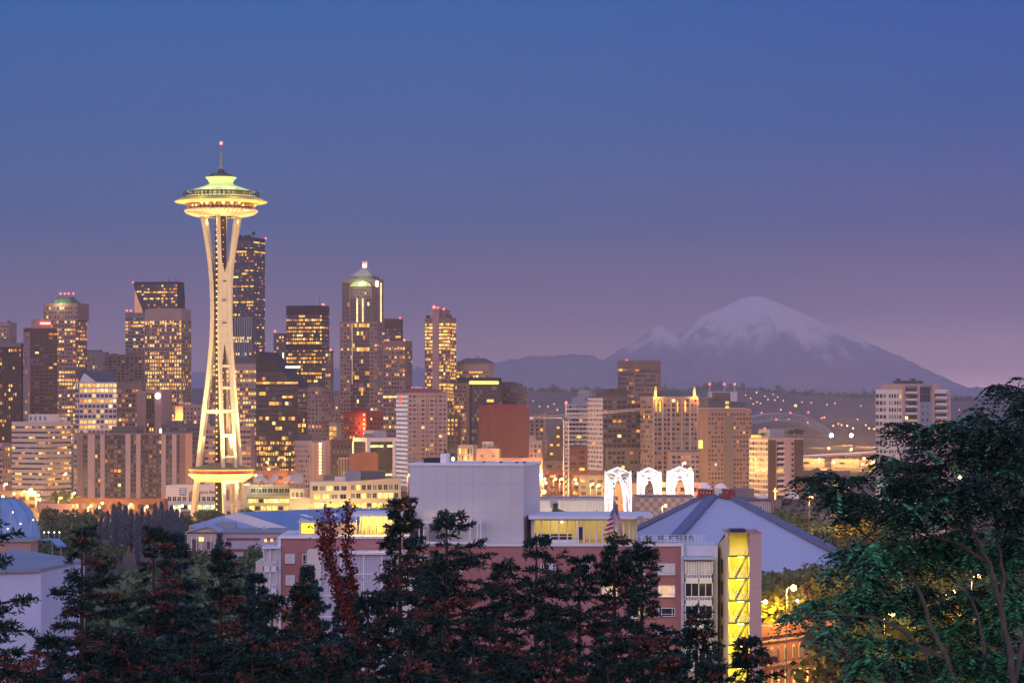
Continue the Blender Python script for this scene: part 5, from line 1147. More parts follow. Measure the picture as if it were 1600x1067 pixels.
# arena
C = Vector((66.7, 850, 0)); D = 51.0; zt, ze = 28.6, 6.8
Rv = Vector((math.cos(R(-30)), math.sin(R(-30)), 0)); Fv = Vector((-math.sin(R(30)), -math.cos(R(30)), 0))
Rc, Lc, Fc, Bc = C+Rv*D, C-Rv*D, C+Fv*D, C-Fv*D
r = bld('arena', 'arena with a huge pale blue pyramid roof, dark ridge beams and red truss ends', 'arena', (C.x, C.y, 0))
am = bpy.data.materials.new('arena_roof_metal'); am.use_nodes = True
def _am():
    nt = am.node_tree; N = nt.nodes; L = nt.links; b = N['Principled BSDF']; b.inputs['Roughness'].default_value = .5
    tc = N.new('ShaderNodeTexCoord'); mp = N.new('ShaderNodeMapping'); mp.inputs['Rotation'].default_value = (0, 0, R(15)); L.new(tc.outputs['Object'], mp.inputs[0])
    sp = N.new('ShaderNodeSeparateXYZ'); L.new(mp.outputs[0], sp.inputs[0])
    def stripe(sock, period, wdt):
        m = N.new('ShaderNodeMath'); m.operation = 'DIVIDE'; m.inputs[1].default_value = period; L.new(sock, m.inputs[0])
        f = N.new('ShaderNodeMath'); f.operation = 'FRACT'; L.new(m.outputs[0], f.inputs[0])
        g = N.new('ShaderNodeMath'); g.operation = 'LESS_THAN'; g.inputs[1].default_value = wdt; L.new(f.outputs[0], g.inputs[0]); return g.outputs[0]
    a = stripe(sp.outputs['X'], 1.0, .2); c = stripe(sp.outputs['Z'], .62, .1)
    mx = N.new('ShaderNodeMath'); mx.operation = 'MAXIMUM'; L.new(a, mx.inputs[0]); L.new(c, mx.inputs[1])
    k = N.new('ShaderNodeMix'); k.data_type = 'RGBA'; k.inputs[6].default_value = (.33, .40, .60, 1); k.inputs[7].default_value = (.26, .33, .52, 1); L.new(mx.outputs[0], k.inputs[0])
    L.new(k.outputs[2], b.inputs['Base Color'])
_am()
def ca(v, z): return (v.x-C.x, v.y-C.y, z)
for A, B_2 in ((Fc, Rc), (Lc, Fc), (Bc, Lc), (Rc, Bc)):
    b = MB(); g_ = 5.0; mA = C+(A-C).normalized()*g_; mB = C+(B_2-C).normalized()*g_
    b.mesh([ca(A, ze), ca(B_2, ze), ca(mB, zt), ca(mA, zt), ca(A, ze-.8), ca(B_2, ze-.8), ca(mB, zt-.8), ca(mA, zt-.8)], [(0,1,2,3), (7,6,5,4), (0,4,5,1), (1,5,6,2), (3,2,6,7), (0,3,7,4)], am); P(r, 'roof_panel', b)
for A in (Rc, Lc, Fc, Bc):
    b = MB(); d = (A-C).normalized(); b.beam(ca(C+d*4, zt+.5), ca(C+d*(D+2), ze+.3), 3.4, 1.4, mat('ridge_blue', (.07, .12, .26), rough=.5, noise=.1)); bb = P(r, 'ridge_beam', b)
b = MB(); b.box(-4, 4, -4, 4, zt-1, zt+.4, M['blueroof']); P(r, 'roof_cap', b)
for px0, px1, py in ((1090, 1114, 0), (1128, 1149, 0)):
    b = MB(); x0 = X(px0, 846)-C.x; x1 = X(px1, 846)-C.x
    for k in range(5): b.beam((x0+(x1-x0)*k/5, -4, zt+.4), (x0+(x1-x0)*(k+1)/5, -4, zt+2.6), .45, .45, M['red']); b.beam((x0+(x1-x0)*(k+1)/5, -4, zt+.4), (x0+(x1-x0)*k/5, -4, zt+2.6), .45, .45, M['red'])
    b.beam((x0, -4, zt+2.7), (x1, -4, zt+2.2), .6, .6, M['red']); b.beam((x0, -4, zt+.4), (x1, -4, zt+.4), .6, .6, M['red']); b.box(x0, x0+1.6, -4.8, -3.4, zt-.2, zt+1.6, M['red']); P(r, 'red_truss', b)
b = MB()
for A, B_2 in ((Fc, Rc), (Lc, Fc), (Bc, Lc), (Rc, Bc)): b.beam(ca(A+(C-A)*.05, ze/2), ca(B_2+(C-B_2)*.05, ze/2), .6, ze-.6, M['steel'])
P(r, 'wall', b)
for px, py, h in ((1117, 784, 1), (1127, 784, 1)): pass
# construction crane
r = bld('tower_crane', 'white lattice tower crane with a long jib and a red lamp', 'crane', (X(884.5, 1500), 1500, 0))
b = MB(); w = 1.45; H1 = Z(655, 1500)
for sx, sy in ((-w, -w), (w, -w), (w, w), (-w, w)): b.tube([(sx, sy, 0), (sx, sy, H1)], .22, 4, PALE)
for k in range(int(H1/3)):
    z0 = 3*k; b.tube([(-w, -w, z0), (w, -w, z0+3)], .14, 3, PALE); b.tube([(w, -w, z0), (-w, -w, z0+3)], .14, 3, PALE); b.tube([(-w, w, z0), (w, w, z0+3)], .14, 3, PALE); b.tube([(w, -w, z0), (w, w, z0+3)], .14, 3, PALE); b.tube([(-w, -w, z0), (-w, w, z0+3)], .14, 3, PALE)
P(r, 'mast', b)
b = MB(); L1 = lambda px: (px-884.5)*1500/F
b.tube([(L1(828), 0, Z(652.5, 1500)), (L1(884), 0, Z(652.5, 1500))], .22, 4, PALE); b.tube([(L1(832), 0, Z(650.5, 1500)), (L1(884), 0, Z(648, 1500))], .12, 4, PALE); b.box(L1(828), L1(833), -1, 1, Z(655, 1500), Z(651, 1500), PALE)
b.box(L1(833), L1(837), -.8, .8, Z(660, 1500), Z(653, 1500), M['slate']); b.box(L1(878), L1(889), -1.2, 1.2, Z(657, 1500), Z(652, 1500), M['slate']); P(r, 'counter_jib', b)
b = MB()
for yy, zz in ((-.7, 651.5), (.7, 651.5), (0, 648.5)): b.tube([(L1(885), yy, Z(zz, 1500)), (L1(1000), yy-6, Z(zz-11, 1500))], .13, 4, PALE)
for k in range(36):
    t0 = k/36; t1 = (k+1)/36; A = Vector((L1(885), 0, Z(651.5, 1500))).lerp(Vector((L1(1000), -6, Z(640.5, 1500))), t0); B2 = Vector((L1(885), 0, Z(648.5, 1500))).lerp(Vector((L1(1000), -6, Z(637.5, 1500))), (t0+t1)/2); C2 = Vector((L1(885), 0, Z(651.5, 1500))).lerp(Vector((L1(1000), -6, Z(640.5, 1500))), t1); b.tube([A, B2, C2], .08, 3, PALE)
P(r, 'jib', b)
b = MB(); b.tube([(0, 0, H1), (0, 0, Z(631, 1500))], .35, 5, PALE); b.tube([(0, 0, Z(631, 1500)), (L1(940), -3, Z(644, 1500))], .06, 3, PALE); b.tube([(0, 0, Z(631, 1500)), (L1(840), 0, Z(652, 1500))], .06, 3, PALE); b.sphere((0, 0, Z(629, 1500)), .6, 8, BEACON); P(r, 'tower_top', b)
# low jumble and background rows of the flats
jm = [(846, 945, 738, 1600, 'plum', 'long reddish wall behind the crane foot'), (905, 960, 745, 1500, 'grey', 'low grey flat roofed shed left of the tallest arch'), (840, 880, 722, 1750, 'rose', 'pinkish low block left of the crane mast'), (890, 945, 700, 1720, 'plum', 'dark plum block between the crane mast and the pale flank tower'), (940, 1000, 758, 1400, 'stone', 'low stone building seen through the tallest arch'), (1030, 1110, 756, 1400, 'rose', 'low pinkish block behind the two smaller arches'),
      (780, 850, 718, 1500, 'rose', 'low pink block behind the white rooftop slab'), (690, 716, 704, 1850, 'taupe', 'short tan block beside the glaring orange street lamp'), (505, 540, 745, 1450, 'slate', 'low dark shed behind the tan office roof box'), (395, 460, 738, 1480, 'brick', 'low brown brick building right of the observation tower foot'),
      (1256, 1330, 738, 1500, 'slate', 'low grey warehouse right of the condominium'), (1225, 1300, 795, 1000, 'slate', 'dark low roof beyond the arena ridge'), (105, 260, 782, 1380, 'brick', 'long low brick building behind the dark poplars'), (60, 115, 790, 1250, 'rose', 'low pale pink building right of the blue canopy'), (-20, 60, 770, 1400, 'stone', 'low stone building under the banded office block'),
      (385, 400, 700, 1900, 'stone', 'narrow stone block right of the observation tower leg')]
for i, (a, b_, yt, Yd, mm, lb) in enumerate(jm):
    t = Tower('low_building', lb, 'building', a, b_-3, b_, yt, Yd, 12, mm, cap=14); t.vol(); t.front(z0=1.5, z1=t.h-.8, lit=.15, fh=3.8, bw=5, ww=.6, wh=.45, rows=0); t.done()
t = Tower('office_building', 'pinkish office block with window bands seen between the tower legs', 'building', 318, 392, 396, 668, 1780, 10, 'rose', cap=50)
t.vol(); t.front(z1=t.h-1, lit=.12, fh=3.5, bw=3, ww=.85, wh=.42, pal='std', rows=.8); t.pent(.1, .35, .2, .7, 10, 'slate'); point_light(t.root, (-20, -8, 6), 12000, (1, .55, .12), 1); t.done()
# south: viaduct, arched stadium roof, flats
r = bld('elevated_road', 'long elevated road crossing the gap left of the solitary apartment tower', 'bridge', (X(1320, 2650), 2650, 0))
b = MB(); k9 = lambda px: X(px, 2650)-X(1320, 2650); b.beam((k9(1240), -40, Z(713, 2650)), (k9(1480), 60, Z(704, 2650)), 12, 1.6, M['pink']); b.beam((k9(1240), -46, Z(710.5, 2650)), (k9(1480), 54, Z(702, 2650)), .5, 1.0, emis('rail_glow', (1, .55, .5), .9)); P(r, 'deck', b)
for k in range(16):
    b = MB(); f = k/15; b.box(k9(1240+240*f)-1, k9(1240+240*f)+1, -40+100*f-1.5, -40+100*f+1.5, 0, Z(713-9*f, 2650), M['pink']); P(r, 'pier', b)
r = bld('stadium', 'far stadium with a long arched truss roof fading into the haze', 'stadium', (X(1240, 4300), 4300, 0))
k9 = lambda px: X(px, 4300)-X(1240, 4300); b = MB(); pts = []
for i in range(25):
    t = i/24; px = 1160+145*t; py = 646+34*abs(t-.42)**2.2/(.58**2.2) if t > .42 else 646+10*((.42-t)/.42)**2
    pts.append((k9(px), 0, Z(py, 4300)))
for yy in (0, 60): 
    b.tube([(p[0], yy, p[2]) for p in pts], 1.4, 5, M['steel']); b.tube([(p[0], yy, p[2]-11) for p in pts], 1.2, 5, M['steel'])
    for i in range(24): b.tube([(pts[i][0], yy, pts[i][2]), (pts[i+1][0], yy, pts[i+1][2]-11)], .6, 4, M['steel']); b.tube([(pts[i+1][0], yy, pts[i+1][2]), (pts[i][0], yy, pts[i][2]-11)], .6, 4, M['steel'])
P(r, 'roof_truss', b); b = MB(); b.box(k9(1180), k9(1310), 5, 55, 0, Z(690, 4300), M['stone']); b.box(k9(1190), k9(1290), 10, 50, Z(690, 4300), Z(668, 4300), M['grey']); P(r, 'stand', b)
fl = [(1262, 1300, 702, 3300, 'rose', 'peach warehouse beyond the elevated road, nearest the condominium'), (1300, 1335, 697, 3450, 'tan', 'pinkish warehouse behind the tall lamp masts'), (1338, 1378, 699, 3300, 'rose', 'low lit shed left of the solitary apartment tower'), (1255, 1290, 718, 2350, 'tan', 'small tan shed under the elevated road near the condominium'), (1300, 1345, 719, 2350, 'rose', 'low pink shed under the middle of the elevated road'), (1345, 1400, 720, 2300, 'tan', 'low tan shed under the road beside the solitary tower'), (1490, 1600, 700, 3200, 'grey', 'long grey warehouse behind the right hand tree')]
for a, b_, yt, Yd, mm, lb in fl:
    t = Tower('warehouse', lb, 'warehouse', a, b_-2, b_, yt, Yd, 8, mm, cap=10); t.vol(); t.front(z0=1.5, z1=t.h-.8, lit=.5, fh=4.5, bw=7, ww=.7, wh=.4, rows=0, pal='std'); t.done()
    point_light(t.root, (-t.a/2, -14, 12), 60000, (1, .48, .12), 2)
b = MB()
r = bld('terminal', 'distant floodlit harbour cranes and sheds on the hill top behind the brown brick tower', 'building', (X(1130, 7000), 7000, 0)); k9 = lambda px: X(px, 7000)-X(1130, 7000)
b = MB(); b.box(k9(1108), k9(1152), 0, 60, 0, Z(612, 7000), M['pale'])
for px in (1109, 1132, 1148): b.tube([(k9(px), 0, Z(612, 7000)), (k9(px), 0, Z(601, 7000))], 1.5, 5, M['pale']); b.sphere((k9(px), 0, Z(600, 7000)), 2.6, 6, BEACON)
P(r, 'wall', b)
# ---------------------------------------------------------------- the brick residence (about 350 m off)
YB = 350.0; ub = YB/F
brickm = bpy.data.materials.new('pink_brick'); brickm.use_nodes = True
def _brick(m, c1, c2, mo, sc=1.0):
    nt = m.node_tree; N = nt.nodes; L = nt.links; b = N['Principled BSDF']; b.inputs['Roughness'].default_value = .9
    tc = N.new('ShaderNodeTexCoord'); sp = N.new('ShaderNodeSeparateXYZ'); cb = N.new('ShaderNodeCombineXYZ'); L.new(tc.outputs['Object'], sp.inputs[0])
    ad = N.new('ShaderNodeMath'); ad.operation = 'ADD'; L.new(sp.outputs['X'], ad.inputs[0]); L.new(sp.outputs['Y'], ad.inputs[1])
    L.new(ad.outputs[0], cb.inputs['X']); L.new(sp.outputs['Z'], cb.inputs['Y'])
    br = N.new('ShaderNodeTexBrick'); br.inputs['Color1'].default_value = (*c1, 1); br.inputs['Color2'].default_value = (*c2, 1); br.inputs['Mortar'].default_value = (*mo, 1)
    br.inputs['Scale'].default_value = sc; br.inputs['Brick Width'].default_value = .3; br.inputs['Row Height'].default_value = .12; br.inputs['Mortar Size'].default_value = .012
    L.new(cb.outputs[0], br.inputs['Vector']); nz = N.new('ShaderNodeTexNoise'); nz.inputs['Scale'].default_value = .35; nz.inputs['Detail'].default_value = 6; L.new(tc.outputs['Object'], nz.inputs['Vector'])
    mx = N.new('ShaderNodeMix'); mx.data_type = 'RGBA'; mx.blend_type = 'OVERLAY'; mx.inputs[0].default_value = .28; L.new(br.outputs[0], mx.inputs[6]); L.new(nz.outputs[0], mx.inputs[7]); L.new(mx.outputs[2], b.inputs['Base Color'])
_brick(brickm, (.40, .17, .17), (.34, .13, .13), (.36, .22, .22))
def panel_mat(name, col, joint, px, pz, wdt=.05):
    m = bpy.data.materials.new(name); m.use_nodes = True; nt = m.node_tree; N = nt.nodes; L = nt.links; b = N['Principled BSDF']; b.inputs['Roughness'].default_value = .75
    tc = N.new('ShaderNodeTexCoord'); sp = N.new('ShaderNodeSeparateXYZ'); L.new(tc.outputs['Object'], sp.inputs[0]); ad = N.new('ShaderNodeMath'); ad.operation = 'ADD'; L.new(sp.outputs['X'], ad.inputs[0]); L.new(sp.outputs['Y'], ad.inputs[1])
    outs = []
    for sock, per in ((ad.outputs[0], px), (sp.outputs['Z'], pz)):
        d = N.new('ShaderNodeMath'); d.operation = 'DIVIDE'; d.inputs[1].default_value = per; L.new(sock, d.inputs[0]); f = N.new('ShaderNodeMath'); f.operation = 'FRACT'; L.new(d.outputs[0], f.inputs[0]); g = N.new('ShaderNodeMath'); g.operation = 'LESS_THAN'; g.inputs[1].default_value = wdt/per; L.new(f.outputs[0], g.inputs[0]); outs.append(g.outputs[0])
    mx = N.new('ShaderNodeMath'); mx.operation = 'MAXIMUM'; L.new(outs[0], mx.inputs[0]); L.new(outs[1], mx.inputs[1])
    nz = N.new('ShaderNodeTexNoise'); nz.inputs['Scale'].default_value = .25; nz.inputs['Detail'].default_value = 6; L.new(tc.outputs['Object'], nz.inputs['Vector'])
    mr = N.new('ShaderNodeMapRange'); mr.inputs['To Min'].default_value = .86; mr.inputs['To Max'].default_value = 1.1; L.new(nz.outputs[0], mr.inputs[0])
    k = N.new('ShaderNodeMix'); k.data_type = 'RGBA'; k.inputs[6].default_value = (*col, 1); k.inputs[7].default_value = (*joint, 1); L.new(mx.outputs[0], k.inputs[0])
    s = N.new('ShaderNodeVectorMath'); s.operation = 'SCALE'; L.new(k.outputs[2], s.inputs[0]); L.new(mr.outputs[0], s.inputs['Scale']); L.new(s.outputs[0], b.inputs['Base Color']); return m
slabm = panel_mat('tower_slab_panels', (.50, .50, .55), (.36, .36, .42), 1.75, 3.9)
trim = mat('white_trim', (.66, .68, .76), rough=.6, noise=.05)
rb = bld('brick_residence', 'long pink brick residence with white trim, balconies and a glazed rooftop lounge below the flag', 'apartment block', (X(850, YB), YB, 0))
def bx_(px): return X(px, YB)-X(850, YB)
def bz(py, Yd=YB): return Z(py, Yd)
z0b = 6
b = MB(); b.box(bx_(620), bx_(1066), 0, 16, z0b-6, bz(853), brickm); P(rb, 'brick_wall', b)
b = MB(); b.box(bx_(618), bx_(1068), -.25, 16.2, bz(853), bz(849), trim); b.box(bx_(1064), bx_(1068.5), -.3, .0, 0, bz(853), trim); P(rb, 'parapet', b)
b = MB(); b.box(bx_(618), bx_(1066), .2, 16, bz(849)-.25, bz(849)-.1, M['roofgrey']); P(rb, 'roof', b)
curt = mat('curtain_pale', (.55, .55, .62), noise=.2, scale=3)
def bwin(x0, x1, y0, y1, kind, root=rb, off=0.0, ydeep=0):
    b = MB(); a0, a1, c0, c1 = bx_(x0), bx_(x1), bz(y1), bz(y0); w = a1-a0; h = c1-c0; t = .10; yo = off
    fr = trim
    b.box(a0, a1, yo-.06, yo+.03, c0, c0+t, fr); b.box(a0, a1, yo-.06, yo+.03, c1-t, c1, fr); b.box(a0, a0+t, yo-.06, yo+.03, c0+t, c1-t, fr); b.box(a1-t, a1, yo-.06, yo+.03, c0+t, c1-t, fr)
    for f in ((.18, .82) if w > 1.2 else (.5,)): b.box(a0+w*f-.04, a0+w*f+.04, yo-.05, yo+.03, c0+t, c1-t, fr)
    b.box(a0+t, a1-t, yo-.05, yo+.02, c0+h*.26, c0+h*.26+.07, fr)
    wf = b.build('window', None, root)
    g = MB(); mm = {'dark': GLASS, 'curt': curt, 'warm': emis('lit_window_peach', (1, .62, .35), .9, .4, .8), 'mix': GLASS}[kind]
    g.box(a0+t, a1-t, yo-.02, yo-.005, c0+t, c1-t, mm)
    if kind == 'mix': g.box(a0+w*.55, a0+w*.8, yo-.03, yo-.021, c0+h*.3, c1-t, curt)
    if kind == 'curt':
        for i in range(9): g.box(a0+t+(w-2*t)*(i+.2)/9, a0+t+(w-2*t)*(i+.5)/9, yo-.035, yo-.021, c0+h*.3, c1-t, WH)
    g.build('pane', None, wf); s = MB(); s.box(a0-.05, a1+.05, yo-.14, yo+.02, c0-.08, c0, M['slate']); s.build('sill', None, wf)
for x0, x1, y0, y1, k in ((1028, 1055, 880, 898, 'curt'), (1028, 1055, 914, 933, 'warm'), (1029, 1055, 949, 963, 'dark'), (983, 1008, 880, 898, 'curt'), (983, 1008, 914, 932, 'mix'), (984, 1009, 948, 966, 'warm'), (845, 868, 880, 893, 'mix'), (900, 922, 880, 896, 'dark'), (940, 965, 914, 932, 'warm'), (1028, 1055, 983, 1001, 'curt'), (984, 1009, 983, 1001, 'dark'), (700, 722, 880, 896, 'curt'), (760, 782, 914, 930, 'mix'), (645, 668, 885, 902, 'dark'), (1028, 1055, 1017, 1035, 'mix')):
    bwin(x0, x1, y0, y1, k)
# rooftop lounge (right)
b = MB(); zr = bz(849); b.box(bx_(830), bx_(1006), 1.2, 14, bz(812), bz(807), M['steel']); b.mesh([(bx_(826), .2, bz(811)), (bx_(992), .2, bz(811)), (bx_(1024), 6, bz(811)), (bx_(1024), 15, bz(811)), (bx_(826), 15, bz(811)), (bx_(826), .2, bz(806.5)), (bx_(992), .2, bz(806.5)), (bx_(1024), 6, bz(806.5)), (bx_(1024), 15, bz(806.5)), (bx_(826), 15, bz(806.5))], [(0,1,6,5), (1,2,7,6), (2,3,8,7), (3,4,9,8), (4,0,5,9), (5,6,7,8,9), (4,3,2,1,0)], trim)
o = P(rb, 'lounge_roof', b)
b = MB(); b.box(bx_(828), bx_(903), 1.6, 1.75, zr, bz(844), trim); b.box(bx_(833), bx_(1000), 9, 9.2, zr, bz(812), mat('room_wall_yellow', (.62, .55, .32), noise=.1)); b.box(bx_(830), bx_(835), 1.6, 9, zr, bz(812), M['beige']); b.box(bx_(903), bx_(904), 1.6, 9, zr, bz(812), M['beige'])
b.box(bx_(835), bx_(1000), 1.6, 9, zr-.02, zr+.02, M['tan']); P(rb, 'lounge_room', b)
for i, px in enumerate((835, 846, 860, 873.5, 887, 900, 904, 913, 922, 932, 942, 953, 964, 975, 984, 991, 998)):
    b = MB(); yy = 1.5 if px < 985 else 1.5+(px-985)*.3; b.box(bx_(px)-.07, bx_(px)+.07, yy, yy+.14, zr, bz(812), trim); P(rb, 'mullion', b)
b = MB(); b.box(bx_(836), bx_(900), 1.52, 1.6, bz(839), bz(838), trim); b.box(bx_(836), bx_(984), 1.52, 1.6, bz(813.5), bz(812), trim); P(rb, 'mullion_rail', b)
for i in range(4):
    b = MB(); b.box(bx_(849+i*13)-.5, bx_(849+i*13)+.5, 4.5, 5.3, zr, zr+.75, M['brown']); b.box(bx_(849+i*13)-.6, bx_(849+i*13)+.6, 5.4, 5.5, zr, zr+1.0, M['brown']); P(rb, 'lounge_bench', b)
for px in (845, 866, 888, 915, 950): point_light(rb, (bx_(px), 5.5, bz(816)), 200, (1, .74, .24), .3, 'ceiling_light')
b = MB(); b.sphere((bx_(879), 5, bz(818)), .16, 8, emis('white_hot', (1, .97, .8), 5)); P(rb, 'pendant', b)
b = MB(); b.box(bx_(905), bx_(911), 1.7, 1.8, bz(844), bz(824), M['navy']); P(rb, 'lounge_door', b)
# terrace rail with chairs
b = MB()
for px in range(1002, 1104, 6): b.box(bx_(px)-.03, bx_(px)+.03, .35, .41, zr, bz(836), trim)
for yy in (836, 839, 842, 845): b.box(bx_(1002), bx_(1104), .34, .40, bz(yy)-.025, bz(yy)+.025, trim)
P(rb, 'terrace_rail', b)
ch0 = None
for i, (px, dy, rz) in enumerate(((1012, 2, .3), (1022, 3, 1.2), (1031, 2, -.5), (1040, 3.2, 2), (1050, 2.4, 0), (1061, 3, .8), (1071, 2.3, -1), (1083, 3, .4))):
    if ch0 is None:
        c = empty('terrace_chair', (0, 0, 0), 'x', 'chair', 'dark chairs standing on the roof terrace behind the rail')
        b = MB(); b.box(-.25, .25, -.25, .25, .42, .47, darkm); b.build('seat', None, c)
        b = MB(); b.box(-.25, .25, .22, .27, .47, 1.0, darkm); b.build('backrest', None, c)
        for sx in (-.22, .22):
            for sy in (-.22, .22): b = MB(); b.box(sx-.02, sx+.02, sy-.02, sy+.02, 0, .42, darkm); b.build('leg', None, c)
        ch0 = c
    else: c = copy_tree(ch0)
    c.location = (X(px, YB), YB+dy, zr); c.rotation_euler = (0, 0, rz); c['label'] = 'dark terrace chair behind the rail on the brick residence roof'
# white roof block
b = MB()
t = Tower('rooftop_slab', 'big windowless white panelled block rising above the brick residence', 'building', 638, 818, 845, 728, 352, 12, slabm, zb=bz(849), cap=5)
t.vol(rim=0); t.done(False)
b = MB(); b.box(-t.a-.15, .15, -.15, t.b+.15, t.h, t.h+.35, trim); t.part('coping', b)
b = MB(); b.box(t.x(655), t.x(684), 2, 5, t.h+.3, t.h+.95, M['black']); t.part('roof_vent', b); b = MB(); b.box(t.x(684.5), t.x(694), 1, 3, t.h+.3, t.h+1.6, M['white']); b.cyl((t.x(690), 2, t.h+1.6), .2, .2, .5, 8, M['slate']); t.part('lift_housing', b)
for px in (775, 800, 812, 748): b = MB(); b.box(t.x(px), t.x(px+3), 2, 3, t.h+.3, t.h+.55, M['slate']); t.part('roof_vent', b)
b = MB(); b.box(bx_(652), bx_(752), -.4, 2, bz(817), bz(814), trim)
for px in (655, 662, 700, 734, 746, 751): b.box(bx_(px)-.07, bx_(px)+.07, -.35, -.2, zr, bz(817), trim)
b.box(bx_(640), bx_(752), -1.2, 0, zr, zr+.3, trim); P(rb, 'terrace_canopy', b)
b = MB(); b.box(bx_(640), bx_(662), .2, .3, zr, bz(817), GLASS); b.box(bx_(670), bx_(698), .2, .3, zr, bz(817), GLASS2); P(rb, 'terrace_window', b)
# left rooftop greenhouse, lift box
b = MB(); b.box(bx_(546), bx_(640), -.6, 9, bz(806.5), bz(802), trim); b.box(bx_(560), bx_(640), 3.5, 3.7, bz(846), bz(806.5), mat('room_wall_yellow', (.62, .55, .32))); b.box(bx_(540), bx_(626), -.5, 8, bz(852), bz(839.5), trim); P(rb, 'greenhouse_roof', b)
for px in (553, 556, 565, 577, 589, 600, 606, 614, 619, 626): b = MB(); b.box(bx_(px)-.06, bx_(px)+.06, -.3, -.15, bz(840), bz(806), trim); P(rb, 'mullion', b)
plm = emis('lit_interior_gold', (1, .66, .12), 1.3)
b = MB()
for i in range(22):
    px = 557+i*2.9; hh = random.uniform(2, 12); b.box(bx_(px), bx_(px+1.6), 1.2+random.random()*2, 1.4+random.random()*2.2+.2, bz(839), bz(839-hh*2.2), random.choice([M['tan'], M['beige'], M['greenroof'], M['rose']]))
P(rb, 'greenhouse_shelving', b)
for px in (562, 578, 594, 610): point_light(rb, (bx_(px), 1.2, bz(815)), 420, (1, .66, .12), .3, 'ceiling_light')
b = MB(); b.box(bx_(466), bx_(494), 1, 5, bz(850), bz(816), M['beige']); b.box(bx_(494), bx_(556), 2, 6, bz(850), bz(818), M['tan']); b.box(bx_(464), bx_(496), .8, 5.2, bz(816), bz(815), trim); P(rb, 'lift_house', b)
b = MB(); b.box(bx_(470), bx_(490), .93, .99, bz(833.5), bz(817.5), emis('lit_pure_yellow', (1, .78, .05), 1.5, .12, 1)); P(rb, 'lit_window', b)
b = MB()
for px in (484, 492): b.tube([(bx_(px)+.35*math.cos(R(a)), 3, bz(811)+.35*math.sin(R(a))) for a in range(0, 361, 30)], .05, 5, M['grey']); b.tube([(bx_(px), 3, bz(815)), (bx_(px), 3, bz(813))], .05, 5, M['grey'])
P(rb, 'roof_antenna', b)
# left wing
b = MB(); b.box(bx_(440), bx_(640), -1.5, 14, 0, bz(840), brickm); P(rb, 'brick_wall', b); b = MB(); b.box(bx_(436), bx_(642), -1.8, 14.2, bz(840), bz(836.5), trim); b.box(bx_(436), bx_(440.5), -1.75, 0, 0, bz(840), trim); P(rb, 'parapet', b)
for x0, x1, y0, y1, k in ((447, 462, 864, 879, 'curt'), (474, 485, 864, 880, 'dark'), (474, 485, 897, 914, 'dark'), (448, 462, 897, 913, 'curt'), (448, 462, 930, 946, 'mix')): bwin(x0, x1, y0, y1, k, off=-1.5)
lat = panel_mat('lattice_block_screen', (.30, .31, .44), (.52, .54, .66), .28, .28, .10)
b = MB(); b.box(bx_(485), bx_(507), -6, -1.5, 0, bz(856), M['pale']); b.box(bx_(507), bx_(618), -5.6, -1.5, 0, bz(862), lat); b.box(bx_(507), bx_(640), -6.2, -1.6, bz(862), bz(858), trim)
for px in (537, 572, 600): b.box(bx_(px)-.1, bx_(px)+.1, -5.75, -5.6, 0, bz(862), trim)
for py in (892, 925, 958): b.box(bx_(507), bx_(618), -5.72, -5.6, bz(py)-.08, bz(py)+.08, trim)
P(rb, 'screen_wall', b)
b = MB(); b.box(bx_(622), bx_(690), -5, -1.5, 0, bz(866), M['pale']); P(rb, 'white_bay', b)
bwin(642, 660, 884, 900, 'dark', off=-5.0)
# balcony stacks
def balcony(x0, x1, yt, yb, yf, side=None, dark='curt', root=rb):
    b = MB(); a0, a1 = bx_(x0), bx_(x1); c1, c0 = bz(yt), bz(yb); hR = (c1-c0)
    b.box(a0, a1, yf, yf+2.6, c0-.12, c0+.1, trim); b.box(a0, a1, yf, yf+.1, c0+.1, c0+hR*.22, trim); b.box(a0, a1, yf, yf+.12, c0+hR*.36, c0+hR*.41, trim)
    nb = max(4, int((a1-a0)/.35))
    for i in range(nb): b.box(a0+(a1-a0)*i/nb, a0+(a1-a0)*i/nb+.12, yf+.01, yf+.09, c0+hR*.22, c0+hR*.36, trim)
    for f in (0, .5, 1): b.box(a0+(a1-a0-.12)*f, a0+(a1-a0-.12)*f+.12, yf, yf+.12, c0, c1, trim)
    if side: b.box(a1-.1, a1, yf, yf+2.6, c0+.1, c0+hR*.38, trim); b.box(a1-.12, a1, yf+2.4, yf+2.6, c0, c1, trim)
    P(root, 'balcony', b)
    g = MB(); g.box(a0+.1, a1-.1, yf+.5, yf+.56, c0+hR*.38, c1-.1, {'curt': curt, 'dark': GLASS}[dark])
    if dark == 'curt':
        for i in range(10): g.box(a0+.15+(a1-a0-.3)*i/10, a0+.15+(a1-a0-.3)*(i+.4)/10, yf+.42, yf+.5, c0+hR*.38, c1-.1, WH)
    for f in (.25, .5, .75): g.box(a0+(a1-a0)*f-.05, a0+(a1-a0)*f+.05, yf+.44, yf+.56, c0+hR*.38, c1-.1, trim)
    P(root, 'balcony_glazing', g)
for k, (yt, yb, d_) in enumerate(((875, 908, 'curt'), (909, 943, 'dark'), (944, 977, 'dark'), (978, 1011, 'curt'), (1012, 1045, 'dark'))):
    balcony(1068.5, 1112, yt, yb, -2.0, True, d_)
b = MB(); b.box(bx_(1068.5), bx_(1122), .62, 9, 0, bz(852), trim); b.box(bx_(1066), bx_(1114), -2.4, .6, bz(872.5), bz(868.5), mat('canopy_blue', (.35, .45, .62), noise=.05)); P(rb, 'bay_wall', b)
for k, (yt, yb) in enumerate(((856, 890), (891, 924), (925, 958))): balcony(414, 436, yt, yb, -2.5, False, 'curt')
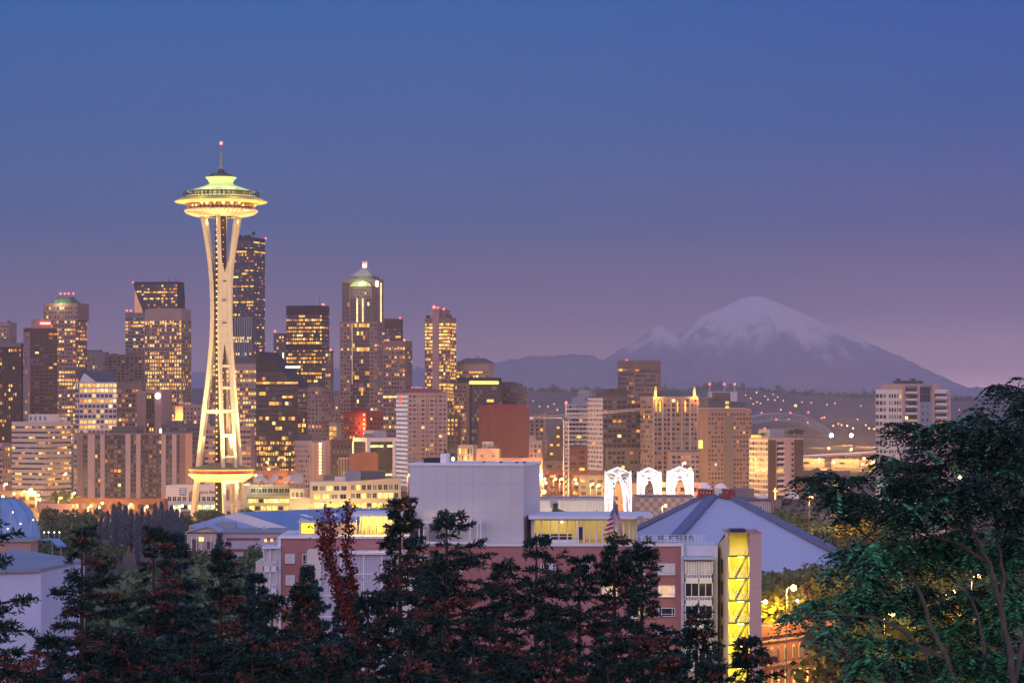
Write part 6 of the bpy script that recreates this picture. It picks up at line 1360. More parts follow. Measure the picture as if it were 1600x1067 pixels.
b = MB(); b.box(bx_(412), bx_(440), -2.8, 4, bz(855), bz(852.5), trim); b.box(bx_(416), bx_(436), .2, 6, 0, bz(855), M['pale']); b.box(bx_(395), bx_(436), 4, 12, 0, bz(880), M['pale']); P(rb, 'bay_wall', b)
# stair tower
st = bld('stair_tower', 'open stair tower glowing yellow beside the brick residence, with a blank pink side wall', 'stair tower', (X(1138, 345), 345, 0))
def sx_(px, Yd=345): return X(px, Yd)-X(1138, 345)
pinkp = panel_mat('stair_tower_render', (.50, .34, .34), (.36, .24, .26), 50, 2.95, .04)
zt_ = Z(833, 345); w0, w1, w2_ = sx_(1138), sx_(1171), sx_(1190)
A = (sx_(1120, 355), 10); Bp = (0, 0); Dp = (w1-.1, .1)
b = MB()
b.mesh([(A[0], A[1], 0), (0, 0, 0), (.18, .3, 0), (A[0]+.25, A[1]+.2, 0), (A[0], A[1], Z(852, 355)), (0, 0, zt_), (.18, .3, zt_), (A[0]+.25, A[1]+.2, Z(852, 355))], [(0,1,5,4), (1,2,6,5), (2,3,7,6), (3,0,4,7), (4,5,6,7)], mat('stair_wall_cream', (.60, .50, .36), noise=.08))
P(st, 'side_wall', b)
b = MB(); b.box(w1, w2_, .0, .35, 0, zt_, pinkp); b.box(w1, w1+.3, .35, 3.6, 0, zt_, M['beige']); b.box(w2_-.3, w2_, .35, 9, 0, Z(829, 347), pinkp); P(st, 'blank_wall', b)
b = MB(); b.box(-.1, w1+.1, 3.6, 3.8, 0, zt_, mat('stair_back_wall', (.72, .62, .26), noise=.12, scale=.8)); b.box(-.1, w2_+.05, -.1, 9, zt_, zt_+.12, M['rose']); b.box(w0+.3, w1-.4, .5, 4, zt_+.25, zt_+.5, M['navy']); b.mesh([(A[0], A[1], Z(852, 355)), (0, 3.6, zt_), (w2_, 9, zt_), (w2_, 14, Z(850, 355))], [(0, 1, 2, 3)], M['slate']); P(st, 'back_wall', b)
flo = 2.93; zf = [Z(868, 345)-flo*k for k in range(-1, 7)]
for k, z_1 in enumerate(zf[1:]):
    b = MB(); b.box(0, w1, -.05, 1.2, z_1-.14, z_1, M['slate'])
    P(st, 'landing', b)
    b = MB()
    for h in (.35, .7, 1.05): b.box(.02, w1, -.04, 0.0, z_1+h-.02, z_1+h+.02, trim)
    for i in range(6): b.box(w1*i/5-.02, w1*i/5+.02, -.05, .01, z_1, z_1+1.05, trim)
    P(st, 'railing', b)
    b = MB(); nst = 9
    if k > 0 or True:
        for i in range(nst): f = i/nst; b.box(w1*(.40+.5*f), w1*(.40+.5*(f+.12)), 1.3, 2.3, z_1-flo+flo*.5*0+flo*f+.05, z_1-flo+flo*f+.22, M['slate'])
        b.beam((w1*.38, 1.28, z_1-flo), (w1*.92, 1.28, z_1-.05), .07, .3, M['slate']); b.beam((w1*.38, 1.28, z_1-flo+.9), (w1*.92, 1.28, z_1+.85), .05, .05, M['slate'])
        for i in range(8): f = i/8; b.box(w1*(.38+.54*f)-.015, w1*(.38+.54*f)+.015, 1.26, 1.3, z_1-flo+flo*f, z_1-flo+flo*f+.9, M['slate'])
    P(st, 'stair_flight', b)
    b = MB(); b.box(w1*.45, w1*.75, .5, .7, z_1-.24, z_1-.14, emis('stair_lamp_yellow', (1, .85, .25), 14)); P(st, 'lamp', b)
    point_light(st, (w1*.5, .9, z_1-.55), 420, (1, .80, .05), .15)
for k in range(6):
    b = MB(); zc = Z(884, 350)-flo*k*1.0; f = .52; cx, cy_ = A[0]*f, A[1]*f; d = Vector((A[0], A[1], 0)).normalized(); n_ = Vector((-abs(d.y), -abs(d.x), 0))
    for (s0, s1, mm, pr) in ((-.75, .75, M['slate'], .06), (-.55, .55, GLASS, .09)):
        p = [Vector((cx, cy_, 0))+d*s+n_*pr for s in (s0, s1)]; hh = .95 if mm is not GLASS else .8
        b.face([(p[1].x, p[1].y, zc-hh), (p[0].x, p[0].y, zc-hh), (p[0].x, p[0].y, zc+hh), (p[1].x, p[1].y, zc+hh)], mm)
    P(st, 'window', b)
for zz in (36, 28, 20): point_light(st, (-2.6, -1.6, zz), 260, (1, .70, .10), .5)  # unseen lights added to brighten the cream side wall
# flagpole
fp = bld('flagpole', 'tapering grey flagpole with a ball finial standing before the brick residence', 'flagpole', (X(959, 300), 300, 0))
b = MB(); b.tube([(0, 0, 0), (0, 0, Z(800, 300)), (0, 0, Z(757, 300))], [.16, .11, .05], 8, mat('pole_metal', (.32, .30, .36), rough=.4, noise=.05)); P(fp, 'pole', b, smooth=True)
b = MB(); b.sphere((0, 0, Z(755.5, 300)), .14, 10, darkm); b.sphere((0, 0, Z(763, 300)), .11, 8, darkm); P(fp, 'finial', b, smooth=True)
fl_ = bld('flag', 'drooping red, white and blue flag of stripes and stars on the flagpole', 'flag', (X(959, 300), 300, Z(775, 300)))
fr_, fw_, fb_ = mat('flag_red', (.42, .03, .04), noise=.08), mat('flag_white', (.70, .68, .72), noise=.05), mat('flag_blue', (.03, .05, .22), noise=.08)
def flagpt(u, v):     # u along fly 0..1, v down hoist 0..1
    y0 = 0; H = 3.1
    px_ = (.05+.95*u*(.75+.35*v)); x = 1.25*px_+.04; z = -v*H*.80-u*u*2.1-u*1.4-.8*u*v
    y = .28*math.sin(u*9+v*2)*(.3+u)-.1
    if u > .55: x -= (u-.55)*.35*math.sin(v*3)
    return (x, y, z-.5)
b = MB(); NU, NV = 26, 39
for i in range(NU):
    for j in range(NV):
        u0, u1, v0, v1 = i/NU, (i+1)/NU, j/NV, (j+1)/NV; st_i = int(j/3)
        mm = fb_ if (u0 < .42 and st_i < 7) else (fr_ if st_i % 2 == 0 else fw_)
        if mm is fb_ and (i % 3 == 1) and (j % 3 == 1): mm = fw_
        b.face([flagpt(u0, v0), flagpt(u1, v0), flagpt(u1, v1), flagpt(u0, v1)], mm)
P(fl_, 'cloth', b)
b = MB()       # the fold hanging left of the pole
for i in range(10):
    for j in range(30):
        u0, u1, v0, v1 = i/10, (i+1)/10, j/30, (j+1)/30
        def lf(u, v): return (-.02-(.2+1.05*v)*u, -.12+.15*math.sin(u*7), -1.2-v*3.0-.3*u)
        st_i = int(v0*11); mm = fw_ if st_i % 2 else (fr_ if v0 > .38 else fb_)
        if v0 < .3: mm = fb_ if (i+j) % 4 else fw_
        b.face([lf(u0, v0), lf(u1, v0), lf(u1, v1), lf(u0, v1)], mm)
P(fl_, 'folded_cloth', b)
# pale building at the lower left
r = bld('white_building', 'pale flat roofed building with blank walls partly hidden by the conifers at the left', 'building', (X(64, 190), 190, 0))
def w_(px, Yd=190): return X(px, Yd)-X(64, 190)
zz = Z(893, 190)
b = MB(); b.mesh([(w_(-60), -3, 10), (w_(64), 0, 10), (w_(132, 200), 10, 10), (w_(20, 215), 25, 10), (w_(-60), -3, zz), (w_(64), 0, zz), (w_(132, 200), 10, zz+.0), (w_(20, 215), 25, zz)], [(0,1,5,4), (1,2,6,5), (2,3,7,6), (3,0,4,7)], mat('wall_bluewhite', (.50, .54, .74), noise=.06, scale=.4)); P(r, 'wall', b)
b = MB(); b.mesh([(w_(-61), -3.3, zz), (w_(64), -.3, zz), (w_(133, 200), 10, zz), (w_(20, 215), 25.5, zz), (w_(-61), -3.3, zz+.25), (w_(64), -.3, zz+.25), (w_(133, 200), 10, zz+.25), (w_(20, 215), 25.5, zz+.25)], [(0,1,5,4), (1,2,6,5), (2,3,7,6), (3,0,4,7), (4,5,6,7)], M['steel']); P(r, 'roof', b)
# brick block at the lower right, its front running away to the right
r = bld('brick_building', 'long low red brick building with arched windows, lit orange from the street', 'building', (X(1150, 470), 470, 0), R(52))
redb = bpy.data.materials.new('red_brick_warm'); redb.use_nodes = True; _brick(redb, (.36, .10, .07), (.29, .075, .05), (.38, .2, .16))
b = MB(); hB = Z(1000, 470); Lb = 62.0
b.box(0, Lb, 0, 16, 0, hB, redb); b.box(0, Lb, -.18, 0, hB-1.1, hB-.7, M['tan']); b.box(0, Lb, -.22, 0, hB-5.6, hB-5.2, M['tan']); b.box(8, 26, -.3, 2, hB, hB+1.8, redb); b.box(34, 60, -.1, 2, hB, hB+1.2, redb); P(r, 'wall', b)
for row, (za, zb_) in enumerate(((hB-4.6, hB-2.0), (hB-9.6, hB-6.2))):
    for i in range(24):
        xx = 1.6+i*2.5+(.35 if i % 3 == 1 else 0); b = MB()
        pts = [(xx-.45, za), (xx+.45, za), (xx+.45, zb_-.45)]+[(xx+.45*math.cos(R(a)), zb_-.45+.45*math.sin(R(a))) for a in (45, 90, 135)]+[(xx-.45, zb_-.45)]
        b.extrude_xz(pts, -.07, .02, trim if False else M['beige']); wf = P(r, 'window', b)
        g = MB(); g.box(xx-.33, xx-.03, -.1, -.07, za+.15, zb_-.5, GLASS2 if row == 0 else YEL2); g.box(xx+.03, xx+.33, -.1, -.07, za+.15, zb_-.5, GLASS2 if row == 0 else YEL2); g.build('pane', None, wf)
b = MB(); b.box(.5, Lb, .5, 15.5, hB, hB+.2, M['roofgrey']); P(r, 'roof', b)
for k in range(5): b = MB(); b.box(2+k*3.2, 4+k*3.2, 3+k, 5.5+k, hB+.2, hB+1.2+.5*(k % 2), M['navy']); P(r, 'rooftop_unit', b)
for k in range(6): point_light(r, (4+k*9, -5, 5), 800, (1, .50, .08), .4)
r = bld('brick_building', 'low dark roofed building with pale columns under the yellow street lamp', 'building', (X(1190, 560), 560, 0)); k9 = lambda px: X(px, 560)-X(1190, 560)
b = MB(); b.box(k9(1185), k9(1262), 0, 12, 0, Z(958, 560), M['stone']); b.box(k9(1184), k9(1264), -.4, 12.4, Z(958, 560), Z(954, 560), M['beige']); P(r, 'wall', b)
for k in range(5): b = MB(); b.box(k9(1194+14*k), k9(1199+14*k), -.1, .02, 1, Z(963, 560), M['plum'] if k % 2 else GLASS); P(r, 'window', b)
# parked car on the street at the foot of the brick building
cr = bld('parked_car', 'light blue car roof just visible between the dark treetops and the brick building', 'car', (X(1286, 430), 430, 0), R(10)); carm = mat('car_paint_blue', (.35, .45, .62), rough=.2, noise=0, coat=1)
zc = ground_z(0, 430); cr.location.z = zc+0
b = MB(); b.extrude_xz([(-2.2, .35), (2.2, .35), (2.25, .8), (1.5, .95), (.9, 1.45), (-1.2, 1.45), (-1.9, .95), (-2.25, .85)], -.88, .88, carm); P(cr, 'body', b)
b = MB(); b.extrude_xz([(-1.5, 1.0), (1.25, 1.0), (.8, 1.38), (-1.1, 1.38)], -.9, .9, GLASS); P(cr, 'side_glass', b)
for sx in (-1.4, 1.4):
    for sy in (-.8, .8): b = MB(); b.tube([(sx, sy-.12, .33), (sx, sy+.12, .33)], .33, 14, darkm); P(cr, 'wheel', b)
# ---------------------------------------------------------------- street lamps
def street_lamp(px, py, Yd, label, h=None, col=(1, .50, .10), e=900, group='orange street lamps in the streets', r=.42, st=45, side=1):
    z = Z(py, Yd); g0 = float(ground_z(0, Yd)); z = max(z, g0+3)
    L_ = empty('street_lamp', (X(px, Yd)-side*1.3, Yd, g0), label, 'street lamp', group)
    b = MB(); b.tube([(0, 0, 0), (0, 0, z-g0-.4), (side*.5, 0, z-g0+.1), (side*1.2, 0, z-g0+.15)], [.12, .08, .06, .05], 6, M['grey']); b.build('pole', None, L_)
    b = MB(); b.sphere((side*1.3, 0, z-g0), r, 10, emis('lamp_%02d%02d%02d_%d' % (col[0]*99, col[1]*99, col[2]*99, st), col, st)); b.build('lamp_head', None, L_, True)
    point_light(L_, (side*1.3, -.8, z-g0-.3), e, col, .3); return L_
street_lamp(1240, 918, 480, 'bright yellow street lamp blazing beside the yellow lit trees', e=26000, col=(1, .62, .08), r=.55, st=60, group=None)
street_lamp(1246, 938, 500, 'smaller white street lamp just below the blazing yellow lamp', e=300, col=(1, .9, .6), r=.25, st=30, group=None)
street_lamp(1196, 940, 500, 'low yellow street lamp at the foot of the golden trees by the stair tower', e=9000, col=(1, .62, .08), r=.4, st=40, group=None)
street_lamp(850, 768, 1300, 'brightest orange street lamp right beside the white rooftop slab', e=30000, r=.9, group=None)
street_lamp(708, 717, 1750, 'glaring orange lamp above the middle of the white rooftop slab', e=50000, r=1.0, group=None)
street_lamp(1299, 680, 3300, 'left of two glaring white mast lamps near the arched stadium roof', e=26000, col=(.95, 1, .75), r=2.4, group='mast lamps by the stadium')
street_lamp(1330, 680, 3300, 'right of two glaring white mast lamps near the arched stadium roof', e=22000, col=(.95, 1, .80), r=2.2, group='mast lamps by the stadium')
OL = [(843, 741, 1500), (851, 748, 1450), (853, 754, 1400), (868, 748, 1480), (878, 748, 1480), (899, 749, 1420), (901, 755, 1400), (926, 756, 1380), (936, 758, 1380), (103, 740, 1600), (38, 768, 1350), (22, 771, 1350), (60, 773, 1330), (10, 756, 1500), (49, 764, 1400), (62, 780, 1300), (142, 790, 1240), (155, 793, 1230), (230, 791, 1240), (116, 770, 1450),
      (513, 640, 2400), (515, 700, 1650), (540, 738, 1500), (690, 735, 1500), (1070, 723, 1490), (1079, 732, 1470), (1040, 790, 1060), (1270, 775, 900), (1330, 752, 1400), (1295, 700, 2550), (1330, 702, 2500), (1371, 700, 2500), (1280, 718, 2300), (1303, 722, 2250), (1350, 716, 2350), (1364, 722, 2250), (1478, 640, 2600), (400, 742, 1450), (350, 730, 1700), (285, 790, 1230)]
for px, py, Yd in ((1420, 880, 470), (1490, 925, 430), (1395, 960, 400), (1530, 900, 440), (1560, 735, 1400), (1530, 760, 1300), (1500, 745, 1350)): street_lamp(px, py, Yd, 'x', e=7000, r=.35 if Yd < 900 else .9, st=40, group='orange lamps behind the feathery tree')['label'] = 'orange lamp glinting through the leaves of the feathery tree'
OL += [(420, 733, 1560), (455, 748, 1470), (160, 786, 1300), (205, 788, 1290), (95, 778, 1360), (5, 776, 1320), (735, 726, 1640), (760, 724, 1560), (640, 742, 1560), (800, 722, 1560), (1010, 755, 1400), (975, 760, 1330), (1120, 766, 1380), (1160, 765, 1370), (1410, 770, 1060)]  # further lamps added to strengthen the orange glow in the streets
for i, (px, py, Yd) in enumerate(OL):
    z = Z(py, Yd)
    street_lamp(px, py, Yd, 'x', e=45000 if Yd < 2000 else 110000, r=.5 if Yd < 1700 else .9, st=30)['label'] = 'orange street lamp glowing among the low city buildings'
# lamps scattered on the far hillside
hl = emis('hill_lamp_orange', (1, .36, .06), 7); hw_ = emis('hill_lamp_white', (.9, 1, .6), 9)
q = MB(); q.sphere((0, 0, 3.4), 1.5, 8, hl); q.cyl((0, 0, -3), .3, .2, 5.2, 5, MULL); h0 = q.build('hill_lamp', None); q = MB(); q.sphere((0, 0, 3.4), 1.3, 8, hw_); q.cyl((0, 0, -3), .3, .2, 5.2, 5, MULL); h1 = q.build('hill_lamp', None)
HLP = [(1177, 631), (1183, 628), (1188, 630), (1200, 624), (1211, 625), (1224, 626), (1253, 628), (1268, 629), (1243, 634), (1292, 632), (1305, 630), (1173, 622), (1182, 613), (1208, 616), (833, 626), (843, 635), (856, 635), (866, 631), (871, 640), (1310, 662), (1315, 664), (1324, 665), (1333, 669), (1353, 664), (1358, 669), (1366, 670), (1302, 665), (1345, 634), (1165, 617), (1195, 619), (1215, 620), (1170, 640), (1220, 640), (1499, 640), (1233, 655), (1262, 660), (1288, 652), (1340, 655), (1190, 645), (1150, 628)]
for i, (px, py) in enumerate(HLP):
    src = h1 if px in (1324, 1208, 1182) else h0; o = src.copy(); COL.objects.link(o)
    Yd = 3000.0
    while Yd < 9600 and max(float(HILLF['hills'](np.array([X(px, Yd)]), np.array([Yd]))[0]), 0) < Z(py, Yd)-4: Yd += 40
    o.location = (X(px, Yd), Yd, Z(py, Yd)-3.4)
    if (px, py) == (1243, 634): o.scale = (2.6, 2.6, 2.6); o.location.z -= 5; tag(o, 'largest orange lamp on the far hillside above the arched stadium roof', 'street lamp', None)
    else: tag(o, 'small lamp glowing on the hazy far hillside' if src is h0 else 'small white green lamp on the hazy far hillside', 'street lamp', 'lamps scattered over the far hillside' if src is h0 else 'white green lamps on the far hillside')
bpy.data.objects.remove(h0); bpy.data.objects.remove(h1)
for px, py in ((1235, 645), (1263, 644), (1213, 655), (1195, 669), (1284, 653)):
    q = MB(); q.sphere((0, 0, 0), 1.1, 8, BEACON); q.cyl((0, 0, -12), .4, .3, 12, 5, MULL); o = q.build('warning_lamp', None); o.location = (X(px, 4240), 4240, Z(py, 4240)); tag(o, 'tiny red warning lamp over the arched stadium roof', 'warning lamp', 'red warning lamps over the stadium')
# ---------------------------------------------------------------- trees
def leafmat(name, c1, c2, rough=.65, sc=1.2):
    m = bpy.data.materials.new(name); m.use_nodes = True; nt = m.node_tree; N = nt.nodes; L = nt.links; b = N['Principled BSDF']; b.inputs['Roughness'].default_value = rough
    b.inputs['Specular IOR Level'].default_value = .25
    gm = N.new('ShaderNodeNewGeometry'); tc = N.new('ShaderNodeTexCoord'); nz = N.new('ShaderNodeTexNoise'); nz.inputs['Scale'].default_value = sc; nz.inputs['Detail'].default_value = 2; L.new(tc.outputs['Object'], nz.inputs['Vector'])
    ad = N.new('ShaderNodeMath'); ad.operation = 'ADD'; L.new(gm.outputs['Random Per Island'], ad.inputs[0]); L.new(nz.outputs[0], ad.inputs[1])
    mr = N.new('ShaderNodeMapRange'); mr.inputs['From Min'].default_value = .45; mr.inputs['From Max'].default_value = 1.4; L.new(ad.outputs[0], mr.inputs[0])
    k = N.new('ShaderNodeMix'); k.data_type = 'RGBA'; k.inputs[6].default_value = (*c1, 1); k.inputs[7].default_value = (*c2, 1); L.new(mr.outputs[0], k.inputs[0]); L.new(k.outputs[2], b.inputs['Base Color']); return m
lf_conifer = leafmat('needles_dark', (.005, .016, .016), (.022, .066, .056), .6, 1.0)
lf_blue = leafmat('needles_blue', (.012, .03, .04), (.04, .10, .11), .6, .8)
lf_brown = leafmat('cones_russet', (.06, .026, .024), (.23, .10, .085), .8, 2.0)
lf_red = leafmat('leaves_red', (.05, .012, .014), (.22, .045, .04), .6, 2.0)
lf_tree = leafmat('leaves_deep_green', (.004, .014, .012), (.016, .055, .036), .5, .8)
lf_lamplit = leafmat('leaves_lamplit_green', (.03, .16, .08), (.08, .40, .20), .5, 1.0)  # brighter green puts lamplight on the lower leaves into their colour
lf_mid = leafmat('leaves_mid_green', (.04, .075, .045), (.12, .18, .10), .8, .15)
lf_poplar = leafmat('leaves_poplar', (.03, .06, .10), (.10, .17, .25), .8, .15)
lf_gold = leafmat('leaves_lamplit_gold', (.12, .11, .02), (.35, .28, .04), .8, .3)  # street lamp light on these trees is put into the gold leaf colour
lf_plum = leafmat('leaves_plum', (.14, .03, .05), (.35, .09, .12), .8, .3)
bark = mat('bark', (.06, .045, .04), .95, .3, 3, bump=.5); bark_l = mat('bark_pale', (.085, .075, .072), .9, .3, 4, bump=.5)
def tris(p, d, ln, wd, rg):
    """one pointed leaf per row: base p, direction d (unit), length, width"""
    n = len(p); r = rg.normal(size=(n, 3)); s = np.cross(d, r); s /= np.linalg.norm(s, axis=1, keepdims=True)+1e-9
    ln = np.broadcast_to(ln, (n,))[:, None]; wd = np.broadcast_to(wd, (n,))[:, None]
    m = p+d*ln*.45
    return np.stack([p, m+s*wd*.5, p+d*ln, m-s*wd*.5], 1).reshape(-1, 3)
def unit(a): return a/(np.linalg.norm(a, axis=-1, keepdims=True)+1e-9)
def conifer(name, label, px, py, Yd, slope, maxL, seed, leaf=None, group=None, brown=.25, dens=1.0, topH=5.2, lean=0.0, ln=.085, cap=None):
    rg = np.random.default_rng(seed); leaf = leaf or lf_conifer; x0 = X(px, Yd); zt = Z(py, Yd); g0 = float(ground_z(0, Yd)); H = zt-g0
    root = empty(name, (x0, Yd, g0), label, 'tree', group)
    nb = int(112*dens*topH/5); d = np.sort(rg.random(nb)**1.25)*topH; brown = brown*.42; d = np.concatenate([d, topH+(H-topH)*rg.random(int(16*dens))*.8])
    az = np.arange(len(d))*2.39996+rg.random(len(d))*1.6; L = (.8+.28*np.cos(az))*np.minimum(.16+slope*d, maxL)*(.5+.75*rg.random(len(d)))
    slope = slope; S, D, T, B = [], [], [], []; tr = MB()
    for i in range(len(d)):
        nseg = 7; u = np.linspace(0, 1, nseg); bw_ = rg.normal()*.12; out = np.array([math.cos(az[i]), math.sin(az[i]), 0]); rise = .38-.10*min(d[i], 4)+bw_
        pts = np.array([0+lean*(H-d[i])/H*0, 0, H-d[i]])+out*(u*L[i])[:, None]+np.array([0, 0, 1])*((rise*u-.28*u*u+.18*u**3)*L[i])[:, None]
        if L[i] > .5: tr.tube([tuple(p) for p in pts[::2]], [.012+.014*L[i]*(1-k/3.2) for k in range(4)], 4, bark, False)
        nt = max(7, int(L[i]*27*dens**.5)); t = .12+.88*rg.random(nt)**.8; k = np.clip((t*(nseg-1)).astype(int), 0, nseg-2); f = t*(nseg-1)-k
        pos = pts[k]*(1-f)[:, None]+pts[k+1]*f[:, None]; dr = unit(pts[k+1]-pts[k]); side = np.cross(dr, [0, 0, 1.0]); side = unit(side)*np.where(rg.random(nt) < .5, -1, 1)[:, None]
        dd = unit(dr*.75+side*.8+rg.normal(size=(nt, 3))*.22); tl = (.10+.30*(1-t*.75))*min(1.0, .45+L[i]*.5)*(.7+.6*rg.random(nt))
        S.append(pos); D.append(dd); T.append(tl); B.append(np.full(nt, rg.random() < brown)|(rg.random(nt) < brown*.25))
    S, D, T, B = map(np.concatenate, (S, D, T, B)); nn = 14
    u = np.tile(np.linspace(0.05, 1, nn), len(S)); P_ = np.repeat(S, nn, 0)+np.repeat(D, nn, 0)*(u*np.repeat(T, nn))[:, None]+np.array([0, 0, -.25])*((u**2)*np.repeat(T, nn))[:, None]
    nd = unit(np.repeat(D, nn, 0)*.9+rg.normal(size=(len(P_), 3))*.55); Lr = ln*(.6+.8*rg.random(len(P_)))
    br = np.repeat(B, nn)
    for nm, msk, mm, wd in (('crown', ~br, leaf, .30), ('cone_clusters', br, lf_brown, .42)):
        if msk.sum() < 4: continue
        np_mesh(nm, tris(P_[msk], nd[msk], Lr[msk]*(1 if nm == 'crown' else .8), Lr[msk]*wd, rg), 4, mm, root)
    tr.tube([(0, 0, 0), (0, 0, H*.5), (0, 0, H)], [.05+H*.012, .03+H*.007, .012], 8, bark); tr.build('trunk', None, root, True); return root
CF = [(128, 830, 52, .62, 1.5, 'crooked spruce with its top farthest left among the full crowns', .22), (240, 824, 56, .34, 1.6, 'tall spruce with a russet crown left of the slim blue spruce', .45), (345, 852, 60, .30, 1.5, 'narrow spruce with a rusty brown middle under the pale hall', .40), (625, 783, 50, .38, 1.0, 'dark spruce rising before the left edge of the white roof slab', .28), (698, 795, 46, .46, 1.5, 'tallest dark spruce standing in front of the white roof slab', .28),
      (838, 845, 46, .5, 1.5, 'dark spruce with an umbrella top below the rooftop lounge', .22), (785, 880, 52, .5, 1.4, 'leaning dark spruce under the right half of the white roof slab', .3), (960, 840, 48, .40, 1.1, 'dark spruce directly behind the hanging flag', .3), (1003, 846, 54, .22, .45, 'dark spruce right of the flagpole against the brick wall', .22), (905, 875, 50, .5, 1.5, 'broad dark spruce left of the flagpole', .3),
      (575, 925, 48, .42, 1.3, 'shaggy dark spruce under the red leaved stems', .3), (470, 915, 56, .32, 1.0, 'rusty spruce top in front of the pink brick corner', .5), (425, 935, 50, .5, 1.5, 'greenish spruce below the white side balconies', .3), (1088, 955, 50, .34, 1.3, 'dark spruce in front of the balcony stack', .25), (1168, 1000, 50, .5, 1.4, 'low dark spruce at the foot of the yellow stair tower', .2), (1045, 990, 52, .4, 1.4, 'dark spruce before the lower right windows of the brick wall', .2),
      (75, 1000, 44, .8, 1.6, 'wide dark spruce low in the left corner', .3), (190, 990, 42, .9, 2.3, 'dark bushy spruce low below the crooked spruce', .35), (300, 985, 44, .8, 2.2, 'dark bushy spruce below the rusty narrow spruce', .35), (395, 1000, 42, .85, 2.2, 'dark bushy spruce below the greenish spruce', .35), (510, 1012, 42, .85, 2.2, 'dark bushy spruce under the red stems', .4), (640, 985, 42, .8, 2.2, 'dark bushy spruce under the left edge of the white slab', .4),
      (740, 965, 42, .85, 2.3, 'dark bushy spruce low below the tallest spruce', .35), (860, 980, 42, .8, 2.2, 'dark bushy spruce below the umbrella topped spruce', .35), (950, 1000, 42, .85, 2.2, 'dark bushy spruce below the flag', .35), (1045, 1030, 42, .8, 2.0, 'dark bushy spruce below the balcony stack', .3), (12, 1022, 38, 1.0, 2.0, 'dark spruce bough filling the lower left corner', .3), (1110, 1035, 42, .8, 1.8, 'lowest dark spruce just left of the stair tower foot', .2)]
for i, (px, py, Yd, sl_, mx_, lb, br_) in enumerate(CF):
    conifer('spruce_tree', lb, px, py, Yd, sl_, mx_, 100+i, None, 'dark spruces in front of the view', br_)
CB = [(272, 838, 95, .34, 2.2, 'slim blue spruce between two dark spruces'), (480, 888, 110, .33, 2.0, 'slender blue green spruce top before the pink brick wing'), (537, 905, 115, .35, 2.0, 'small blue green spruce before the lattice screen'), (397, 900, 100, .4, 2.4, 'blue green spruce under the pale hall corner'), (665, 885, 90, .4, 2.4, 'blue green spruce between two dark spruces under the white slab')]
for i, (px, py, Yd, sl_, mx_, lb) in enumerate(CB): conifer('spruce_tree', lb, px, py, Yd, sl_, mx_, 300+i, lf_blue, 'blue green spruces farther down the slope', .03, .9, 9, ln=.17)
conifer('spruce_tree', 'spruce whose boughs reach in from the left edge of the frame', -62, 770, 40, .75, 1.05, 401, None, 'dark spruces in front of the view', .1, .8, 4.2)
# slender red-leaved stems
def stem_tree(name, label, paths, Yd, leaf, n, rad, size, seed, group=None):
    rg = np.random.default_rng(seed); x0 = X(paths[0][-1][0], Yd); g0 = float(ground_z(0, Yd)); root = empty(name, (x0, Yd, g0), label, 'tree', group); tr = MB(); Ps = []
    for k, pth in enumerate(paths):
        pts = [Vector((X(a, Yd+.25*k)-x0, .25*k, Z(b_, Yd)-g0)) for a, b_ in pth]+[Vector((0, 0, 0))]
        tr.tube(pts, [.01+.05*i/len(pts) for i in range(len(pts))], 5, bark)
        q = pts[:-1]
        for _ in range(n):
            i = rg.integers(0, len(q)-1); f = rg.random(); p = np.array(q[i].lerp(q[i+1], f)); r = rad*(.5+.9*rg.random()); Ps.append(p+rg.normal(size=3)*r*.6)
    Ps = np.array(Ps); d = unit(rg.normal(size=Ps.shape)+np.array([0, 0, -.5])); np_mesh('crown', tris(Ps, d, size*(.6+.8*rg.random(len(Ps))), size*.7, rg), 4, leaf, root); tr.build('trunk', None, root, True); return root
stem_tree('red_leaved_tree', 'slender red leaved tree with three upright leafy stems in front of the pink brick wing', [[(512, 792), (518, 830), (512, 870), (528, 910), (545, 960), (556, 1000)], [(540, 786), (546, 830), (540, 870), (552, 910), (556, 960), (560, 1000)], [(500, 815), (508, 860), (522, 905), (540, 950), (556, 1000)]], 50, lf_red, 900, .12, .075, 5)
stem_tree('red_leaved_tree', 'loose red leaved tree left of the dark spruce before the white roof slab', [[(645, 850), (628, 890), (616, 925), (600, 960), (585, 1010)], [(610, 880), (606, 920), (596, 960), (585, 1010)]], 52, lf_red, 900, .15, .075, 6)
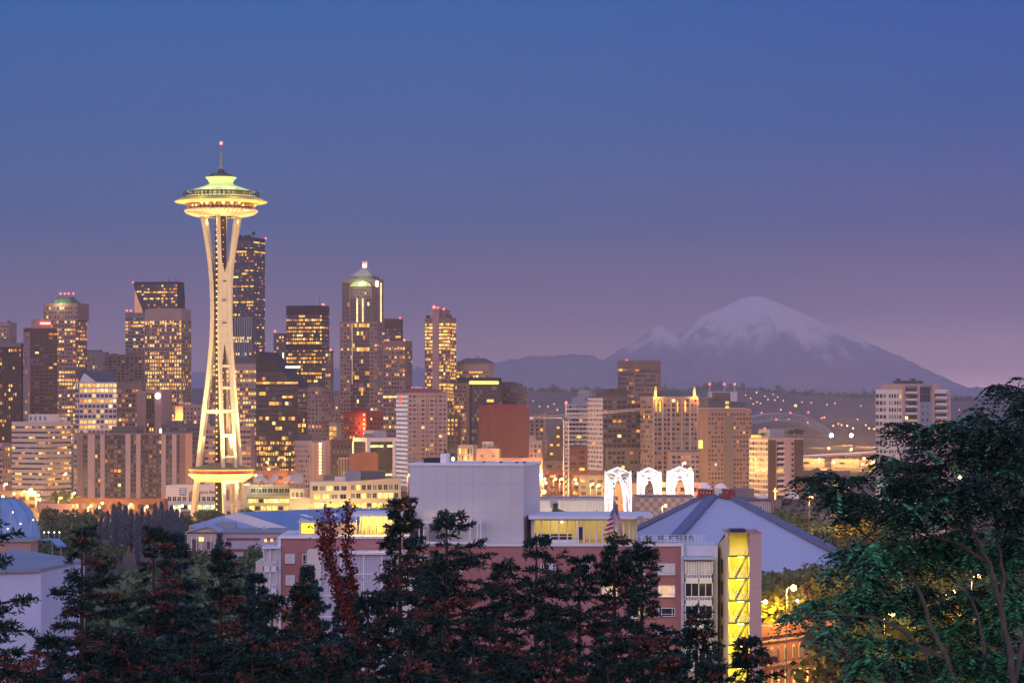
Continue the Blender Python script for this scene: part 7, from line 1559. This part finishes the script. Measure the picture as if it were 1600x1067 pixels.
# tall broadleaf tree at the right: long compound leaves
def ailanthus():
    rg = np.random.default_rng(77); Y0 = 40.0; g0 = float(ground_z(0, Y0)); x0 = X(1540, Y0); root = empty('broadleaf_tree', (x0, Y0, g0), 'big dark green tree with long feathery leaves and pale forked limbs filling the right side', 'tree')
    def p3(px, py, dy=0): return Vector((X(px, Y0+dy)-x0, dy, Z(py, Y0+dy)-g0))
    tr = MB(); limbs = []
    def limb(pts, r0, r1, dy0=0, dy1=0):
        n = len(pts); P3 = []
        for i, (a, b_) in enumerate(pts): P3.append(p3(a, b_, dy0+(dy1-dy0)*i/(n-1)))
        sm = []
        for i in range(n-1):
            for f in (0, .33, .66): sm.append(P3[i].lerp(P3[i+1], f)+Vector((rg.normal()*.012, rg.normal()*.012, 0)))
        sm.append(P3[-1]); tr.tube(sm, [r0+(r1-r0)*i/(len(sm)-1) for i in range(len(sm))], 7, bark_l); limbs.extend(sm)
    limb([(1560, 2250), (1575, 1500), (1585, 1070), (1575, 1000), (1562, 940), (1545, 880), (1515, 820), (1470, 770), (1440, 740)], .07, .012, 0, -.6)
    limb([(1585, 1070), (1602, 980), (1618, 900), (1625, 800), (1610, 700), (1600, 620)], .045, .015, 0, .5)
    limb([(1570, 1300), (1500, 1090), (1478, 1020), (1452, 970), (1440, 930), (1425, 895), (1400, 865), (1370, 850)], .05, .014, 0, .6)
    limb([(1478, 1030), (1440, 1010), (1410, 985), (1370, 965), (1320, 960), (1270, 962)], .035, .01, .3, .1)
    limb([(1562, 945), (1568, 900), (1560, 850), (1555, 790), (1540, 700)], .035, .012, -.1, .4)
    limb([(1425, 895), (1430, 850), (1428, 800), (1420, 750), (1400, 690)], .025, .01, .5, .2)
    limb([(1545, 880), (1500, 850), (1450, 835), (1400, 800), (1350, 785), (1300, 770)], .03, .01, -.3, -.7)
    limb([(1400, 865), (1350, 880), (1310, 890)], .016, .008, .5, .3)
    limb([(1530, 1100), (1540, 1010), (1520, 940), (1495, 890)], .04, .01, .2, .8); limb([(1440, 1010), (1460, 1060), (1400, 1045), (1340, 1040)], .02, .008, .2, .4)
    BL = [(1590, 598, 14), (1572, 612, 10), (1560, 598, 8), (1598, 618, 16), (1590, 640, 12), (1400, 662, 12), (1422, 664, 16), (1445, 676, 22), (1480, 670, 26), (1512, 668, 18), (1535, 648, 22), (1552, 668, 26), (1515, 705, 38), (1570, 700, 38), (1602, 680, 36), (1600, 730, 34),
          (1300, 748, 22), (1272, 762, 18), (1325, 762, 24), (1352, 776, 20), (1300, 782, 24), (1325, 800, 18), (1258, 745, 8), (1400, 735, 26), (1378, 715, 18), (1440, 728, 38), (1465, 780, 44), (1530, 765, 48), (1590, 785, 44), (1405, 800, 36), (1345, 868, 28), (1310, 865, 18), (1292, 895, 16), (1360, 905, 30), (1385, 850, 30), (1430, 860, 40), (1500, 850, 48), (1570, 860, 48),
          (1258, 948, 16), (1240, 958, 10), (1290, 950, 24), (1335, 945, 28), (1300, 985, 16), (1385, 940, 30), (1450, 930, 36), (1520, 935, 42), (1590, 940, 42), (1345, 1000, 20), (1365, 1035, 26), (1325, 1045, 16), (1425, 1030, 30), (1490, 1030, 34), (1560, 1030, 38), (1600, 1050, 30), (1395, 1000, 22), (1470, 985, 28), (1408, 770, 30), (1340, 925, 22), (1550, 985, 30)]
    lk = np.array([tuple(v) for v in limbs]); kd = []
    dark, lamplit = [], []
    for (bx, by, br) in BL:
        m = max(3, int(br*br/72)); dy = rg.uniform(-1.1, 1.1) if by < 860 else rg.uniform(.5, 1.8)
        c = p3(bx, by, dy); j = np.argmin(np.linalg.norm(lk-np.array(c), axis=1)+np.maximum(0, lk[:, 2]-c.z)*2); a = Vector(lk[j])
        tr.tube([a, a.lerp(c, .5)+Vector((0, 0, -.06)), c], [.012, .009, .005], 4, bark_l, False)
        for _ in range(m):
            t = rg.normal(size=2)*.46; w = p3(bx+t[0]*br, by+t[1]*br*.85, dy+rg.normal()*.35)
            tr.tube([c.lerp(a, .15), w], [.006, .003], 3, bark_l, False)
            nf = rg.integers(4, 8); base = rg.random()*6.28
            for f in range(nf):
                az = base+f*6.28/nf+rg.normal()*.2; el = rg.uniform(-.35, .35); Lf = rg.uniform(.26, .46); out = np.array([math.cos(az)*math.cos(el), math.sin(az)*math.cos(el), math.sin(el)])
                npair = 8; u = np.linspace(.12, 1, npair); pos = np.array(w)+out*(u*Lf)[:, None]+np.array([0, 0, -1])*((.75*u*u)*Lf)[:, None]
                side = unit(np.cross(out, [0, 0, 1.0])); sg = np.array([-1, 1])
                for s_ in sg:
                    d = unit(side*s_*.95+out*.55+np.array([0, 0, -.42])+rg.normal(size=(npair, 3))*.12); (lamplit if (rg.random() < (.06 if by < 840 else .5)) else dark).append((pos, d, .112*(1.1-.4*u)*rg.uniform(.8, 1.15), out))
    def bake(lst, nm, mm):
        if not lst: return
        p = np.concatenate([a[0] for a in lst]); d = np.concatenate([a[1] for a in lst]); l = np.concatenate([a[2] for a in lst]); np_mesh(nm, tris(p, d, l, l*.34, rg), 4, mm, root)
    bake(dark, 'crown', lf_tree); bake(lamplit, 'lamplit_foliage', lf_lamplit); tr.build('trunk', None, root, True)
ailanthus()
# middle distance trees: one of each kind, then copies
def round_tree(kind, seed, leaf, n=1500, size=.75):
    rg = np.random.default_rng(seed); root = empty(kind, (0, 0, 0), 'x', 'tree'); P_ = []
    if kind == 'poplar_tree':
        z = rg.random(n)**.9; r = .15*np.sin(np.pi*np.clip(z*.92+.06, 0, 1))**.7; a = rg.random(n)*6.28; q = np.sqrt(rg.random(n)); wob = 1+.35*np.sin(z*23+a*3)
        P_ = np.stack([np.cos(a)*r*q*wob, np.sin(a)*r*q*wob, .06+z*.94], 1)*10; d = unit(rg.normal(size=(n, 3))*.5+np.array([0, 0, 1.0])); top = 9
    elif kind == 'dark_fir_tree':
        z = rg.random(n); r = .24*(1-z)*(.75+.4*np.sin(z*40)); a = rg.random(n)*6.28; q = rg.random(n)**.4; P_ = np.stack([np.cos(a)*r*q, np.sin(a)*r*q, .05+z*.95], 1)*10; d = unit(np.stack([np.cos(a), np.sin(a), -.3+0*a], 1)+rg.normal(size=(n, 3))*.4); top = 9.5
    else:
        C_ = rg.normal(size=(26, 3))*np.array([2.2, 2.2, 1.7])+np.array([0, 0, 6.0]); C_[:, 2] = np.clip(C_[:, 2], 2.8, 9); k = rg.integers(0, 26, n); v = unit(rg.normal(size=(n, 3)))*(rg.random(n)**.33*1.35)[:, None]; P_ = C_[k]+v*np.array([1, 1, .8]); d = unit(rg.normal(size=(n, 3))); top = 6
    np_mesh('crown', tris(P_, d, size*(.6+.8*rg.random(n)), size*.7, rg), 4, leaf, root)
    b = MB(); b.tube([(0, 0, -.5), (.1, 0, top*.45), (0, 0, top)], [.3, .2, .05], 7, bark)
    for k in range(5): a = k*1.3; b.tube([(0, 0, top*(.35+.08*k)), (math.cos(a)*1.2, math.sin(a)*1.2, top*(.55+.08*k))], [.1, .04], 5, bark) if kind == 'round_tree' else None
    b.build('trunk', None, root, True); return root
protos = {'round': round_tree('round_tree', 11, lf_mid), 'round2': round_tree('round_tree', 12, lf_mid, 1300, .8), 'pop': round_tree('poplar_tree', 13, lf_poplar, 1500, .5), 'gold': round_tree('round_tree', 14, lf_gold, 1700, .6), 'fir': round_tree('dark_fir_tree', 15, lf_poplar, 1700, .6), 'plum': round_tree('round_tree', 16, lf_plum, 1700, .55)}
def put(kind, px, py, Yd, h, label, group=None, wd=1.0):
    """tree of kind with its top at (px,py); h gives its height or None to stand on the ground"""
    g0 = float(ground_z(0, Yd)); H = Z(py, Yd)-g0; s = H/10.2
    c = copy_tree(protos[kind]); c.location = (X(px, Yd), Yd, g0); c.scale = (s*wd, s*wd, s); c.rotation_euler = (0, 0, random.random()*6.28); c['label'] = label
    if group: c['group'] = group
    return c
PG = 'dark upright poplars left of the observation tower'
for px, py, Yd in ((148, 812, 1050), (158, 806, 1040), (168, 798, 1030), (178, 788, 1020), (186, 784, 1030), (196, 790, 1020), (205, 796, 1030), (214, 800, 1010), (222, 793, 1030), (232, 798, 1020), (243, 786, 1030), (252, 784, 1020), (261, 796, 1010), (268, 790, 1000), (276, 796, 990), (284, 803, 980), (240, 812, 960), (190, 815, 960), (215, 820, 950), (165, 826, 950), (262, 820, 940), (285, 822, 930)):
    put('pop', px, py, Yd, None, 'dark upright poplar in the row left of the observation tower', PG, .6)
RG = 'rounded trees on the fairground'
for px, py, Yd, wd in ((78, 790, 1150, 1.1), (92, 766, 1480, 1), (108, 764, 1470, 1.1), (118, 772, 1460, 1), (98, 795, 1120, 1.2), (116, 798, 1110, 1.2), (132, 792, 1130, 1.2), (140, 802, 1080, 1.2), (84, 808, 1040, 1.2), (104, 812, 1020, 1.3), (126, 812, 1010, 1.2), (60, 830, 900, 1.2), (42, 838, 860, 1.2), (70, 836, 880, 1.2), (88, 832, 900, 1.3), (108, 836, 880, 1.3), (130, 830, 900, 1.3), (150, 838, 860, 1.2),
                       (296, 800, 1100, 1), (322, 792, 1220, 1.1), (335, 795, 1200, 1), (350, 797, 1150, 1), (372, 792, 1240, 1.2), (388, 793, 1230, 1), (552, 788, 1150, 1.3), (566, 786, 1150, 1.2), (580, 792, 1120, 1.1), (598, 792, 1150, 1), (612, 782, 1100, 1.1), (405, 850, 820, 1.2), (392, 862, 780, 1.3), (412, 868, 760, 1.2), (375, 868, 780, 1.2), (350, 872, 760, 1.2), (430, 850, 850, 1.1), (330, 875, 740, 1.2), (365, 885, 700, 1.2), (395, 885, 700, 1.2),
                       (865, 792, 1060, 1), (880, 796, 1050, 1.2), (908, 794, 1060, 1.2), (930, 797, 1050, 1.3), (1225, 785, 1000, 1.2), (1240, 795, 960, 1.2), (1262, 802, 940, 1.3), (1285, 806, 930, 1.3), (1300, 815, 900, 1.3), (1330, 815, 900, 1.4), (1355, 790, 950, 1.3), (1212, 792, 980, 1), (1275, 820, 880, 1.3), (1320, 830, 860, 1.3), (1380, 800, 900, 1.3), (240, 774, 1450, 1), (128, 778, 1440, 1), (300, 850, 820, 1.2), (1500, 820, 800, 1.3), (1560, 820, 800, 1.3), (1440, 830, 800, 1.3)):
    put(random.choice(['round', 'round2']), px, py, Yd, None, 'rounded green tree among others on the low fairground', RG, wd)
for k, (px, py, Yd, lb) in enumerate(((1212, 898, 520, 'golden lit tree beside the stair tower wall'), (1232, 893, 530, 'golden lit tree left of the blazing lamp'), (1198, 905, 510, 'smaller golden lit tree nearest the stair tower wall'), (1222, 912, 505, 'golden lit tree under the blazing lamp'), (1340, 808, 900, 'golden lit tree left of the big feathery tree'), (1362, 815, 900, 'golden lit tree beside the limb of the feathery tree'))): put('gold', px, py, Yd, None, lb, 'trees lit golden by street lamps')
for k, (px, py, Yd) in enumerate(((1250, 880, 700), (1272, 878, 700), (1292, 872, 720), (1205, 888, 680), (1225, 884, 690))): put('round', px, py, Yd, None, 'rounded green tree hiding the foot of the arena roof', 'trees along the arena wall', 1.3)
for k, (px, py, Yd) in enumerate(((170, 880, 560), (195, 872, 580), (220, 878, 560), (245, 885, 540), (262, 900, 500), (285, 893, 520), (305, 902, 500), (325, 908, 480), (345, 915, 460), (370, 905, 480), (235, 915, 440), (210, 905, 460), (185, 912, 440), (300, 930, 400), (270, 935, 400), (340, 940, 380), (155, 900, 470))): put('round2', px, py, Yd, None, 'rounded tree massed behind the dark spruces below the poplars', 'trees massed below the poplars', 1.25)
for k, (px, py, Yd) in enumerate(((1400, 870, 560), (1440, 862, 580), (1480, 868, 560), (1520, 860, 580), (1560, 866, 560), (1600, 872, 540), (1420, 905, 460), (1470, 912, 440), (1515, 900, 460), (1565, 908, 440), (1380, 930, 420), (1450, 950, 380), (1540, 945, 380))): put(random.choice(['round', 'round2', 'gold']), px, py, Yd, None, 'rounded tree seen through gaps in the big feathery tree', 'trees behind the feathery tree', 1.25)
put('plum', 300, 858, 900, None, 'small plum red tree at the corner of the pale gabled hall', None, 1.2)
put('plum', 1262, 905, 520, None, 'slim purplish tree right of the blazing street lamp', None, .45)
put('fir', 343, 832, 880, None, 'dark pointed fir against the pale gabled hall', 'pointed firs around the halls'); put('fir', 868, 785, 1080, None, 'small pointed fir in front of the cream museum wall', 'pointed firs around the halls')
put('fir', 835, 770, 1350, None, 'pointed fir behind the white slab beside the orange lamp', 'pointed firs around the halls')
for k, (px, py, Yd) in enumerate(((1192, 676, 1440), (1198, 675, 1442), (1237, 672, 1440), (1246, 670, 1440), (1253, 672, 1442))):
    c = copy_tree(protos['round']); zr_ = Z(686, 1440)+.9; s = (Z(py, Yd)-zr_)/9; c.location = (X(px, Yd), Yd+6, zr_); c.scale = (s, s, s); c['label'] = 'small rounded tree on the condominium roof terrace'; c['group'] = 'trees on the condominium roof'
for p_ in protos.values():
    for ch in list(p_.children): bpy.data.objects.remove(ch)
    bpy.data.objects.remove(p_)
# low ground cover on the near slope
rgc = np.random.default_rng(5); n = 30000; gx = rgc.uniform(-70, 70, n); gy = rgc.uniform(30, 330, n); gz = ground_z(gx, gy)+rgc.random(n)*1.6
o = np_mesh('undergrowth', tris(np.stack([gx, gy, gz], 1), unit(rgc.normal(size=(n, 3))+np.array([0, 0, .6])), .9*(.5+rgc.random(n)), .5, rgc), 4, lf_tree); tag(o, 'dense dark green undergrowth on the slope below the spruces', kind='stuff')
# trees along the crest of the far hills: one mass
n = 9000; pxs = rgc.uniform(780, 1620, n); hy = 9500.; hp = [(830, 612), (900, 614), (980, 610), (1060, 612), (1130, 607), (1180, 611), (1250, 618), (1330, 622), (1380, 620), (1440, 624), (1500, 626), (1560, 627), (1700, 622)]
cx = X(pxs, hy); cz = Z(np.interp(pxs, [p[0] for p in hp], [p[1] for p in hp]), hy); hh = 5+28*fbm(pxs/5.0, pxs*0, 3, 4)**1.6*2
o = np_mesh('far_treeline', tris(np.stack([cx, hy+rgc.normal(size=n)*40, cz-6+rgc.random(n)*hh*.6], 1), unit(rgc.normal(size=(n, 3))*.25+np.array([0, 0, 1.0])), 3+hh*.4, 4.5, rgc), 4, lf_mid); tag(o, 'hazy line of trees along the crest of the far hill', kind='stuff')
# ---------------------------------------------------------------- haze
mh = bpy.data.materials.new('haze_air'); mh.use_nodes = True
_n = mh.node_tree.nodes; _n.remove(_n['Principled BSDF'])
pv = _n.new('ShaderNodeVolumePrincipled'); pv.inputs['Density'].default_value = HAZE_D; pv.inputs['Color'].default_value = (*HAZE_C, 1)
pv.inputs['Anisotropy'].default_value = 0.78
mh.node_tree.links.new(pv.outputs[0], _n['Material Output'].inputs['Volume'])
hz = MB().box(-6500, 6500, -300, 27600, -5, 1130).build('haze', mh)
tag(hz, 'thin mauve evening haze over the whole city', kind='stuff')
